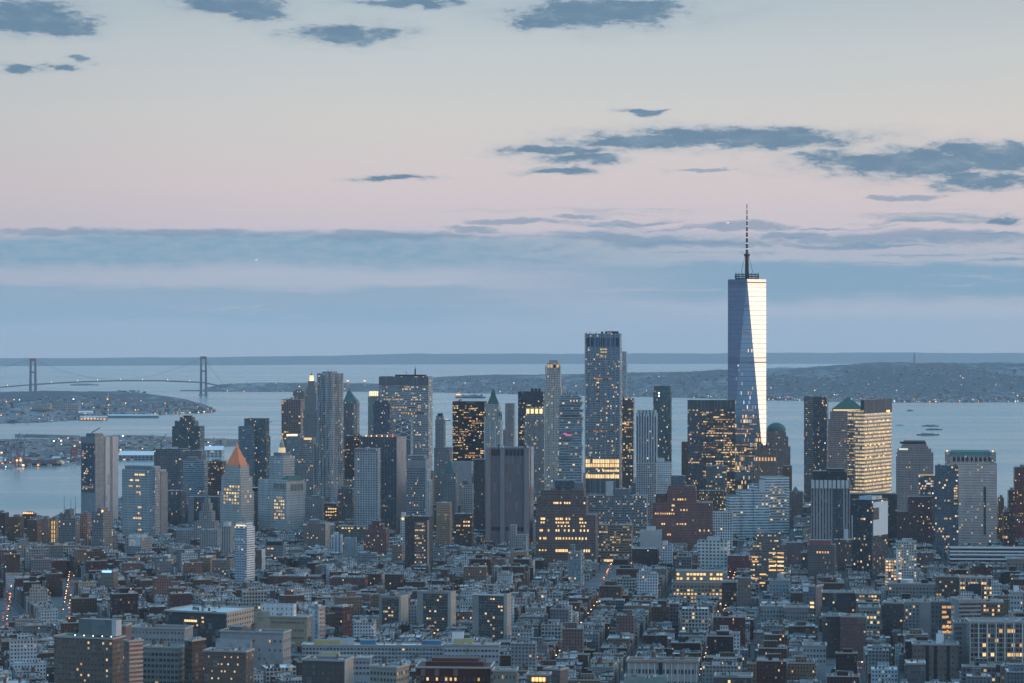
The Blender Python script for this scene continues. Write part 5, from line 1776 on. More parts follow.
# the tallest tower
def spire_tower():
    d = 4660.0
    pc = 748.6
    th = math.atan((pc - 512) / F)
    R = 32.6
    root = tag(empty('spire_tower', (PX(pc, d), d + R, G), -th), 'tallest glass tower with one triangular face blazing in the sunset and a banded mast', 'tower')
    RECTS.append((PX(pc, d), d + R, R, R, th, 'spire tower'))
    REFS.append((729, 768, 278, d, 'tallest spire tower'))
    z0, z1 = 50.0, PZ(279.0, d) - G
    nseg = 60
    base = [(-R, -R), (R, -R), (R, R), (-R, R)]
    T = [(0, -R), (R, 0), (0, R), (-R, 0)]
    rings, ms = [], []
    for k in range(nseg + 1):
        t = k / nseg * .985 + .0075
        pts = []
        for i in range(4):
            c0, c1, tp = base[i], base[(i + 1) % 4], T[i]
            pts.append((c0[0] + (tp[0] - c0[0]) * t, c0[1] + (tp[1] - c0[1]) * t))
            pts.append((c1[0] + (tp[0] - c1[0]) * t, c1[1] + (tp[1] - c1[1]) * t))
        rings.append((pts, z0 + (z1 - z0) * k / nseg))
    me_ = dict(wall=(.17, .19, .22), glass=(.45, .51, .58), px=1.5, pz=8.0, wx=.995, wz=.92, metal=.95, rough=.05, pale=.0, row=.9, gvar=.12)
    low, midm, high = fac('glass_blue', lit=.15, **me_), fac('glass_blue', lit=.035, cool=.25, **me_), fac('glass_blue', lit=.006, cool=.25, **me_)
    for k in range(nseg):
        z = rings[k][1]
        ms.append(3 if k in (nseg - 1, nseg - 2, 36, 37) else (0 if z < 205 else (1 if z < 305 else 2)))
    mb = MB()
    # each facet keeps straight panels: one strip per facet
    n = 8
    for i in range(n):
        j = (i + 1) % n
        o = len(mb.v)
        for r, z in rings:
            mb.v += [(r[i][0], r[i][1], z), (r[j][0], r[j][1], z)]
        for k in range(nseg):
            a, c = rings[k], rings[k + 1]
            L0 = math.hypot(a[0][j][0] - a[0][i][0], a[0][j][1] - a[0][i][1]) / 2
            L1 = math.hypot(c[0][j][0] - c[0][i][0], c[0][j][1] - c[0][i][1]) / 2
            za, zb = a[1], c[1]
            mb.face((o + 2 * k, o + 2 * k + 1, o + 2 * k + 3, o + 2 * k + 2), ms[k], [(300 - L0, za), (300 + L0, za), (300 + L1, zb), (300 - L1, zb)])
    mb.build('glass_shaft', [low, midm, high, fac('glass_blue', lit=0, **{**me_, 'glass': (.37, .42, .48), 'wz': .8})], root)
    p = MB()
    p.box(-R + .3, R - .3, -R + .3, R - .3, -.5, z0, 0, pitch=2.2)
    p.build('podium', fac('glass_band', lit=.1), root)
    top = rings[-1][0]
    q = MB()
    q.prism([(x * .98, y * .98) for x, y in top], z1 - .4, z1 - .1, 0, 0)
    q.build('roof', ROOFS['grey'], root)
    # lit storeys seen through the dark faces
    for z, w0, w1, mt in ((150, -.9, .9, LITP[0]), (158, -.95, .5, LITP[1]), (166, -.6, .7, LITP[0]), (112, -.8, .8, LITP[0]), (118, -.9, .3, LITP[2]), (124, -.5, .9, LITP[0]), (131, -.9, .7, LITP[1]), (95, -.9, .8, LITP[0]), (86, -.7, .9, LITP[2]), (178, -.1, .8, LITP[1]), (190, -.4, .6, LITP[1]),
                          (322, -.7, .4, LITP[3]), (367, -.8, .2, LITP[3])):
        t = (z - z0) / (z1 - z0)
        hw = R * (1 - t)
        mb = MB()
        xa, xb = w0 * hw, w1 * hw
        mb.box(xa, xb, -R - .25, -R + .2, z, z + 2.0, 0)
        mb.build('lit_floor', lit_row(mt), root)
    # crown ring, mast and stays
    ring = MB()
    rp = [(18.5 * cos(2 * pi * i / 24), 18.5 * sin(2 * pi * i / 24)) for i in range(24)]
    ring.cyl(0, 0, 20.5, 20.5, z1 + .5, z1 + 2.2, 24)
    ring.cyl(0, 0, 21.5, 21.5, z1 + 4.5, z1 + 5.6, 24)
    ring.cyl(0, 0, 19.5, 19.5, z1 + 8.2, z1 + 9.2, 24)
    for i in range(16):
        a = 2 * pi * i / 16
        ring.bar((20 * cos(a), 20 * sin(a), z1 + .5), (20 * cos(a), 20 * sin(a), z1 + 11), .6)
        ring.bar((20 * cos(a), 20 * sin(a), z1 + 1), (20 * cos(a + .39), 20 * sin(a + .39), z1 + 9), .35)
    ring.build('crown_ring', plain('ring_steel', (.07, .08, .09), .5, .4, .1), root)
    zt = PZ(202.0, d) - G
    mm = MB()
    mm.cyl(0, 0, 3.6, 3.0, z1 + .2, z1 + 42, 10)
    mm.build('mast_base', DKMETAL, root)
    cl = MB()
    cl.cyl(0, 0, 5.2, 5.2, z1 + 40, z1 + 43.5, 12)
    cl.build('collar', DKMETAL, root)
    for a in range(4):
        x, y = cos(a * pi / 2 + pi / 4), sin(a * pi / 2 + pi / 4)
        tube('stay', .34, DKMETAL, [(14.5 * x, 14.5 * y, z1 + 10), (4.4 * x, 4.4 * y, z1 + 41)], root)
    zs = z1 + 43.5
    n = 9
    for k in range(n):
        s_ = MB()
        a0, a1 = zs + (zt - zs) * k / n, zs + (zt - zs) * (k + 1) / n
        ra, rb = 2.5 - 1.9 * k / n, 2.5 - 1.9 * (k + 1) / n
        s_.cyl(0, 0, ra, rb, a0, a1 - (a1 - a0) * .2, 8)
        s_.build('mast_section', plain('mast_steel', (.09, .095, .10), .5, .3, .1), root)
        l_ = MB()
        l_.cyl(0, 0, rb + .55, rb + .55, a1 - (a1 - a0) * .2, a1, 8)
        l_.build('mast_light', plain('mast_band', (.6, .55, .54), .5, 0, 0, .42, (1, .86, .84)), root)


spire_tower()

b = Bld('telephone_building', 'brown art deco block with amber lit upper storey at the foot of the tallest tower', 'building', 755, 776.5, 447, 4450, fac('brick_tan', wall=(.22, .16, .13), lit=.07, px=2.4), dep=34, ref='brown art deco block', tiers=[(-.05, 1.05, -.1, 1, 462), (0, 1, 0, 1, 450), (.1, .85, .1, .9, 445.8)])
lit_strip(b, 'front', 457.5, 461.0, 7, .0, 1.0, [LITP[1], plain('facade_flood', (1, .6, .3), .5, 0, 0, .7, (1, .5, .22))], 'lit_bay', .5, .5)  # some bays glow by themselves in place of floodlight on the wall
for u in (.1, .3, .5, .7):
    b.block('parapet_block', u, u + .07, .08, .2, 443.6, 447, DKMETAL)
b = Bld('domed_tower', 'dark granite tower with a green dome, just right of the tallest spire tower', 'tower', 763, 790.5, 441, 4900, fac('stone_grey', wall=(.20, .18, .17), lit=.05, px=2.4, row=.5), dep=40, ref='green domed tower', tiers=[(0, 1, 0, 1, 447), (.06, .92, .06, .94, 437), (.12, .84, .12, .88, 431)])
mb = MB()
rr = (b.X(.84) - b.X(.12)) / 2
mb2 = [([(b.X(.48) + rr * cos(e_) * cos(2 * pi * i / 20), b.Y(.5) + rr * .9 * cos(e_) * sin(2 * pi * i / 20)) for i in range(20)], b.z(431.5) + 15.5 * sin(e_)) for e_ in (0, .3, .6, .9, 1.2, 1.45)]
mb.loft(mb2, 0, 0)
mb.build('dome', COPPER, b.root)
b = Bld('office_block', 'brown stepped block right of the green domed tower at the river', 'tower', 783, 792, 466, 4800, fac('brick_brown', lit=.03), dep=30)
b = Bld('glass_building', 'stepped curving glass building with pale horizontal bands, below the tallest spire tower', 'building', 724, 790, 487, 4250, fac('glass_band', wall=(.62, .70, .72), glass=(.24, .34, .38), px=3.2, pz=4.2, wz=.55, lit=.015), dep=40, ref='curving banded glass building', th=-9,
        tiers=[(.0, .20, .05, .7, 495), (.18, .42, .05, .8, 490, 999), (.40, .66, .0, .9, 484, 999), (.60, 1.0, .1, 1, 477, 999)])
b.panel('amber_floor', 'front', .62, .95, 487, 521, fac('glass_band', wall=(.44, .48, .48), glass=(.2, .24, .26), lit=.24, px=3.2, pz=4.2, wz=.5), .6)
b.panel('pale_glass_bay', 'front', .48, .58, 480.0, 492.5, plain('sky_glass', (.62, .70, .74), .2, .4, .1), .8)

# right hand group
b = Bld('residential_tower', 'tall dark tower with a bright speckled grid of windows on its left half', 'tower', 804, 828.5, 396.5, 4560, fac('glass_dark', wall=(.07, .075, .085), glass=(.09, .11, .14), px=2.0, lit=.05, row=.2), dep=30, th=12, ref='speckled dark tower')
b.panel('speckled_bay', 'front', .02, .40, 398, 520, fac('brick_dark', wall=(.06, .06, .065), glass=(.50, .53, .56), px=2.2, pz=3.4, wx=.45, wz=.5, lit=.06, metal=.6), .6)
b.panel('lit_stair_line', 'front', .62, .67, 398, 470, fac('brick_dark', px=1.6, pz=4, lit=.25, wx=.7, wz=.4, row=.1), .6)
b.clutter(4)
for u in (.1, .5, .8):
    b.antenna(u, .3, 394.6, .4)
b = Bld('pyramid_tower', 'granite tower with a green pyramid roof, just left of the golden glass tower', 'tower', 827, 870, 410.5, 4950, fac('brick_pink', wall=(.32, .25, .24), px=2.4, pz=3.9, lit=.05, wx=.5), dep=40, th=8, ref='green pyramid tower', tiers=[(0, 1, 0, 1, 420), (.07, .90, .05, .95, 412), (.12, .85, .1, .9, 408.5)])
b.pyramid('pyramid_roof', .12, .85, .10, .90, 409, 397.2, COPPER, tip=.03)
b.panel('lit_parapet', 'front', .15, .82, 409.6, 411, plain('dim_parapet', (1, .7, .3)), .4)
b = Bld('office_tower', 'broad glass tower glowing gold on every storey beside the river', 'tower', 847.5, 891.5, 400, 4450, fac('glass_dark', wall=(.34, .30, .24), glass=(.20, .20, .20), px=3.4, pz=6.0, wx=.80, wz=.50, lit=.96, es=1.0, row=.0, lc=(1, .60, .22), cool=.0, vary=.35), pxm=864, th=30, ref='golden glass tower', dep=40, tiers=[(0, 1, 0, 1, 411), (.80, 1, .0, 1, 400)])
b.panel('dark_crown', 'front', .80, 1.01, 400, 410, fac('rib_dark', wall=(.07, .09, .11), glass=(.03, .045, .06), px=3.4, pz=30, lit=0, metal=0), .5)
b.panel('dark_crown', 'right', -.01, 1.01, 400, 413.5, fac('rib_dark', wall=(.07, .09, .11), glass=(.03, .045, .06), px=3.4, pz=30, lit=0, metal=0), .5)
b.panel('left_bay', 'front', .0, .45, 420, 490, fac('glass_dark', wall=(.16, .15, .14), glass=(.12, .13, .14), px=2.4, pz=3.85, lit=.5, wx=.85, wz=.4, row=.6), .4)
for y_ in (415.4, 418.6):
    b.panel('pale_band', 'right', .05, 1, y_, y_ + 1.3, PALETRIM, .5)
for y_ in range(421, 490, 12):
    for i in range(6):
        if random.random() < .75:
            b.panel('lit_window', 'right', .04 + i * .16, .09 + i * .16, y_, y_ + 1.3, random.choice((LITP[0], LITP[2])), .35)
b.panel('lit_window', 'right', .8, .92, 411.5, 413.3, GLOWORANGE, .9)
b.clutter(4)
b = Bld('stepped_tower', 'granite tower with a stepped ziggurat crown, right of the golden glass tower', 'tower', 896, 933.5, 450, 4350, fac('stone_grey', wall=(.34, .28, .26), px=2.3, pz=3.8, lit=.025, wx=.45), dep=40, th=9, ref='stepped crown tower', tiers=[(0, 1, 0, 1, 453.5), (.04, .94, .04, .96, 449.4), (.12, .86, .1, .9, 447), (.16, .82, .14, .86, 444.6), (.2, .78, .18, .82, 441)])
b.panel('lit_parapet', 'front', .08, .32, 448.6, 450.2, plain('pale_parapet_light', (1, .9, .7), .5, 0, 0, .6, (1, .88, .7)), 1.0)
b.panel('dark_crown', 'front', .1, .8, 442, 444, DKMETAL, .5)
b = Bld('glass_block', 'low dark glass block with scattered coloured windows at the foot of the stepped crown tower', 'building', 918, 941, 475.5, 4200, fac('glass_dark', lit=.16, wall=(.10, .10, .11), cool=.5), dep=30)
b.panel('lit_parapet', 'front', .0, .85, 474.6, 475.6, LITP[3], .3)
b = Bld('office_tower', 'broad warm grey tower with a green arched roof and neat window grid, far right', 'tower', 945, 997, 462, 4050, fac('limestone', wall=(.62, .50, .45), px=2.9, pz=3.9, wx=.44, wz=.50, lit=.10, row=.7, vary=.9), dep=42, ref='green arched roof tower', th=9, tiers=[(0, 1, 0, 1, 464), (.04, .94, .05, .95, 455.5)])
mb = MB()
u0_, u1_ = b.X(.07), b.X(.90)
mb.loft([([(u0_, b.Y(.04)), (u1_, b.Y(.04)), (u1_, b.Y(.96)), (u0_, b.Y(.96))], b.z(456)), ([(u0_ + 2, b.Y(.15)), (u1_ - 2, b.Y(.15)), (u1_ - 2, b.Y(.85)), (u0_ + 2, b.Y(.85))], b.z(452.3)), ([(u0_ + 4, b.Y(.35)), (u1_ - 4, b.Y(.35)), (u1_ - 4, b.Y(.65)), (u0_ + 4, b.Y(.65))], b.z(450.8))], 0, 0)
mb.build('green_roof', COPPER, b.root)
for u in (.04, .92):
    b.block('corner_turret', u - .04, u + .06, -.02, .15, 452, 462, fac('limestone', px=2, wx=.4))
    mb = MB()
    mb.cyl(b.X(u), b.Y(.05), .9, .9, b.z(452), b.z(450.6), 6)
    mb.build('roof_light', GLOWORANGE, b.root)
for i in range(9):
    b.panel('arched_window', 'front', .15 + i * .085, .20 + i * .085, 457.4, 461.6, PANE[0], .5)
for i in range(5):
    b.panel('lit_window', 'front', .03 + i * .05, .065 + i * .05, 465.5, 467, LITP[1], .3)
b.panel('glass_strip', 'front', .12, .17, 487, 535, fac('glass_dark', px=1.4, lit=.05), .3)
b.panel('glass_strip', 'front', .74, .79, 487, 535, fac('glass_dark', px=1.4, lit=.05), .3)
b = Bld('office_tower', 'dark glass wing with amber lit rows, attached left of the green arched roof tower', 'tower', 935, 958.5, 465.5, 3950, fac('glass_dark', wall=(.10, .12, .14), glass=(.12, .17, .21), lit=.09, px=2.5), dep=20, th=9)
b.clutter(3)
b.panel('lit_column', 'front', .80, .96, 480, 505, fac('glass_dark', lit=.6, px=2.2), .4)
for px0, px1, y, d, mt, lb in ((1013.5, 1034, 467.5, 4100, 'brick_red', 'tall red brown tower cut by the right edge of the picture'), (1007.5, 1015, 490.5, 4000, 'brick_dark', 'narrow dark red apartment tower second from the right edge'), (997.5, 1004, 498, 4200, 'brick_brown', 'brown apartment tower third from the right edge, beside the river'),
                               (1002.5, 1009, 512, 3900, 'brick_dark', 'shorter dark apartment tower in front of the right edge group')):
    b = Bld('apartment_tower', lb, 'apartments', px0, px1, y, d, fac(mt, lit=.10), dep=26)
    b.block('bulkhead', .3, .8, .3, .8, y - 2.4, y + 1.4, fac('blank_brick'))
    b.clutter(2)
b.panel('lit_floor', 'front', -.3, .8, 536, 538.4, LITP[2], .8)

# the windowless telephone exchange and its neighbours
b = Bld('exchange_tower', 'huge windowless grey granite slab with broad flat piers and dark vents', 'tower', 485.8, 533, 447.5, 4080, fac('blank_stone', wall=(.19, .16, .165), glass=(.18, .15, .157), px=3, pz=14), dep=40, ref='windowless granite slab', th=8)
for u0, u1 in ((.0, .115), (.335, .435), (.885, 1.0)):
    b.panel('pier', 'front', u0, u1, 447.5, 560, fac('blank_stone', wall=(.27, .235, .235), glass=(.262, .228, .228), px=5, pz=40), 3.2)
for y0, y1 in ((449.5, 455.8), (527.2, 530.8)):
    for k in range(4):
        b.panel('vent', 'front', .135 + k * .05, .175 + k * .05, y0, y1, PANE[0], .5)
    for k in range(5):
        b.panel('vent', 'front', .455 + k * .085, .52 + k * .085, y0, y1, PANE[0], .5)
b.panel('sunlit_edge', 'right', .3, 1, 447.5, 560, fac('blank_stone', wall=(.36, .31, .30), glass=(.35, .30, .29), px=5, pz=40), 1.0)  # sunset on this edge put into a paler, warmer stone colour
b.clutter(4, sc=1.5)
b = Bld('office_block', 'dark brown slab pressed against the left side of the windowless granite slab', 'tower', 473.5, 487, 459.5, 4300, fac('brick_dark', wall=(.06, .055, .065), lit=.03, wx=.4), dep=30)
b = Bld('office_block', 'pale stone block with a broad flat top, left of the dark brown slab', 'tower', 447, 474, 462, 4600, fac('blank_stone', wall=(.34, .33, .34), glass=(.30, .29, .30), px=5, pz=9), dep=36)
b = Bld('office_block', 'grey gridded office block with a green hipped roof piece, left of the pale stone block', 'tower', 441, 458, 473, 4350, fac('stone_grey', wall=(.24, .25, .26), px=2.6, lit=.03), dep=30)
b.pyramid('hipped_roof', .2, .8, .2, .8, 473.6, 460.5, COPPER, tip=.2)
b = Bld('apartment_block', 'tan stone block with fire lit corner windows between the courts tower and the granite slab', 'tower', 436, 452, 503, 4050, fac('brick_tan', lit=.05), dep=26)
b.clutter(4)
b = Bld('long_lines_building', 'massive dark brown brick block with rows of yellow lit offices and roof plant', 'building', 536, 598, 487.5, 3750, fac('brick_brown', wall=(.16, .115, .11), px=2.9, pz=3.9, wx=.46, wz=.52, lit=.012), dep=46, th=6, ref='brown lit telephone block',
        tiers=[(.0, 1, 0, 1, 515), (.02, .84, .04, .96, 497, None, None, 'shaft'), (.08, .80, .1, .9, 490.5)])
for y0, y1, us in ((502.3, 504.2, [.29, .32, .35, .40, .47, .51, .55, .80]), (518, 520.2, [.08, .11, .13, .33, .36, .40, .43, .50, .55, .73, .76]), (522, 523.6, [.08, .12, .33, .37, .41, .45, .50, .53, .73, .77, .82]), (525.6, 527, [.36, .42, .48, .54, .75, .80]), (529.6, 531.8, [.06, .09, .20, .33, .37, .47, .54, .62, .74, .80, .86]),
                   (537.5, 539.8, [.06, .12, .15, .33, .37, .40, .45, .50, .55, .60, .66, .72, .77, .83]), (549.5, 552.2, [.33, .36, .39, .42, .45, .48, .51, .80, .84, .88]), (549.8, 551.4, [.05, .10, .15])):
    for u in us:
        b.panel('lit_window', 'front', u, u + .024, y0, y1, random.choice((LITP[0], LITP[2], LITP[2])), .35)
for y0, us in ((575, [.04, .10, .32, .38, .44, .78]), (582, [.06, .34, .40, .46, .80])):
    for u in us:
        b.panel('lit_window', 'front', u, u + .035, y0, y0 + 2.2, LITP[1], .35)
b.block('plant_house', .30, .62, .2, .6, 480.8, 491, fac('glass_dark', px=3, lit=0))
b.block('plant_house', .64, .78, .2, .6, 483, 491, METAL)
for u in (.07, .24, .42, .6, .74):
    b.block('parapet_block', u, u + .06, .08, .14, 488.6, 491.5, fac('blank_brick', wall=(.2, .11, .1)))
b = Bld('office_block', 'slim grey office block with a white edge, left of the brown lit telephone block', 'building', 509.5, 529, 528, 3700, fac('stone_grey', wall=(.28, .28, .28), px=2.6, lit=.05), dep=24, tiers=[(0, 1, 0, 1, 535), (.0, .34, .1, .9, 525.5)])
b.panel('white_edge', 'front', .93, 1.0, 536, 600, fac('blank_white'), .4)
b = Bld('apartment_block', 'slim teal glass apartment block standing in front of the brown lit telephone block', 'building', 568.5, 583.5, 552, 3400, fac('glass_teal', wall=(.20, .26, .27), lit=.10), dep=20, th=8)
b.block('stair_tower', .12, .42, .2, .7, 545, 553.5, fac('glass_teal', wall=(.2, .26, .27)))
b.panel('white_edge', 'front', .93, 1.0, 549, 610, fac('blank_white'), .4)
b = Bld('brick_exchange', 'stepped red brick telegraph building rising like a ziggurat', 'building', 647, 720, 487, 4060, fac('brick_red', wall=(.22, .105, .095), px=2.8, pz=3.8, wx=.40, wz=.52, lit=.012), dep=54, th=5, ref='red brick ziggurat',
        tiers=[(0, 1, 0, 1, 526), (.05, .96, .04, .97, 519), (.08, .90, .06, .95, 503), (.27, .68, .1, .9, 491), (.29, .66, .14, .86, 486.5)])
b.block('shoulder', .12, .26, .1, .8, 494.5, 504, fac('brick_red', px=2.8, pz=3.8, wx=.4, lit=.01))
b.block('roof_house', .33, .52, .3, .7, 476.5, 488, fac('glass_dark', px=3, lit=0, wall=(.12, .14, .15)))
for y0, us in ((499, [.36, .42, .45, .48, .52]), (505, [.34, .36]), (509.5, [.34, .46, .5, .54]), (513.2, [.11, .14, .18, .21, .24, .27, .30, .33, .36]), (523.5, [.20, .23, .41, .45, .48, .52]), (534, [.28, .31]), (529.8, [.72, .78, .84])):
    for u in us:
        b.panel('lit_window', 'front', u, u + .018, y0, y0 + 1.7, random.choice(LITP[:3]), .35)
b.tank(.45, .5)
b.tank(.6, .4)
b = Bld('office_block', 'wide low office block behind, speckled with many coloured lit windows, right of the brown block', 'building', 588, 648, 496, 4200, fac('loft_grey', wall=(.24, .26, .28), px=2.8, pz=3.6, wx=.6, wz=.5, lit=.17, cool=.2, row=.2, es=.8), dep=40, ref='speckled low office block')
b.block('roof_house', .30, .42, .2, .6, 482, 497, fac('blank_white'))
b.block('roof_house', .44, .7, .2, .7, 489.5, 497, METAL)
b.clutter(6)
b = Bld('office_block', 'tan office block with long amber lit storeys, front right of the brown lit telephone block', 'building', 599, 633, 525, 3850, fac('brick_tan', wall=(.22, .19, .155), px=3.0, pz=3.6, wx=.84, wz=.45, lit=.30, es=.8), dep=34)
b.panel('shop_lights', 'front', .15, .90, 559.6, 562.0, plain('shop_glow', (1, .7, .3), .5, 0, 0, .8, (1, .66, .28)), .8)
b.clutter(6)
b = Bld('office_block', 'blue grey blank sided block left of the red brick ziggurat', 'building', 632, 657, 487, 4300, fac('blank_stone', wall=(.30, .32, .34), glass=(.28, .30, .32)), dep=30, tiers=[(0, .55, 0, 1, 497), (.50, 1, .1, 1, 487, 999)])
b = Bld('loft_building', 'white gridded loft block between the red brick ziggurat and the curving glass building', 'building', 713, 732.5, 512, 3950, fac('loft_pale', wall=(.56, .58, .58), px=3.6, pz=3.7, lit=.02, wx=.62, wz=.6), dep=24, ref='white gridded loft block')
b.clutter(4)
b = Bld('loft_building', 'bright white apartment block with a regular window grid and stepped roof, centre right', 'building', 697.5, 730, 541, 3640, fac('white', wall=(.64, .64, .60), px=5, pz=4.6, wx=.52, wz=.48, lit=.04), dep=26, th=12, ref='bright white apartment block')
b.block('roof_house', .3, .66, .2, .8, 537.5, 542.5, fac('blank_white'))
b.clutter(3)
b.tank(.5, .5, b.z(537.6))
b = Bld('loft_building', 'maroon brick block with a pale skylight roof, right of the bright white apartment block', 'building', 727.5, 752, 556, 3600, fac('brick_red', wall=(.19, .06, .07), lit=.04), dep=40, th=8)
b.clutter(5)
b = Bld('fluted_tower', 'fluted concrete tower with scalloped crown and dark roof plant, right of centre', 'tower', 811, 850, 481, 4000, fac('rib_grey', wall=(.30, .29, .29), glass=(.06, .07, .09), px=4.4, pz=3.4, wx=.45, wz=.97), dep=38, ref='fluted concrete tower', th=7)
for i in range(9):
    b.block('crown_scallop', .01 + i * .11, .085 + i * .11, -.03, .08, 480.2, 488.5, PALETRIM)
b.block('roof_plant', .05, .92, .1, .9, 471.5, 481.6, fac('glass_dark', wall=(.04, .05, .055), glass=(.04, .05, .055), lit=0))
b.block('roof_plant', .4, .85, .2, .8, 469, 472, DKMETAL)
b.panel('dark_slot', 'front', .55, .80, 489, 545, fac('glass_dark', px=1.8, lit=.02), .3)
b = Bld('glass_tower', 'dark glass tower with a pale mirrored corner panel, standing before the stepped crown tower', 'tower', 852, 888, 500, 3550, fac('glass_dark', wall=(.05, .055, .065), glass=(.07, .09, .11), px=2.4, lit=.05), pxm=872, th=34, ref='mirrored corner glass tower')
b.panel('mirror_panel', 'right', .05, .96, 502.5, 536, plain('mirror_glass', (.52, .63, .70), .45, .0, .12), .7)  # pale sky reflection painted as a matt colour
b.panel('dark_notch', 'right', .05, .40, 508, 520, PANE[0], .9)
b.block('roof_plant', .2, .85, .2, .8, 497, 501, fac('blank_white'))
b.clutter(3)
b.panel('white_strip', 'front', .0, .03, 516, 541, WHITEP, .7)
b = Bld('office_block', 'dark brown tower behind the mirrored corner glass tower', 'tower', 850, 897, 494, 4150, fac('brick_dark', wall=(.075, .065, .07), lit=.04), dep=36)
b = Bld('office_block', 'dark maroon tower in the gap right of the mirrored corner glass tower', 'tower', 897, 932, 499, 4050, fac('brick_dark', wall=(.085, .06, .065), lit=.06), dep=36, tiers=[(0, 1, 0, 1, 512), (.3, 1, .1, .9, 497)])
b = Bld('office_block', 'yellow lit office front with large bright windows below the mirrored corner glass tower', 'building', 885, 896.5, 560, 3350, fac('loft_grey', lit=.85, px=3.4, pz=3.6, wx=.72, wz=.62, es=1.2, row=.1), dep=22)
b = Bld('apartment_block', 'white fronted apartment tower with yellow lit bays, right of the bright office front', 'building', 896, 916.5, 541.5, 3450, fac('white', wall=(.46, .46, .45), px=3.2, lit=.22, wx=.5, row=.3, es=1.1), dep=26, th=8, ref='white fronted bay tower')
b.panel('lit_bay', 'front', .12, .28, 551, 580, fac('white', lit=.85, px=2.2, pz=3.2, wx=.8, wz=.6, row=0, es=1.2), .6)
b.panel('white_pier', 'front', .02, .1, 549, 590, WHITEP, .9)
b.block('roof_house', .3, .8, .2, .8, 539.4, 543, fac('blank_white'))
b = Bld('pier_terminal', 'very long low terminal with white horizontal bands reaching out of the picture at the right', 'building', 948, 1040, 548, 3640, fac('loft_grey', wall=(.30, .32, .34), px=4, pz=5, wx=.96, wz=.5, lit=.0), dep=30, th=4, ref='long white banded terminal')
for y_ in (547.2, 551.0, 554.2, 558.6):
    b.panel('white_band', 'front', 0, 1, y_, y_ + 1.5, WHITEP, 1.0)
b.clutter(10)
b = Bld('glass_tower', 'mid height glass and brick tower with a column of yellow lit floors, centre right', 'tower', 750.5, 786, 533, 3420, fac('glass_dark', wall=(.14, .14, .13), glass=(.12, .14, .15), px=2.8, pz=3.3, wx=.8, wz=.48, lit=.20, es=1.15, lc=(1, .68, .24)), dep=26, ref='yellow lit floor tower', tiers=[(0, 1, 0, 1, 545), (.18, .85, .1, .9, 533)])
for r in range(18):
    for c, (u, w) in enumerate(((.04, .18), (.26, .18), (.52, .2), (.76, .18))):
        if random.random() < (.75 if c >= 2 and r < 9 else .38):
            b.panel('lit_window', 'front', u, u + w, 548 + r * 4.3, 549.5 + r * 4.3, random.choice((LITP[0], LITP[2], LITP[1])), .4)
b.clutter(4)
b = Bld('apartment_block', 'pinkish brick tower right of the yellow lit floor tower, with a red roof edge', 'building', 783, 803, 543, 3650, fac('brick_pink', wall=(.19, .12, .12), lit=.05), dep=26)
b.clutter(3)
b = Bld('apartment_block', 'grey brown brick tower with a reddish roof and lit upper row, below the fluted tower', 'building', 808, 836, 545, 3500, fac('brick_brown', wall=(.16, .14, .14), px=2.6, lit=.05), dep=26, th=10)
lit_strip(b, 'front', 551.5, 553.4, 5, .3, .8, LITP[:2], 'lit_window', .5, .35)
b.block('red_roof_room', .05, .85, .1, .7, 540.5, 546, plain('roof_room_red', (.24, .09, .09), .8))
b.clutter(2)


# ------------------------------------------------------------------ mid height blocks at the feet of the towers, each read off the photograph
def infill(rows):
    for kind, cat, px0, px1, y, d, base, kw, dep, vis, lb, extra in rows:
        b = Bld(kind, lb, cat, px0, px1, y, d, fac(base, **kw), dep=dep, vis=vis)
        for e in extra:
            if e[0] == 'box':
                b.block(e[1], e[2], e[3], .15, .85, e[4], y + 1.2, e[5])
            elif e[0] == 'tank':
                b.tank(e[1], .5)
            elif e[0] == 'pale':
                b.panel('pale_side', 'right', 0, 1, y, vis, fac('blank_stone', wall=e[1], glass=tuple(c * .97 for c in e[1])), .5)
            elif e[0] == 'row':
                lit_strip(b, 'front', e[1], e[1] + e[2], e[3], .1, .9, LITP[:3], 'lit_window', .35, .35, .25)
            elif e[0] == 'pyr':
                b.pyramid('roof_cap', .25, .75, .25, .75, y + .4, e[1], e[2], tip=.1)
        b.clutter(4)


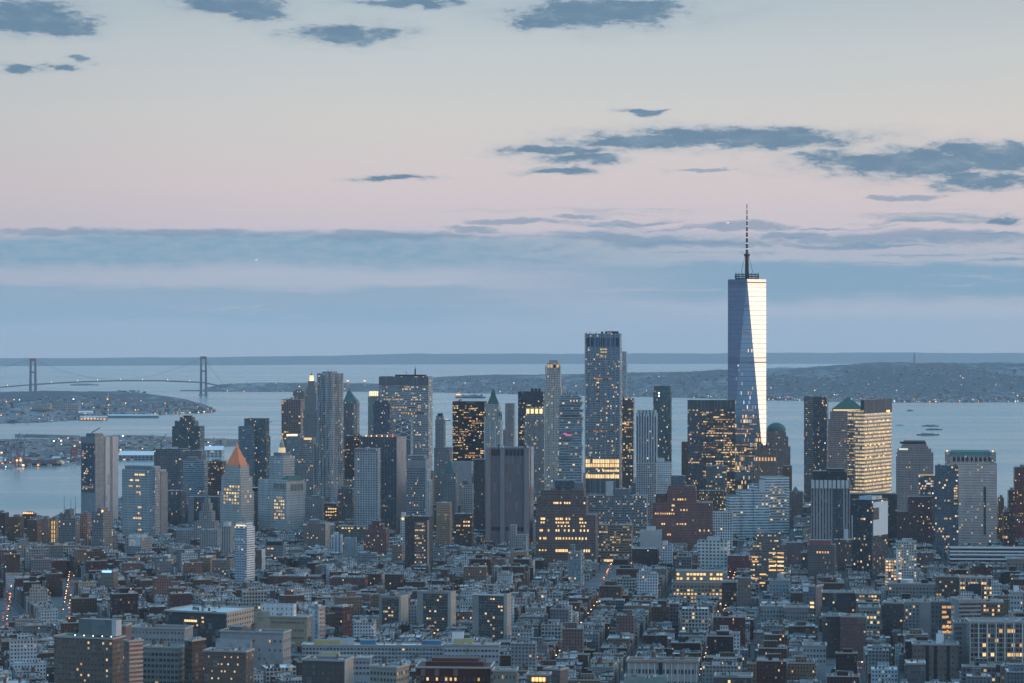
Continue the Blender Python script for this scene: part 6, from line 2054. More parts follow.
SUNLIT_TINT = (.52, .46, .42)  # low sun on a right side, put into the wall colour
infill([
    ('office_block', 'building', 303, 330, 523.5, 4020, 'brick_tan', dict(lit=.05, wall=(.20, .17, .155)), 40, 552, 'pinkish stone block with a pale sunlit right side, at the feet of the municipal building', [('pale', SUNLIT_TINT), ('box', 'penthouse', .2, .6, 520.5, METAL)]),
    ('apartment_block', 'building', 331, 343, 535, 3950, 'white', dict(wx=.3, px=4.2, wz=.9, wall=(.56, .58, .60)), 18, 562, 'slim white apartment block with dark vertical strips, right of the pinkish stone block', [('box', 'stair_box', .2, .6, 532.5, PALETRIM)]),
    ('office_block', 'building', 344, 357, 538, 3930, 'blank_stone', dict(wall=(.34, .37, .38), glass=(.33, .36, .37)), 20, 556, 'pale windowless block right of the slim white apartment block', [('tank', .4)]),
    ('office_block', 'building', 364, 389.5, 529, 3900, 'brick_red', dict(wall=(.17, .09, .085), lit=.07, wx=.4), 30, 560, 'reddish brick block with a stepped gabled top below the dark ribbed slab', [('box', 'stepped_top', .16, .82, 524.5, fac('brick_red', wall=(.16, .09, .085), lit=.03)), ('box', 'gable_block', .34, .66, 521, fac('brick_red', wall=(.15, .08, .08), lit=.03)), ('pyr', 518.5, COPPER)]),
    ('office_block', 'building', 305, 325, 498, 4230, 'stone_grey', dict(lit=.05, wall=(.24, .23, .23)), 28, 523, 'grey stone office block directly right of the municipal building', [('box', 'penthouse', .3, .8, 496, METAL)]),
    ('office_block', 'building', 324, 341, 503.5, 4180, 'brick_dark', dict(lit=.08, wx=.85, wz=.4), 26, 524, 'dark office block with orange lit storeys below the rippled steel tower', [('row', 508.2, 1.2, 5), ('row', 511.4, 1.2, 5), ('row', 514.6, 1.2, 5)]),
    ('office_block', 'building', 338, 355, 489, 4420, 'brick_pink', dict(lit=.06, wall=(.20, .15, .145)), 26, 522, 'dull pink office block left of the checkerboard tower', [('box', 'penthouse', .2, .7, 486.5, METAL)]),
    ('office_block', 'building', 338, 372, 526.5, 4060, 'loft_grey', dict(lit=.05, wall=(.12, .15, .16)), 26, 538, 'long low dark block with a green grey roof below the checkerboard tower', [('row', 527.8, 1.1, 8)]),
    ('civic_building', 'building', 265, 286, 545.5, 3800, 'stone_grey', dict(lit=.04, wall=(.17, .19, .2)), 24, 572, 'grey block with two yellow lit storeys, right of the white glazed hotel tower', [('row', 548, 1.3, 4), ('row', 557.5, 1.3, 4), ('box', 'dark_roof', .05, .9, 541.5, DKMETAL)]),
    ('civic_building', 'building', 200, 221, 530, 3980, 'rib_grey', dict(wall=(.33, .33, .33)), 26, 553, 'pale civic block of tall stone piers, left of the copper pyramid tower', []),
    ('civic_building', 'building', 221.5, 234, 526.5, 3880, 'rib_grey', dict(wall=(.36, .35, .34), px=3.6), 24, 562, 'pale slab of broad stone piers at the foot of the copper pyramid tower', [('box', 'pier_head', .2, .75, 522.5, PALETRIM)]),
    ('apartment_block', 'apartments', 212, 233.5, 560, 3560, 'brick_tan', dict(wall=(.23, .19, .16), lit=.04), 22, 590, 'tan apartment block touching the left side of the white glazed hotel tower', [('tank', .6)]),
    ('apartment_block', 'apartments', 255.5, 265, 550, 3620, 'brick_brown', dict(wall=(.15, .11, .10), lit=.04), 22, 585, 'narrow brown apartment block with a white right edge, beside the white glazed hotel tower', [('pale', (.68, .68, .67))]),
    ('apartment_block', 'apartments', 268, 323, 576.5, 3420, 'brick_red', dict(wall=(.13, .055, .05), lit=.02), 30, 593, 'long low dark red brick housing block in the middle left', [('box', 'stair_box', .1, .2, 574, PALETRIM), ('box', 'stair_box', .6, .7, 574, PALETRIM)]),
    ('apartment_block', 'apartments', 330, 368, 577.5, 3400, 'brick_red', dict(wall=(.15, .075, .07), lit=.02), 30, 593, 'shorter dark red brick housing block, right of the long low one', [('box', 'stair_box', .3, .42, 575, PALETRIM)]),
    ('clock_tower', 'tower', 400.5, 406.5, 517, 3800, 'white', dict(wall=(.52, .54, .54), lit=.02), 12, 560, 'small white tower with a bright yellow lamp room, left of the maroon slab tower', [('box', 'lamp_room', .1, .9, 512.5, PALETRIM), ('row', 517.6, 2.4, 1)]),
    ('apartment_block', 'building', 392, 404, 545, 3750, 'brick_pink', dict(wall=(.24, .18, .165), lit=.10), 20, 572, 'pale pinkish block below the small white lamp tower', []),
    ('office_block', 'building', 454, 474, 514, 4000, 'brick_dark', dict(lit=.10, wx=.5), 26, 536, 'dark brick block with flickering amber windows left of the windowless granite slab', [('row', 521, 1.6, 6), ('row', 525, 1.4, 6)]),
    ('office_block', 'building', 460, 474.5, 484, 4380, 'white', dict(wall=(.40, .42, .43), lit=.04), 24, 512, 'pale office block with a stepped roof, directly left of the dark brown slab', [('box', 'penthouse', .2, .6, 480.5, METAL)]),
    ('office_block', 'building', 430, 446, 548, 3780, 'stone_grey', dict(lit=.06, wall=(.22, .25, .26)), 22, 575, 'pale green grey block behind the right edge of the maroon slab tower', [('tank', .4)]),
    ('apartment_block', 'building', 660, 673, 545, 3640, 'white', dict(wall=(.50, .52, .53), lit=.03, px=3.6), 20, 566, 'white apartment block with a square window grid, left of the bright white apartment block', [('box', 'stair_box', .2, .6, 541.5, PALETRIM)]),
    ('office_block', 'building', 632, 659, 549, 3700, 'brick_dark', dict(wall=(.07, .05, .06), lit=.02), 40, 570, 'dark maroon block with a flat roof below the red brick ziggurat', []),
    ('office_block', 'building', 640, 662, 530.5, 3880, 'blank_stone', dict(wall=(.40, .45, .47), glass=(.39, .44, .46)), 24, 547, 'pale blue grey roofed block at the foot of the red brick ziggurat', [('box', 'roof_house', .3, .7, 527, PALETRIM)]),
    ('office_block', 'building', 801, 812, 553, 3560, 'glass_dark', dict(lit=.03), 24, 590, 'narrow black glass block left of the reddish roofed brick tower', []),
    ('office_block', 'building', 834, 853, 540, 3700, 'brick_brown', dict(wall=(.12, .10, .10), lit=.06), 26, 578, 'dark brown block below the fluted concrete tower, with a white stair tower', [('box', 'stair_tower', .55, .75, 530, PALETRIM)]),
    ('office_block', 'building', 906, 934, 553, 3720, 'brick_brown', dict(wall=(.14, .11, .11), lit=.05), 26, 575, 'brown flat roofed block between the bay tower and the long white banded terminal', [('row', 566, 1.2, 6)]),
    ('office_block', 'building', 788, 803, 492, 4330, 'brick_brown', dict(wall=(.15, .125, .12), lit=.05), 26, 520, 'brown brick block at the foot of the speckled dark tower by the river gap', [('pyr', 487, COPPER)]),
])


# ------------------------------------------------------------------ foreground buildings with modelled windows
def fore(kind, label, cat, px0, px1, y, d, base, cols, rows, y0, y1, w=1.5, h=1.9, plit=.12, ref=None, th=6, dep=22, pxm=None, side=None, roof='grey', tiers=None, corn=True, dead=.0, rowlit=None, u0=.0, u1=1.0, n=4, tanks=0, wall=None, lit=0.0, cap=100):
    kw = {} if wall is None else dict(wall=wall)
    bw = tuple(c * .82 for c in (wall or STY[base][0]))
    plit = plit if plit > .2 else plit * .55
    m = fac('blank_brick', wall=bw, glass=tuple(c * .93 for c in bw))
    b = Bld(kind, label, cat, px0, px1, y, d, m, pxm=pxm, th=th, dep=dep, roof=roof, tiers=tiers, ref=ref, vis=y1 - 2)
    b.windows('front', cols, rows, b.z(y1), b.z(y0), w, h, plit, u0, u1, cap=cap, dead=dead, rowlit=rowlit)
    if side:
        b.windows(side[0], side[1], rows, b.z(y1), b.z(y0), w, h, plit * .5, cap=60)
    if corn:
        b.cornice()
    b.clutter(n)
    for _ in range(tanks):
        b.tank(.2 + .6 * random.random(), .3 + .4 * random.random())
    return b


b = fore('apartment_building', 'brown brick apartment building with a string of white roof lamps, bottom left', 'apartments', 54, 124.5, 638, 2330, 'brick_brown', 16, 9, 641, 690, 1.5, 1.8, .14, 'brown building with roof lamps', th=20, pxm=112.5, side=('right', 6), roof='green', tanks=1, wall=(.25, .18, .145))
for i in range(5):
    mb = MB()
    x, y = b.X(.34 + i * .155), b.Y(.1)
    mb.bar((x, y, b.zr), (x, y, b.zr + 1.6), .08)
    mb.cyl(x, y, .45, .45, b.zr + 1.6, b.zr + 2.5, 8, 1)
    mb.build('roof_lamp', [DKMETAL, GLOWWHITE], b.root)
b.block('penthouse', .36, .92, .3, .75, 621, 637, fac('blank_stone', wall=(.16, .18, .18), glass=(.15, .17, .17)))
b.block('penthouse_end', .925, 1.0, .3, .75, 621.5, 637, fac('blank_white'))
b = fore('apartment_building', 'pinkish brick slab rising behind the brown building with roof lamps', 'apartments', 108, 131, 625, 2420, 'brick_pink', 4, 5, 632, 680, 1.5, 1.8, .05, None, dep=20)
b = fore('apartment_tower', 'tan brick apartment tower with pale balcony bands, right of the brown building with roof lamps', 'apartments', 124, 142.5, 640.5, 2300, 'brick_pink', 2, 10, 643, 692, 1.4, 1.6, .06, 'banded balcony tower', pxm=129, th=50, roof='silver', wall=(.34, .22, .18))
for i in range(11):
    b.panel('balcony_band', 'right', .0, 1.0, 643.5 + i * 4.4, 645.4 + i * 4.4, fac('blank_stone', wall=(.50, .38, .32), glass=(.5, .38, .32)), 1.1)
b = fore('loft_building', 'green roofed loft building with big gridded windows, second row bottom left', 'building', 143, 185, 647, 2390, 'loft_grey', 9, 7, 652, 692, 2.4, 2.5, .05, 'green roofed gridded loft', pxm=178.5, th=12, dep=24, roof='green', wall=(.34, .35, .33), tanks=2, side=('right', 3))
b = fore('loft_building', 'long pale loft with a row of small arched windows behind the green roofed loft', 'building', 131, 193, 628, 2520, 'white', 15, 3, 630, 650, 1.1, 1.8, .03, 'long pale loft', pxm=184.5, th=12, roof='tar', wall=(.42, .43, .42), tanks=1)
b = fore('apartment_building', 'dark brown narrow apartment house with a reddish right side, left of the lit brown block', 'apartments', 184.5, 205, 640, 2380, 'brick_dark', 3, 8, 645, 690, 1.4, 1.8, .06, None, pxm=192, th=34, side=('right', 6), wall=(.12, .075, .06))
b = fore('apartment_building', 'brown brick block with three rows of small yellow lit windows, bottom left of centre', 'apartments', 204, 253.5, 651, 2320, 'brick_brown', 13, 5, 654, 690, 1.2, 1.5, .38, 'brown block with yellow windows', pxm=246, th=14, side=('right', 4), wall=(.20, .15, .125))
b = fore('loft_building', 'broad pale stone loft with few windows and a warm right end, bottom left of centre', 'building', 220, 291, 632, 2480, 'white', 12, 3, 637, 664, 1.2, 2.2, .08, 'broad pale stone loft', pxm=283, th=14, dep=30, roof='tar', wall=(.42, .42, .42), dead=.45, side=('right', 4), tanks=1)
b.block('lower_wing', -.03, .52, -.3, -.01, 640, 690, fac('blank_white', wall=(.40, .41, .41), glass=(.39, .40, .40)))
b.block('roof_house', .12, .32, .2, .8, 628.5, 634, METAL)
b = fore('warehouse', 'dark grey warehouse with a short row of yellow lit windows, left', 'building', 165, 253, 612.5, 2620, 'brick_dark', 18, 3, 617, 636, 1.6, 1.8, .02, 'dark grey warehouse', pxm=226.5, th=22, dep=60, roof='silver', wall=(.075, .085, .095), dead=.55, n=9, tanks=2)
for i in range(6):
    b.panel('lit_window', 'front', .32 + i * .035, .347 + i * .035, 621.3, 623.4, LITP[2], .5)
for u_, y_ in ((.60, 618), (.605, 622)):
    b.panel('lit_window', 'front', u_, u_ + .03, y_, y_ + 1.6, LITP[0], .5)
b.panel('pale_side', 'right', 0, 1, 612.5, 640, fac('limestone', wall=(.42, .36, .30), px=5, pz=5, wx=.5, wz=.4, lit=.02), .6)
b = fore('loft_building', 'pale yellow loft with rows of small dark windows and a white penthouse', 'building', 256, 311.5, 616.5, 2680, 'cream', 13, 3, 619, 642, 1.1, 1.7, .06, 'pale yellow loft', pxm=307, th=10, dep=28, roof='silver', wall=(.40, .36, .27), u0=.3, u1=.95)
b.panel('blank_wall', 'front', -.1, .27, 612, 650, fac('blank_stone', wall=(.42, .38, .29), glass=(.41, .37, .28)), .6)
b.block('white_penthouse', .08, .72, .2, .8, 605, 617.5, fac('white', wall=(.66, .68, .70), px=5, pz=5, wx=.2, wz=.4, lit=0))
b = fore('apartment_tower', 'slim white apartment tower with a brown balconied right side, beside the pale yellow loft', 'apartments', 309, 325, 606.5, 2740, 'white', 2, 9, 611, 648, 1.2, 1.7, .03, 'slim white apartment tower', pxm=318.5, th=40, wall=(.62, .64, .66), roof='white')
for i in range(9):
    b.panel('balcony', 'right', .2, 1, 609 + i * 4.2, 610.9 + i * 4.2, fac('blank_brick', wall=(.34, .26, .20), glass=(.33, .25, .19)), .9)
b.block('stair_tower', .2, .5, .2, .6, 602.5, 608, WHITEP)
b = fore('brick_house', 'narrow bright red brick house front, right of the slim white apartment tower', 'house', 335, 352, 606, 2760, 'brick_red', 3, 7, 610, 642, 1.2, 1.7, .05, 'bright red brick house', pxm=342.5, th=30, wall=(.105, .05, .046), side=('right', 3))
b = fore('apartment_slab', 'long low white apartment slab with blue grey window bands across the bottom centre', 'apartments', 302, 496, 645.5, 2560, 'white', 56, 4, 648, 664, 1.9, 1.7, .04, 'long white apartment slab', th=3, dep=20, roof='white', wall=(.50, .54, .57), n=14)
b.block('stair_box', .14, .26, .1, .9, 641, 648, fac('blank_white', wall=(.46, .50, .54), glass=(.45, .49, .53)))
b.block('yellow_roof_room', .06, .20, .0, .5, 641.2, 646, YELLOW)
b.block('blue_tank_room', .3, .38, .2, .7, 641.6, 646, BLUEBOX)
b.block('blue_tank_room', .62, .72, .2, .7, 641.6, 646, BLUEBOX)
b = fore('apartment_slab', 'second long white slab with yellow roof rooms in front of the first, bottom centre', 'apartments', 318, 372, 657.5, 2450, 'white', 14, 3, 660, 676, 1.9, 1.7, .04, None, th=3, dep=18, roof='silver', wall=(.47, .50, .53))
b.block('yellow_roof_room', .02, .40, .1, .6, 653.2, 659, YELLOW)
b = fore('apartment_slab', 'short white slab with a yellow roof room, before the right end of the slab', 'apartments', 444, 500, 644.5, 2520, 'white', 15, 5, 648, 676, 1.9, 1.8, .03, None, th=3, dep=18, roof='silver', wall=(.52, .55, .57))
b.block('yellow_roof_room', .18, .52, .2, .7, 639.6, 646, YELLOW)
b.block('white_tank_room', .14, .34, .3, .7, 633, 646, WHITEP)
b = fore('loft_building', 'small dark corner loft with a pale pinkish end wall, bottom left of centre', 'building', 302, 353, 660, 2300, 'brick_dark', 9, 4, 664, 690, 1.4, 2.0, .08, None, pxm=344.5, th=12, wall=(.12, .11, .105), side=('right', 3), roof='tar')
b.panel('pale_end', 'right', 0, 1, 660, 690, fac('blank_stone', wall=(.52, .45, .38), glass=(.5, .44, .37)), .5)
b = fore('loft_building', 'cream corner loft with tall arched bays, bottom centre left of the red roofed hall', 'building', 370, 409, 667, 2290, 'cream', 8, 3, 671, 690, 1.5, 2.4, .06, None, pxm=396.5, th=24, wall=(.44, .42, .36), side=('right', 6), roof='grey', tanks=1)
b = fore('library_hall', 'wide dark red sandstone hall with a low tiled roof, bottom centre', 'building', 416, 494, 667, 2310, 'brick_red', 16, 2, 676, 690, 1.7, 2.6, .22, 'dark red sandstone hall', th=4, dep=40, wall=(.105, .036, .033), roof='red')
b.block('roof_tier', .12, .90, .15, .85, 663, 668, fac('blank_brick', wall=(.10, .035, .032), glass=(.095, .034, .031)), top=ROOFS['red'])
b.block('roof_tier', .2, .82, .25, .75, 660, 663.4, plain('dark_red_trim', (.09, .03, .03), .8), top=ROOFS['red'])
b = fore('loft_building', 'tan stone block with slit windows, right of the dark red sandstone hall', 'building', 493, 518, 670, 2300, 'brick_tan', 6, 2, 673, 690, 1.1, 3, .04, None, th=4, wall=(.33, .30, .25))
b = fore('house', 'small house with an orange glowing dormer row, bottom right of centre', 'house', 527, 551, 674, 2290, 'loft_grey', 5, 2, 678, 692, 1.4, 1.8, .1, None, dep=16, wall=(.20, .18, .17))
for i in range(4):
    b.panel('glowing_dormer', 'front', .22 + i * .16, .34 + i * .16, 677.6, 681.5, GLOWORANGE, .5)
b = fore('loft_building', 'brown corner building with a pale sunlit side wall, left of the white ornate twin loft', 'building', 544, 568, 669, 2320, 'brick_pink', 4, 3, 673, 690, 1.4, 2, .05, None, pxm=560, th=30, wall=(.26, .20, .18))

# three concrete towers
for px0, pxm, px1, y, d, lb, sd in ((379, 400.5, 408, 596, 2960, 'leftmost of three concrete apartment towers with pale flank walls', 1), (417, 450.5, 455.5, 592, 2880, 'middle of three concrete apartment towers, the widest, with many lit windows', 2), (472.5, 506.5, 511, 594.5, 2780, 'rightmost of three concrete apartment towers with a white parapet', 3)):
    b = Bld('apartment_tower', lb, 'apartments', px0, px1, y, d, fac('blank_stone', wall=(.30, .28, .26), glass=(.29, .27, .25)), pxm=pxm, th=18, group='concrete apartment towers in a row', vis=y + 46, ref=('left concrete apartment tower', 'middle concrete apartment tower', 'right concrete apartment tower')[sd - 1])
    nr = 17
    b.panel('recessed_bay', 'front', .14 if sd == 1 else .18, .92, y + 2.2, y + 62, fac('loft_grey', wall=(.17, .165, .16), glass=(.04, .05, .06), px=2.6, pz=2.9, wx=.7, wz=.62, lit=0), .12)
    b.windows('front', 9, 14, b.z(y + 55), b.z(y + 3), 1.9, 1.7, .14 if sd != 2 else .20, .2, .9, rng=random.Random(sd), out=.24)
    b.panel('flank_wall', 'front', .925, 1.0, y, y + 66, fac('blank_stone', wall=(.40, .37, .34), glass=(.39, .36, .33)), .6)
    b.panel('side_wall', 'right', 0, 1, y, y + 66, fac('blank_stone', wall=(.42, .385, .35), glass=(.41, .38, .345)), .5)  # light from the right put into a paler, warmer concrete
    b.block('bulkhead', .40, .62, .2, .8, y - (9 if sd == 3 else 4), y + 1.5, fac('concrete', px=9))
    if sd == 3:
        b.panel('parapet_band', 'front', 0, .92, y, y + 1.3, WHITEP, .7)
    b.clutter(3)

# white ornate twin loft
b = fore('loft_building', 'white ornate loft in two matching halves with deep tan cornices, bottom right of centre', 'building', 627, 699.5, 661, 2300, 'white', 20, 2, 666, 690, 1.7, 3.4, .04, 'white ornate twin loft', th=6, dep=26, roof='tar', wall=(.50, .49, .46), n=6, tanks=2)
b.panel('dark_gap', 'front', .445, .50, 662.5, 690, PANE[0], .4)  # raised dark strip painted in for the shade between the halves
b.panel('ornate_cornice', 'front', .0, .44, 659.8, 662.6, fac('blank_stone', wall=(.36, .27, .22), glass=(.36, .27, .22)), 1.4)
b.panel('ornate_cornice', 'front', .505, 1.0, 659.8, 662.6, fac('blank_stone', wall=(.36, .27, .22), glass=(.36, .27, .22)), 1.4)
for u in (.02, .11, .2, .29, .38, .53, .62, .71, .8, .89, .97):
    b.panel('pilaster', 'front', u, u + .012, 663, 690, PALETRIM, .5)
b = fore('loft_building', 'green grey flat roofed shed building below the white ornate twin loft', 'building', 624, 668, 677, 2240, 'loft_grey', 8, 1, 682, 692, 1.6, 1.6, .05, None, dep=14, roof='green', wall=(.30, .38, .38), corn=False)

# the gold lit warehouse and neighbours
b = fore('loft_building', 'big cream loft warehouse with whole storeys of golden lit windows', 'building', 672.5, 726, 582, 3230, 'loft_pale', 15, 6, 585, 607, 2.5, 2.2, .30, 'golden lit warehouse', th=4, dep=32, wall=(.36, .33, .28), tiers=[(0, .97, 0, 1, 583), (.06, .95, .1, 1, 571.5)], rowlit={0: .02, 1: .45, 2: .95, 3: .9, 4: .75, 5: .6}, n=5)
for r in range(2):
    for i in range(14):
        if random.random() < .72:
            b.panel('lit_window', 'front', .08 + i * .062, .125 + i * .062, 573.6 + r * 4.4, 575.8 + r * 4.4, random.choice((LITP[0], LITP[2], LITP[2])), .4)
b.tank(.5, .6)
b = fore('office_block', 'dark brown loft with a few amber windows, right of the golden lit warehouse', 'building', 722, 737, 581.5, 3150, 'brick_dark', 5, 7, 585, 612, 1.7, 2, .14, None, wall=(.09, .075, .07))
b = fore('apartment_tower', 'tan brick tower with a round topped black roof tank, right of the dark brown loft', 'apartments', 737.5, 751, 577, 3120, 'brick_tan', 4, 11, 581, 620, 1.5, 1.7, .06, 'tower with round black roof tank', wall=(.25, .20, .18), n=1)
mb = MB()
mb.cyl(b.X(.55), b.Y(.4), 3.6, 3.6, b.zr, b.zr + 4, 14)
mb.cyl(b.X(.55), b.Y(.4), 3.6, 1.2, b.zr + 4, b.zr + 5.6, 14)
mb.build('roof_tank', DKMETAL, b.root)
b = fore('loft_building', 'pale blue grey block in front of the yellow lit floor tower', 'building', 769, 789, 580, 3250, 'glass_blue', 6, 6, 584, 606, 1.4, 1.8, .06, None, wall=(.32, .40, .46))
b.block('roof_house', .4, .75, .2, .7, 575, 582, fac('blank_white', wall=(.4, .47, .52), glass=(.4, .47, .52)))
b = fore('loft_building', 'pale stone loft with tall windows and a small pediment, below the yellow lit floor tower', 'building', 760.5, 785, 606, 2950, 'white', 8, 4, 610, 626, 1.4, 2.4, .03, None, wall=(.44, .45, .45))
b = fore('loft_building', 'wide stone loft with evenly spaced windows right of the pediment loft', 'building', 784, 808, 607, 2930, 'limestone', 8, 4, 611, 628, 1.4, 2.2, .04, None, wall=(.30, .29, .29))
b = fore('loft_building', 'grey block with a white gabled top and two columns of bright yellow windows', 'building', 803, 823, 586, 3020, 'loft_grey', 4, 9, 590, 622, 1.8, 1.9, .10, 'white gabled block', wall=(.26, .25, .27), pxm=816, th=25)
b.panel('white_gable', 'front', 0, .42, 584, 592, WHITEP, .5)
for y_ in (602, 606, 615, 619):
    b.panel('lit_window', 'front', .55, .85, y_, y_ + 2.1, LITP[2], .5)
b = fore('warehouse', 'dark warehouse with a few yellow windows behind the white gabled block', 'building', 822, 858, 592, 2960, 'brick_dark', 11, 5, 597, 616, 1.6, 1.8, .14, None, wall=(.09, .09, .10))
b = fore('loft_building', 'grey loft with an upper storey of yellow lit windows, right of the dark warehouse', 'building', 855.5, 880, 593, 2930, 'loft_grey', 8, 3, 594.5, 606, 2.0, 2.0, .62, 'grey loft with yellow upper storey', wall=(.22, .22, .22))
b = fore('loft_building', 'pale gridded loft with large bright yellow windows, below the yellow upper storey loft', 'building', 859, 880, 607, 2780, 'loft_pale', 6, 6, 610, 640, 2.2, 2.4, .28, None, wall=(.38, .40, .40))
b = fore('apartment_building', 'brown brick apartment house with fine window rows, lower right', 'apartments', 822, 842, 615.5, 2700, 'brick_brown', 7, 10, 619, 655, 1.1, 1.5, .04, None, wall=(.14, .115, .115))
b = fore('apartment_building', 'reddish gridded apartment house, right of the brown brick one at lower right', 'apartments', 840, 866, 616, 2680, 'brick_red', 9, 9, 619, 652, 1.3, 1.5, .07, 'reddish gridded apartment house', wall=(.21, .13, .12))
b = fore('loft_building', 'brown loft with stacked horizontal window bands, right of the pale gridded loft', 'building', 883, 905, 602.5, 2800, 'brick_dark', 6, 6, 605, 632, 2.0, 1.7, .06, None, wall=(.14, .13, .125), th=14)
b = fore('loft_building', 'pale grey loft with a blank right half, lower right', 'building', 904, 931, 601.5, 2760, 'concrete', 4, 8, 605, 634, 1.5, 1.9, .12, 'blank sided pale loft', wall=(.34, .36, .37), u1=.55)
b.panel('blank_wall', 'front', .58, 1.0, 601.5, 645, fac('blank_stone', wall=(.31, .31, .31), glass=(.305, .305, .305)), .4)
b = fore('loft_building', 'dark loft with a double column of orange windows, right of the blank sided loft', 'building', 930, 953, 601, 2720, 'brick_dark', 6, 7, 605, 638, 1.9, 2.1, .16, None, wall=(.20, .20, .20))
for r in range(6):
    for u in (.5, .74):
        if random.random() < .8:
            b.panel('lit_window', 'front', u, u + .2, 606 + r * 5, 608.4 + r * 5, LITP[1], .45)
b = fore('loft_building', 'white concrete loft with a close grid of square dark windows, lower right', 'building', 951, 981, 599, 2690, 'white', 10, 8, 602, 634, 1.9, 2.0, .04, 'white square windowed loft', th=-8, dep=26, wall=(.46, .48, .49))
b = fore('loft_building', 'brick loft with arched yellow lit windows right of the white square windowed loft', 'building', 979, 1003, 601.5, 2750, 'brick_tan', 8, 5, 604, 625, 1.9, 2.2, .42, None, wall=(.26, .22, .18))
b = fore('warehouse', 'large warehouse with white piers and orange lit industrial windows, right', 'building', 958.5, 992, 577, 3000, 'brick_tan', 12, 4, 581, 600, 2.0, 2.6, .62, 'orange lit warehouse', wall=(.24, .18, .15))
for u in (0, .16, .33, .5, .66, .83, .98):
    b.panel('white_pier', 'front', u, u + .022, 578, 606, PALETRIM, .5)
b.panel('white_fascia', 'front', 0, 1, 576.6, 578.6, PALETRIM, .6)
b.block('black_bulkhead', .30, .66, -.3, -.05, 583.5, 602, plain('black_cladding', (.03, .035, .045), .7))
b = fore('warehouse', 'brown warehouse with a lit ground row, left of the orange lit warehouse', 'building', 935, 959, 576, 3040, 'brick_brown', 8, 5, 580, 601, 1.7, 2, .22, None, wall=(.17, .13, .12), tanks=1)
b = fore('loft_building', 'long pale loft with round roof tank below the white fronted bay tower', 'building', 888, 936, 583.5, 3130, 'loft_pale', 14, 4, 587, 602, 2.0, 2.0, .03, 'pale loft with round tank', wall=(.33, .33, .32))
mb = MB()
mb.cyl(b.X(.40), b.Y(.4), 7, 7, b.zr, b.zr + 5, 18)
mb.build('round_tank', PALETRIM, b.root)
mb = MB()
mb.cyl(b.X(.77), b.Y(.4), 4, 4, b.zr, b.zr + 5, 14)
mb.build('round_tank', DKMETAL, b.root)
b = fore('loft_building', 'broad white framed loft with big gridded windows, bottom right corner of the city', 'building', 966, 1040, 621.5, 2420, 'loft_pale', 17, 8, 624, 662, 2.9, 3.0, .06, 'white framed corner loft', wall=(.44, .42, .38), th=3, dep=30, rowlit={1: .22, 4: .2, 6: .35}, n=7, cap=100)
for u in [k / 8 for k in range(9)]:
    b.panel('white_pier', 'front', max(0, u - .008), u + .008, 621.5, 664, PALETRIM, .6)
b = fore('loft_building', 'narrow pale end wall building, directly left of the white framed corner loft', 'building', 953, 968, 622, 2460, 'concrete', 3, 7, 626, 660, 1.5, 1.9, .03, None, wall=(.30, .30, .31), u1=.55)
b = fore('apartment_building', 'tan apartment block with tall dark bays and a white roof turret, lower right', 'apartments', 912, 958.5, 644, 2430, 'brick_tan', 12, 6, 648, 684, 1.4, 2.0, .03, 'tan block with white turret', wall=(.23, .195, .165), dead=.1)
b.block('white_turret', .52, .68, .1, .5, 634.5, 645, WHITEP)
b.block('turret_head', .56, .63, .15, .45, 631.5, 634.6, WHITEP)
for u in (.28, .46, .74):
    b.panel('dark_bay', 'front', u, u + .07, 646, 688, PANE[0], .4)
b = fore('loft_building', 'white pavilion with tall windows at the right, beside the orange lit warehouse', 'building', 1009, 1023, 592, 2900, 'white', 4, 4, 595, 616, 1.4, 2.4, .02, None, wall=(.58, .61, .64))
b.block('roof_house', .3, .7, .2, .7, 586.5, 594, WHITEP)
b = fore('loft_building', 'pale flat roofed block beneath the long white banded terminal at the right edge', 'building', 1006, 1036, 558.5, 3420, 'limestone', 8, 3, 563, 572, 1.5, 2, .03, None, wall=(.32, .29, .27))
b = fore('loft_building', 'white building with a pale turret at the bottom, left of the reddish gridded apartment house', 'building', 803, 826, 645, 2520, 'white', 7, 3, 648, 664, 1.4, 1.9, .05, None, wall=(.46, .48, .50))
b = fore('apartment_building', 'dark wooded bungalow like low block with a pale roof edge, bottom right', 'building', 906, 925, 663, 2330, 'loft_grey', 5, 2, 668, 684, 1.6, 1.6, .04, None, wall=(.16, .17, .18), roof='white')
b = fore('loft_building', 'lit shopfront building with a teal awning line, bottom right of the white ornate twin loft', 'building', 715, 752, 676, 2270, 'brick_dark', 9, 2, 679, 690, 2.0, 2.2, .55, 'teal edged shopfront building', wall=(.13, .12, .12))
b.panel('teal_fascia', 'front', .05, .62, 675.4, 676.9, plain('teal_paint', (.04, .30, .34), .5), .8)
b = fore('tenement', 'cream tenement with a blue glowing roof sign, far left below the slab tower', 'tenement', 101, 118, 571, 3270, 'cream', 6, 4, 576, 592, 1.2, 1.7, .05, 'blue roof sign', wall=(.26, .23, .19))
b.panel('blue_sign', 'front', .1, .85, 570.6, 572.6, GLOWBLUE, 1.0)


# ------------------------------------------------------------------ the low city: blocks along the street grid
TH = radians(6.0)
TH2 = radians(-15.0)
CT, ST = cos(TH), sin(TH)
AV0, AVP, AVW = -88.0, 71.5, 12.0       # avenues: one at s = AV0, spacing, width
CSP, CSW = 128.0, 13.0                  # cross streets


def XY(s, t, th=TH):
    return s * cos(th) + t * sin(th), -s * sin(th) + t * cos(th)


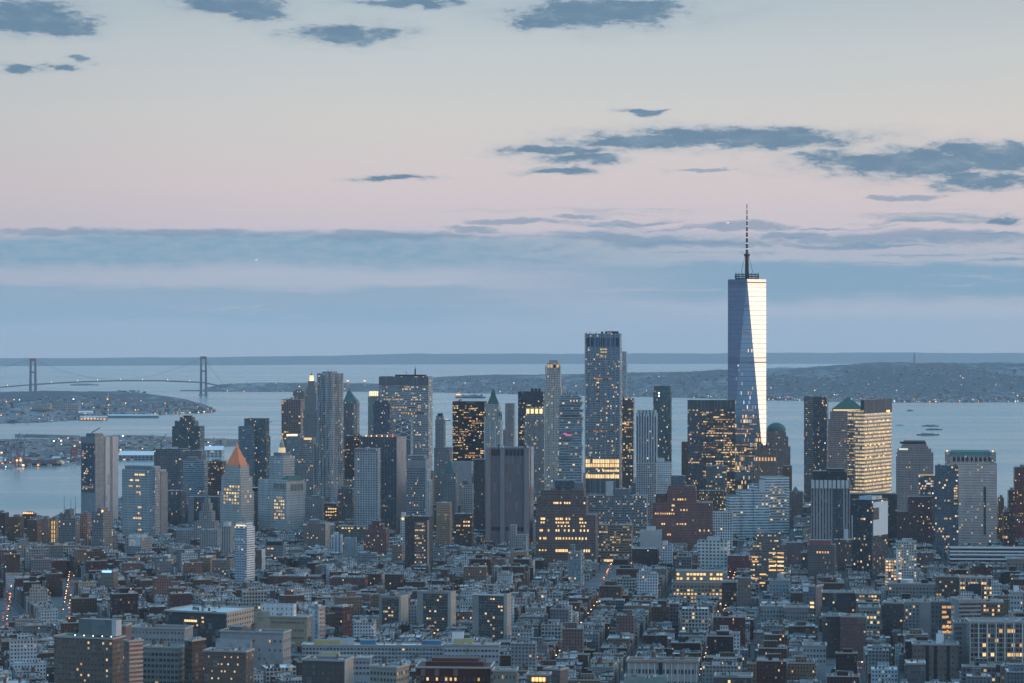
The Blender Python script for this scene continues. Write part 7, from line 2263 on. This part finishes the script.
BASE = [(-40, 546), (60, 546), (115, 552), (125, 560), (165, 556), (180, 546), (225, 552), (233, 590), (256, 590), (260, 556), (300, 560), (340, 572), (400, 574), (404, 582), (434, 582), (440, 560), (484, 553), (533, 553), (536, 590), (598, 590),
        (602, 566), (640, 562), (650, 550), (696, 553), (699, 574), (730, 574), (740, 600), (786, 600), (800, 574), (850, 574), (855, 592), (890, 592), (900, 584), (945, 572), (950, 566), (1070, 566)]


def base_row(px):
    for a, c in zip(BASE, BASE[1:]):
        if a[0] <= px <= c[0]:
            return a[1] + (c[1] - a[1]) * (px - a[0]) / (c[0] - a[0])
    return 560


VIS2 = []
for px0, px1, d, y, v in VIS:
    if v is None:
        m_ = base_row((px0 + px1) / 2)
        v = m_ if d < 4460 else (max(y + 40, min(m_, 505)) if d < 5000 else y + 30)
        v = max(v, y + 12)
    VIS2.append((px0, px1, d, y, v))


def row_limit(a, c, d):
    """the highest picture row a building at distance d between columns a and c may reach"""
    lim = 0
    for px0, px1, hd, y, v in VIS2:
        if hd > d and px0 + 1.5 < c and px1 - 1.5 > a:
            lim = max(lim, v - 3)
    return lim


def PIX(x, y, z):
    return 512 + F * x / y, YL - F * (z - H) / y


rg = random.Random(77)
HERO_RECTS = list(RECTS)
# front row of each landmark, to keep the low city from hiding it
KINDS_ = [  # wall style, colour word, weight
    ('brick_red', 'red brick', 5), ('brick_brown', 'brown brick', 6), ('brick_dark', 'dark brick', 4), ('brick_tan', 'tan brick', 2), ('brick_pink', 'pinkish brick', 3),
    ('limestone', 'pale stone', 3), ('stone_grey', 'grey stone', 4), ('white', 'white painted', 3.5), ('cream', 'cream', .4), ('concrete', 'concrete', 2), ('loft_pale', 'pale framed', 1.2), ('loft_grey', 'grey framed', 1.2)]
KW = [k[2] for k in KINDS_]
ROOFW = [('tar', 'black', 7), ('grey', 'grey', 5), ('silver', 'silver', 6), ('white', 'white', 3), ('green', 'green', .5), ('red', 'red', .7)]
LOTS = []


def try_lot(s0, s1, t0, t1, h, kind, th):
    cs, ct = (s0 + s1) / 2, (t0 + t1) / 2
    x, y = XY(cs, ct, th)
    px, py = PIX(x, y, G + h)
    if px < -280 or px > 1300 or y > 5500:
        return
    if not all(on_island(*XY(a, c, th)) for a in (s0, s1) for c in (t0, t1)):
        return
    if (x < SPLIT * y) != (th < 0):
        return
    r = (x, y, (s1 - s0) / 2, (t1 - t0) / 2, th)
    for q in HERO_RECTS:
        if clash(r, q, 1.0):
            return
    P = [XY(a, c, th) for a in (s0, s1) for c in (t0, t1)]
    xs = [512 + F * p[0] / p[1] for p in P]
    lim = row_limit(min(xs), max(xs), y)
    zmax = PZ(lim, y) - G
    zmax = max(zmax, rg.uniform(9, 15))
    if h > zmax:
        h = zmax * rg.uniform(.8, 1.0)
    LOTS.append(dict(th=th, s0=s0, s1=s1, t0=t0, t1=t1, h=h, x=x, y=y, kind=kind, px=px, py=py, k=rg.choices(KINDS_, KW)[0], roof=rg.choices(ROOFW, [r_[2] for r_ in ROOFW])[0]))


SPOTS = [((66, 618), (72, 579), 'orange lit street below the slab tower'), ((4, 628), (9, 592), 'street of red lights at the left edge'), ((600, 588), (611, 567), 'busy crossing below the speckled low office block'), ((846, 668), (838, 640), 'side street at lower right')]
SPOT_LINES = []
for (xa, ya), (xb, yb), nm in SPOTS:
    da, db = DG(ya), DG(yb)
    pa, pb = (PX(xa, da), da), (PX(xb, db), db)
    SPOT_LINES.append((pa, pb, nm))
    ang = math.atan2(pb[0] - pa[0], pb[1] - pa[1])
    L0 = math.hypot(pb[0] - pa[0], pb[1] - pa[1])
    c0 = ((pa[0] + pb[0]) / 2 - sin(ang) * 60, (pa[1] + pb[1]) / 2 - cos(ang) * 60)
    HERO_RECTS.append((c0[0], c0[1], 4.6, L0 / 2 + 75, ang, nm))
SPLIT = (352 - 512) / F      # the grid turns at this sight line
# some patches are parks or open ground
PARKS = [(-470, 2905, 46, 38), (-160, 3330, 40, 60), (335, 2420, 45, 45), (-560, 2560, 40, 36)]


def in_park(x, y):
    return any(abs(x - a) < w and abs(y - c) < v for a, c, w, v in PARKS)


BLOCKS = []
for ia, gth in [(i, TH) for i in range(-30, 28)] + [(i, TH2) for i in range(-20, 26)]:
    sA = AV0 + AVP * ia + AVW / 2
    sB = sA + AVP - AVW
    if gth > 0 and ia == 0:
        sB += AVW - 1          # no through street here
    for it in range(0, 30):
        t0 = 2130 + it * CSP + (0 if gth > 0 else 37) + 23 * (ia % 3)
        t1 = t0 + CSP - CSW
        x, y = XY((sA + sB) / 2, (t0 + t1) / 2, gth)
        if y < 2150 or abs(x / y) > .31 or y > 5600 or not on_island(x, y):
            continue
        if (x < SPLIT * y) != (gth < 0):
            continue
        BLOCKS.append((sA, sB, t0, t1, gth))
        deep = y > 3750
        mid = 3300 < y <= 3750
        half = (sA + sB) / 2
        for side in (0, 1):
            t = t0
            while t < t1 - 6:
                w = rg.uniform(6, 10) if rg.random() < .74 else rg.uniform(11, 25)
                if deep:
                    w = rg.uniform(14, 36)
                w = min(w, t1 - t)
                if w < 5:
                    break
                q = rg.random()
                h = rg.gauss(16, 1.9) if w < 11 else rg.gauss(19, 3.6)
                right = x / y > .06
                if q < (.20 if right else (.09 if mid else .04)):
                    h = rg.uniform(27, 52 if right else 42)
                    w = max(w, min(14, t1 - t))
                if mid:
                    h += rg.uniform(0, 7)
                if deep:
                    far = min(1, (y - 3750) / 900)
                    h = rg.uniform(16, 34) + far * rg.uniform(0, 34) + (rg.uniform(10, 40) * far if rg.random() < .25 else 0)
                    if x / y < -.13 and y > 4150:
                        h = min(h, 26)
                h = max(11, h)
                dpt = rg.uniform(.58, .97)
                a, c = (sA, sA + (half - sA) * dpt) if side == 0 else (half + (sB - half) * (1 - dpt), sB)
                xx, yy = XY((a + c) / 2, t + w / 2, gth)
                if not in_park(xx, yy) and rg.random() > .03:
                    kind = 'tenement' if w < 14 and h < 27 and not deep else ('loft_building' if h < 40 else 'apartment_block')
                    try_lot(a, c, t + .05, t + w - .05, h, kind, gth)
                t += w

# taller fill between the landmarks downtown, kept below the skyline the photograph shows there
SKY_LIMIT = [(-40, 528), (60, 520), (120, 530), (170, 500), (230, 490), (300, 482), (350, 476), (420, 470), (470, 466), (540, 478), (590, 484), (640, 482), (672, 505), (690, 490), (720, 496), (790, 510), (805, 492), (850, 492), (900, 500), (950, 515), (1003, 520), (1070, 505)]


def sky_limit(px):
    for a, c in zip(SKY_LIMIT, SKY_LIMIT[1:]):
        if a[0] <= px <= c[0]:
            return a[1] + (c[1] - a[1]) * (px - a[0]) / (c[0] - a[0])
    return 540


for L_ in LOTS:
    lim = sky_limit(L_['px']) + 4
    zmax = PZ(lim, L_['y']) - G
    if L_['h'] > zmax:
        L_['h'] = max(10, zmax * rg.uniform(.8, 1.0))
TOWER_STY = [('stone_grey', 'grey stone'), ('limestone', 'pale stone'), ('brick_brown', 'brown brick'), ('brick_dark', 'dark brick'), ('glass_teal', 'teal glass'), ('glass_dark', 'dark glass'), ('concrete', 'concrete'), ('glass_band', 'banded glass'), ('brick_tan', 'tan brick'), ('loft_grey', 'grey framed')]
FILL = []
tries = 0
while len(FILL) < 240 and tries < 40000:
    tries += 1
    px = rg.uniform(120, 1010)
    d = rg.uniform(3520, 5300)
    x = PX(px, d)
    lim = sky_limit(px)
    y_top = lim + rg.uniform(0, 84)
    h = PZ(y_top, d) - G
    if h < 25 or h > 130 or not on_island(x, d + 30):
        continue
    r = (x, d + 18, rg.uniform(11, 21), rg.uniform(11, 20), TH if rg.random() < .5 else radians(rg.uniform(10, 38)))
    if any(clash(r, q, 3.0) for q in RECTS):
        continue
    xs = [512 + F * p[0] / p[1] for p in rect_pts(r)]
    if y_top < row_limit(min(xs), max(xs), d):
        continue
    RECTS.append(r)
    FILL.append((r, h, px, y_top))
LOTS = [L_ for L_ in LOTS if not any(clash((L_['x'], L_['y'], (L_['s1'] - L_['s0']) / 2, (L_['t1'] - L_['t0']) / 2, L_['th']), f[0], .5) for f in FILL)]

# what shows: a floating horizon from near to far
items = [('lot', L_['y'], L_) for L_ in LOTS] + [('fill', f[0][1], f) for f in FILL] + [('hero', q[1], q) for q in HERO_RECTS]
TOPS = {}
for (px0, px1, y, d, ref) in REFS:
    pass
items.sort(key=lambda i: i[1])
hor = [683.0] * 1024
for kind, dist, it in items:
    if kind == 'lot':
        P = [XY(a, c, it['th']) for a in (it['s0'], it['s1']) for c in (it['t0'], it['t1'])]
        top = G + it['h']
    elif kind == 'fill':
        P = rect_pts(it[0])
        top = G + it[1]
    else:
        continue
    xs = [512 + F * x / y for x, y in P]
    yn, yf = min(p[1] for p in P), max(p[1] for p in P)
    ytop = YL - F * (top - H) / yf
    a, c = max(0, int(min(xs))), min(1023, int(max(xs)))
    vis = 0
    for i in range(a, c + 1):
        if ytop < hor[i]:
            vis += hor[i] - ytop
            hor[i] = ytop
    if kind == 'lot':
        it['vis'] = vis
    else:
        it[0:0]
for L_ in LOTS:
    L_.setdefault('vis', 0)

SIDEWALK = plain('pavement_stone', (.085, .088, .092), .85, 0, .2)
mb = MB()
for sA, sB, t0, t1, gth in BLOCKS:
    mb.prism([XY(sA - 2.4, t0 - 2.5, gth), XY(sB + 2.4, t0 - 2.5, gth), XY(sB + 2.4, t1 + 2.5, gth), XY(sA - 2.4, t1 + 2.5, gth)], G - .1, G + .14, 0, 0)
tag(mb.build('pavement', SIDEWALK), 'raised stone pavements round every city block', kind='structure')
mb = MB()
for ia, gth in [(i, TH) for i in range(-26, 20)] + [(i, TH2) for i in range(-14, 26)]:
    s_ = AV0 + AVP * ia
    for k in range(220):
        t = 2140 + k * 14.0
        x, y = XY(s_, t, gth)
        if abs(x / y) < .2 and on_island(x, y) and y < 4200 and (x < SPLIT * y) == (gth < 0):
            P = [XY(s_ - .12, t, gth), XY(s_ + .12, t, gth), XY(s_ + .12, t + 6, gth), XY(s_ - .12, t + 6, gth)]
            o = len(mb.v)
            mb.v += [(p[0], p[1], G + .006) for p in P]
            mb.face((o, o + 1, o + 2, o + 3))
tag(mb.build('lane_markings', plain('road_paint', (.7, .7, .68), .7, 0, .1)), 'white dashed lane lines along the avenues', kind='structure')


def facade_for(L_):
    k = L_['k'][0]
    small = dict(wx=.36, wz=.44, px=2.3, pz=2.9) if L_['kind'] == 'tenement' and not k.startswith('loft') else {}
    small['wall'] = tuple(round(c * q, 3) for c, q in zip(STY[k][0], (.88, .92, .96) if k in ('white', 'loft_pale', 'limestone', 'cream', 'concrete') else (.60, .62, .68)))
    return fac(k, **small, lit={'tenement': .012, 'loft_building': .024, 'apartment_block': .035}[L_['kind']], es=1.1, row=.35)


def shell(mb, poly, z0, h, mw, mt, pitch):
    ins = mb.walls(poly, z0, z0 + h, mw, pitch, .9, .35, mt)
    return ins


def roof_bits(L_, seedv):
    r_ = random.Random(seedv)
    w, dp = L_['s1'] - L_['s0'], L_['t1'] - L_['t0']
    out = []
    n = 2 + int(w * dp / 70) + r_.randrange(4)
    for i in range(min(n, 9)):
        out.append((r_.choice((0, 1, 1, 2, 2, 3)), r_.uniform(-.36, .36) * w, r_.uniform(-.34, .34) * dp, r_.choice((0, pi / 2)), r_.uniform(.7, 1.35)))
    tank = r_.random() < (.28 if L_['h'] > 19 else .10)
    if tank:
        out.append(('tank', r_.uniform(-.25, .25) * w, r_.uniform(-.25, .25) * dp, r_.random() * 3, r_.uniform(.8, 1.1)))
    return out


LOTS.sort(key=lambda L_: -L_['vis'])
cnt = {'tenement': 0, 'loft_building': 0, 'apartment_block': 0}
single, mass = [], []
for L_ in LOTS:
    if L_['vis'] > 3 and cnt[L_['kind']] < {'tenement': 295, 'loft_building': 240, 'apartment_block': 60}[L_['kind']]:
        cnt[L_['kind']] += 1
        single.append(L_)
    else:
        mass.append(L_)

NUM = {1: 'one', 2: 'two', 3: 'three', 4: 'four', 5: 'five', 6: 'six', 7: 'seven', 8: 'eight', 9: 'nine', 10: 'ten', 11: 'eleven', 12: 'twelve', 13: 'thirteen', 14: 'fourteen', 15: 'fifteen'}
KNAME = {'tenement': 'tenement', 'loft_building': 'loft', 'apartment_block': 'block', 'office_block': 'office block'}
LABELS = set()


def where(px, y, extra=0):
    """nearest landmark phrase around a picture position"""
    best = sorted(REFS, key=lambda r: max(0, r[0] - px, px - r[1]) * 2.2 + abs(r[2] + 12 - y) * .8 + (0 if r[2] < y else 15))
    r = best[extra]
    if px < r[0] - 1:
        rel = 'left of the'
    elif px > r[1] + 1:
        rel = 'right of the'
    else:
        rel = 'below the' if y > r[2] else 'behind the'
    dist = max(0, r[0] - px, px - r[1], (y - r[2]) * .6 if rel == 'below the' else 0)
    return rel, r[4], dist


def say(parts, px, y):
    """a label no other thing has yet"""
    size, colour, kname, feats, roof = parts
    for extra in range(0, 9):
        rel, ref, dist = where(px, y, extra)
        for q in range(3):
            f = feats[q:q + 1]
            bits = [size[0] if q else '', colour, kname, ('with ' + f[0]) if f else ('with %s roof' % roof), ('far ' if dist > 70 else ('well ' if dist > 35 else '')) + rel, ref]
            lb = ' '.join(b_ for b_ in bits if b_)
            if len(lb.split()) <= 16 and lb not in LABELS:
                LABELS.add(lb)
                return lb
            bits[0] = ' '.join(size)
            lb = ' '.join(b_ for b_ in bits if b_)
            if len(lb.split()) <= 16 and lb not in LABELS:
                LABELS.add(lb)
                return lb
    return None


def feats_of(L_, bits):
    n = {k: sum(1 for b_ in bits if b_[0] == k) for k in (0, 1, 2, 3, 'tank')}
    fl = []
    if n['tank']:
        fl.append('wooden water tank on %s roof' % L_['roof'][1])
    if n[1] == 1:
        fl.append('pale stair box on %s roof' % L_['roof'][1])
    elif n[1] > 1:
        fl.append('%s pale stair boxes on %s roof' % (NUM[n[1]], L_['roof'][1]))
    if n[2]:
        fl.append('%s brick chimney%s on %s roof' % (NUM[n[2]], 's' if n[2] > 1 else '', L_['roof'][1]))
    if n[3]:
        fl.append('%s roof skylight%s' % (NUM[n[3]], 's' if n[3] > 1 else ''))
    if n[0]:
        fl.append('cooling units on %s roof' % L_['roof'][1])
    return fl + ['%s roof' % L_['roof'][1]]


GROUPS = {'tenement': 'tenements along the street grid', 'loft_building': 'loft buildings along the street grid', 'apartment_block': 'apartment blocks in the low city'}
single.sort(key=lambda L_: (L_['px'], L_['y']))
for L_ in single:
    w, dp = L_['s1'] - L_['s0'], L_['t1'] - L_['t0']
    m_ = facade_for(L_)
    root = empty(L_['kind'], (L_['x'], L_['y'], G), -L_['th'])
    poly = [(-w / 2, -dp / 2), (w / 2, -dp / 2), (w / 2, dp / 2), (-w / 2, dp / 2)]
    mb = MB()
    ins = shell(mb, poly, -.3, L_['h'] + .3, 0, 1, PITCH[m_.name][0])
    fo = mb.build('facade', [m_, TRIM if L_['roof'][0] != 'white' else PALETRIM], root)
    rb = MB()
    rb.prism(ins, L_['h'] - 1.2, L_['h'] - .9, 0, 0)
    rb.build('roof', ROOFS[L_['roof'][0]], root)
    if dp < 16 or rg.random() < .5:
        c = MB()
        c.box(-w / 2 - .5, w / 2 + .5, -dp / 2 - .6, -dp / 2 - .02, L_['h'] - .9, L_['h'] + .12, 0)
        c.build('cornice', TRIM, root)
    bits = roof_bits(L_, int(L_['x'] * 7 + L_['y'] * 3))
    if L_['h'] > 25:
        k1, k2 = rg.uniform(.25, .6), rg.uniform(.25, .6)
        sx, sy = rg.uniform(-.12, .12) * w, rg.uniform(0, .12) * dp
        up = rg.uniform(2.6, 5.5)
        mb = MB()
        pin = [(sx + x * k1, sy + y * k2) for x, y in poly]
        i2 = mb.walls(pin, L_['h'] - .9, L_['h'] + up, 0, PITCH[m_.name][0], .8, .3, 1)
        so = mb.build('setback', [m_, TRIM], root)
        rb = MB()
        rb.prism(i2, L_['h'] + up - 1.1, L_['h'] + up - .8, 0, 0)
        rb.build('roof', ROOFS[rg.choice(('silver', 'grey', 'tar'))], so)
        bits = [b_ for b_ in bits if abs(b_[1] - sx) > w * k1 / 2 + 1.2 or abs(b_[2] - sy) > dp * k2 / 2 + 1.2]
    for k, x, y, rz, sc in bits:
        me = tank_mesh() if k == 'tank' else gear_mesh(k)
        o = use('water_tank' if k == 'tank' else GEAR[k], me, root, (x, y, L_['h'] - .9), rz)
        o.scale = (sc, sc, sc)
    fl = max(3, round(L_['h'] / 3.3))
    size = ('narrow' if dp < 10 else ('broad' if dp > 20 else 'mid width'), '%s storey' % NUM.get(fl, 'many'))
    lb = say((size, L_['k'][1], KNAME[L_['kind']], feats_of(L_, bits), L_['roof'][1]), L_['px'], L_['py'])
    tag(root, lb or '%s %s in the street grid' % (L_['k'][1], KNAME[L_['kind']]), 'tenement' if L_['kind'] == 'tenement' else 'building', GROUPS[L_['kind']])

# the rest of the low city in one mass
cells = {}
mats, midx = [], {}


def mid_(m):
    if m.name not in midx:
        midx[m.name] = len(mats)
        mats.append(m)
    return midx[m.name]


mb = MB()
for L_ in mass:
    m_ = facade_for(L_)
    poly = [XY(L_['s0'], L_['t0'], L_['th']), XY(L_['s1'], L_['t0'], L_['th']), XY(L_['s1'], L_['t1'], L_['th']), XY(L_['s0'], L_['t1'], L_['th'])]
    ins = mb.walls(poly, G - .3, G + L_['h'], mid_(m_), PITCH[m_.name][0], .9, .35, mid_(TRIM))
    mb.prism(ins, G + L_['h'] - 1.2, G + L_['h'] - .9, mid_(ROOFS[L_['roof'][0]]), mid_(ROOFS[L_['roof'][0]]))
    for k, x, y, rz, sc in roof_bits(L_, int(L_['x'] * 7 + L_['y'] * 3))[:6]:
        c = XY((L_['s0'] + L_['s1']) / 2 + x, (L_['t0'] + L_['t1']) / 2 + y, L_['th'])
        me = tank_mesh() if k == 'tank' else gear_mesh(k)
        o = len(mb.v)
        for v_ in me.vertices:
            mb.v.append((c[0] + v_.co[0] * sc, c[1] + v_.co[1] * sc, G + L_['h'] - .9 + v_.co[2] * sc))
        for pf in me.polygons:
            mb.face(tuple(o + i for i in pf.vertices), mid_(me.materials[pf.material_index]))
tag(mb.build('low_rise_houses', mats), 'countless further tenements and lofts filling the street grid', kind='stuff')

# downtown fill
FILL.sort(key=lambda f: f[2])
for r, h, px, yt in FILL:
    sty, word = rg.choice(TOWER_STY)
    root = empty('office_block', (r[0], r[1], G), -r[4])
    m_ = fac(sty, lit=rg.choice((.02, .04, .08)), wx=STY[sty][4])
    a, c = r[2], r[3]
    mb = MB()
    step = rg.random() < .45
    h1 = h * rg.uniform(.7, .88) if step else h
    poly = [(-a, -c), (a, -c), (a, c), (-a, c)]
    ins = mb.walls(poly, -.3, h1, 0, PITCH[m_.name][0], 1.0, .4, 1, 0.0)
    mb.build('base' if step else 'facade', [m_, TRIM], root)
    rb = MB()
    rr = rg.choice(('grey', 'silver', 'tar'))
    rb.prism(ins, h1 - 1.3, h1 - 1, 0, 0)
    rb.build('roof', ROOFS[rr], root)
    if step:
        k = rg.uniform(.55, .8)
        mb = MB()
        ins = mb.walls([(x * k, y * k) for x, y in poly], h1 - 1, h, 0, PITCH[m_.name][0], 1.0, .4, 1, 0.0)
        mb.build('setback', [m_, TRIM], root)
        rb = MB()
        rb.prism(ins, h - 1.3, h - 1, 0, 0)
        rb.build('upper_roof', ROOFS[rr], root)
        a, c = a * k, c * k
    ph = MB()
    ph.box(-a * .5, a * .3, -c * .4, c * .5, h - 1, h + rg.uniform(2.5, 5), 0)
    ph.build('penthouse', rg.choice((METAL, PALETRIM, DKMETAL)), root)
    nt = rg.choice((0, 0, 1, 2))
    for i in range(nt):
        o = use('water_tank', tank_mesh(), root, (rg.uniform(.4, .7) * a, rg.uniform(-.6, .6) * c, h - 1))
    for i in range(3):
        use(GEAR[0], gear_mesh(0), root, (rg.uniform(-.7, .7) * a, -c * rg.uniform(.5, .8), h - 1))
    fl = ['stepped top' if step else 'flat top'] + (['water tank and %s roof' % {'tar': 'black', 'grey': 'grey', 'silver': 'silver'}[rr]] if nt else []) + ['%s roof' % {'tar': 'black', 'grey': 'grey', 'silver': 'silver'}[rr]]
    size = ('slim' if r[2] < 14 else ('broad' if r[2] > 18 else 'mid width'), 'tall' if h > 80 else ('short' if h < 55 else 'mid height'))
    lb = say((size, word, 'office block', fl, ROOFS and {'tar': 'black', 'grey': 'grey', 'silver': 'silver'}[rr]), px, yt)
    tag(root, lb or 'office block downtown', 'building', 'office blocks filling downtown')


# ------------------------------------------------------------------ streets: lamps, cars, trees, steam
def lamp_meshes():
    p, g = MB(), MB()
    p.cyl(0, 0, .14, .09, 0, 8.6, 6)
    p.bar((0, 0, 8.4), (1.9, 0, 8.9), .07)
    g.box(1.4, 2.5, -.42, .42, 8.55, 8.95, 0)
    return p.mesh('pole', [DKMETAL]), {k_: g.mesh('lamp_head', [LAMPMAT[k_]]) for k_ in ('orange', 'amber', 'white')}


POLE, HEADS = lamp_meshes()


def lamp(x, y, rz, colour, label, group):
    r = tag(empty('street_lamp', (x, y, G + .14), rz), label, 'street lamp', group)
    use('pole', POLE, r)
    use('lamp_head', HEADS[colour], r)


def car_meshes():
    out = []
    for cname, col in (('dark', (.03, .035, .04)), ('white', (.6, .6, .6)), ('yellow', (.55, .36, .04)), ('grey', (.2, .21, .22))):
        m = MB()
        prof = [(-2.2, .35), (2.2, .35), (2.25, .85), (1.3, .98), (.7, 1.48), (-1.2, 1.5), (-1.9, 1.0), (-2.25, .95)]
        o = len(m.v)
        for s_ in (-.9, .9):
            m.v += [(s_, -y, z) for y, z in prof]
        n = len(prof)
        for i in range(n):
            j = (i + 1) % n
            m.face((o + i, o + n + i, o + n + j, o + j), 1 if i in (3, 5) else 0)
        m.face(tuple(o + i for i in range(n)), 0)
        m.face(tuple(o + n + i for i in reversed(range(n))), 0)
        out.append((cname, m.mesh('body', [plain('car_' + cname, col, .3, .1, .05), PANE[0]])))
    w = MB()
    w.bar((-.15, 0, 0), (.15, 0, 0), .33, 0, 10)
    t, h = MB(), MB()
    t.box(-.28, .28, -.06, .06, -.14, .14)
    h.box(-.28, .28, -.06, .06, -.14, .14)
    return out, w.mesh('wheel', [plain('tyre', (.02, .02, .02))]), t.mesh('tail_light', [GLOWRED]), h.mesh('headlight', [GLOWHOT])


CARS, WHEEL, TAIL, HEAD = car_meshes()


def car(x, y, rz, label, group, k):
    cname, me = CARS[k]
    r = tag(empty('car', (x, y, G + .01), rz), label, 'car', group)
    use('body', me, r)
    for sx in (-.85, .85):
        for sy in (-1.4, 1.4):
            use('wheel', WHEEL, r, (sx, sy, .33))
        use('tail_light', TAIL, r, (sx * .72, -2.27, .82)).scale = (1.0, 1, 1.0)
        use('headlight', HEAD, r, (sx * .72, 2.25, .72)).scale = (1.2, 1, 1.2)


AVS = [(-231.0, 2300, 3750, 'avenue right of the three concrete towers'), (-88.0, 2250, 3850, 'avenue right of the white ornate twin loft'), (55.0, 2250, 3200, 'avenue between the lower right apartment houses'), (-374.0, 2350, 3500, 'avenue left of the three concrete towers'),
       (-66.0, 2750, 3700, 'street at the left below the slab tower'), (-137.0, 2750, 3700, 'street at the far left edge')]
k = 0
for s_, ta, tb, nm in AVS:
    gth = TH2 if 'at the' in nm else TH
    s_ = AV0 + AVP * round((s_ - AV0) / AVP)
    t = ta
    while t < tb:
        for side in (-1, 1):
            if rg.random() < .35:
                continue
            x, y = XY(s_ + side * 5.2, t + side * 14 + rg.uniform(-9, 9), gth)
            lamp(x, y, -gth + (0 if side < 0 else pi), ('orange', 'amber', 'white', 'orange')[k % 4], 'street lamp with a glowing head along the ' + nm, 'street lamps along the ' + nm)
            k += 1
        t += 44
    t = ta + 10
    rgc = random.Random(int(abs(s_)))
    while t < tb:
        for lane in (-3, 0, 3):
            if rgc.random() < .5:
                x, y = XY(s_ + lane, t + rgc.uniform(0, 12), gth)
                car(x, y, -gth, '%s car with red tail lights on the %s' % (CARS[k % 4][0], nm), 'cars on the ' + nm, k % 4)
                k += 1
        t += 46

for (pa, pb, nm) in SPOT_LINES:
    ang = math.atan2(pb[0] - pa[0], pb[1] - pa[1])
    L0 = math.hypot(pb[0] - pa[0], pb[1] - pa[1])
    red = 'red lights' in nm or 'crossing' in nm
    t = 4.0
    while t < L0:
        x, y = pa[0] + sin(ang) * t, pa[1] + cos(ang) * t
        if rg.random() < (.35 if red else .8):
            sd_ = rg.choice((-1, 1))
            lamp(x + cos(ang) * 5 * sd_, y - sin(ang) * 5 * sd_, -ang + (0 if sd_ < 0 else pi), rg.choice(('orange', 'amber', 'orange')), 'street lamp with a glowing head along the ' + nm, 'street lamps along the ' + nm)
        if rg.random() < (.9 if red else .25):
            q = rg.choice((-2.6, 0.4, 3.2))
            k += 1
            car(x + cos(ang) * q, y - sin(ang) * q, -ang, '%s car with red tail lights on the %s' % (CARS[k % 4][0], nm), 'cars on the ' + nm, k % 4)
        t += rg.uniform(14, 30)

LEAFM = plain('dark_foliage', (.030, .042, .030), .9, 0, .5, scale=.5)
TWIGM = plain('bare_twigs', (.060, .050, .045), .9, 0, .4, scale=.5)
BARK = plain('bark', (.055, .045, .04), .9, 0, .3)


def tree_meshes(seed, hgt, leafy):
    r_ = random.Random(seed)
    tr, cr = MB(), MB()
    tr.cyl(0, 0, .35, .22, 0, hgt * .42, 7)
    tips = []
    for i in range(7):
        a = 2 * pi * i / 7 + r_.uniform(-.3, .3)
        ln = hgt * r_.uniform(.28, .42)
        b_ = (cos(a) * ln * .8, sin(a) * ln * .8, hgt * .40 + ln * r_.uniform(.5, 1.1))
        tr.bar((0, 0, hgt * r_.uniform(.28, .42)), b_, .10, 0, 5)
        tips.append(b_)
        for j in range(2):
            e_ = tuple(b_[q] * (1.0 if q < 2 else 1) + r_.uniform(-1, 1) * hgt * .16 for q in range(3))
            tr.bar(b_, e_, .05, 0, 4)
            tips.append(e_)
    tips.append((0, 0, hgt * .9))
    for i in range(620 if leafy else 320):
        c = r_.choice(tips)
        p = [c[q] + r_.gauss(0, hgt * .10) for q in range(3)]
        s_ = r_.uniform(.25, .6) * (1 if leafy else .6)
        u_ = [r_.uniform(-1, 1) * s_ for _ in range(3)]
        v_ = [r_.uniform(-1, 1) * s_ for _ in range(3)]
        o = len(cr.v)
        cr.v += [tuple(p), tuple(p[q] + u_[q] for q in range(3)), tuple(p[q] + u_[q] + v_[q] for q in range(3)), tuple(p[q] + v_[q] for q in range(3))]
        cr.face((o, o + 1, o + 2, o + 3))
    return tr.mesh('trunk', [BARK]), cr.mesh('crown', [LEAFM if leafy else TWIGM])


TREES = [tree_meshes(3, 11, True), tree_meshes(4, 9, True), tree_meshes(5, 12, False)]
rgt = random.Random(4)
names = ['the park left of the dark grey warehouse', 'the dark square below the maroon slab', 'the square at lower right', 'the small park at bottom left']
for (cx, cy, w, v), nm in zip(PARKS, names):
    for i in range(15):
        q = rgt.randrange(3)
        x, y = cx + rgt.uniform(-w, w) * .85, cy + rgt.uniform(-v, v) * .85
        if any(clash((x, y, 2, 2, 0), f, 0) for f in RECTS):
            continue
        r = tag(empty('tree', (x, y, G), rgt.uniform(0, 6)), ('dark leafy tree in ' if q < 2 else 'bare brown twigged tree in ') + nm, 'tree', 'trees in ' + nm + (' in dark leaf' if q < 2 else ' without leaves'))
        use('trunk', TREES[q][0], r)
        use('crown', TREES[q][1], r)
        r.scale = (1, 1, 1)


def steam():
    px, y, d = 308, 594, 2480
    m = bpy.data.materials.new('steam')
    m.use_nodes = True
    m.node_tree.nodes.clear()
    t = NT(m.node_tree)
    v = t.n.new('ShaderNodeVolumePrincipled')
    v.inputs['Color'].default_value = (.95, .96, .97, 1)
    tc = t.n.new('ShaderNodeTexCoord')
    nz = t.noise(tc.outputs['Object'], .16, 4, .6)
    t.put(v.inputs['Density'], t.m('MULTIPLY', t.smooth(nz, .42, .66), .16))
    o_ = t.n.new('ShaderNodeOutputMaterial')
    t.l.new(v.outputs[0], o_.inputs['Volume'])
    mb = MB()
    rings = []
    for k in range(9):
        q = k / 8
        rr = .6 + 4.2 * sin(pi * min(1, q * .8 + .05)) ** .8
        if k == 8:
            rr = .5
        rings.append(([(-13 * q ** 1.2 + rr * 1.4 * cos(2 * pi * i / 12), rr * sin(2 * pi * i / 12)) for i in range(12)], 14 * q))
    mb.loft(rings, 0, 0, 0)
    x = PX(px + 4, d)
    o = mb.build('steam', m, None, (x, d, PZ(616, d)))
    tag(o, 'white puff of steam drifting left off the roofs at bottom left of centre', kind='stuff')


steam()
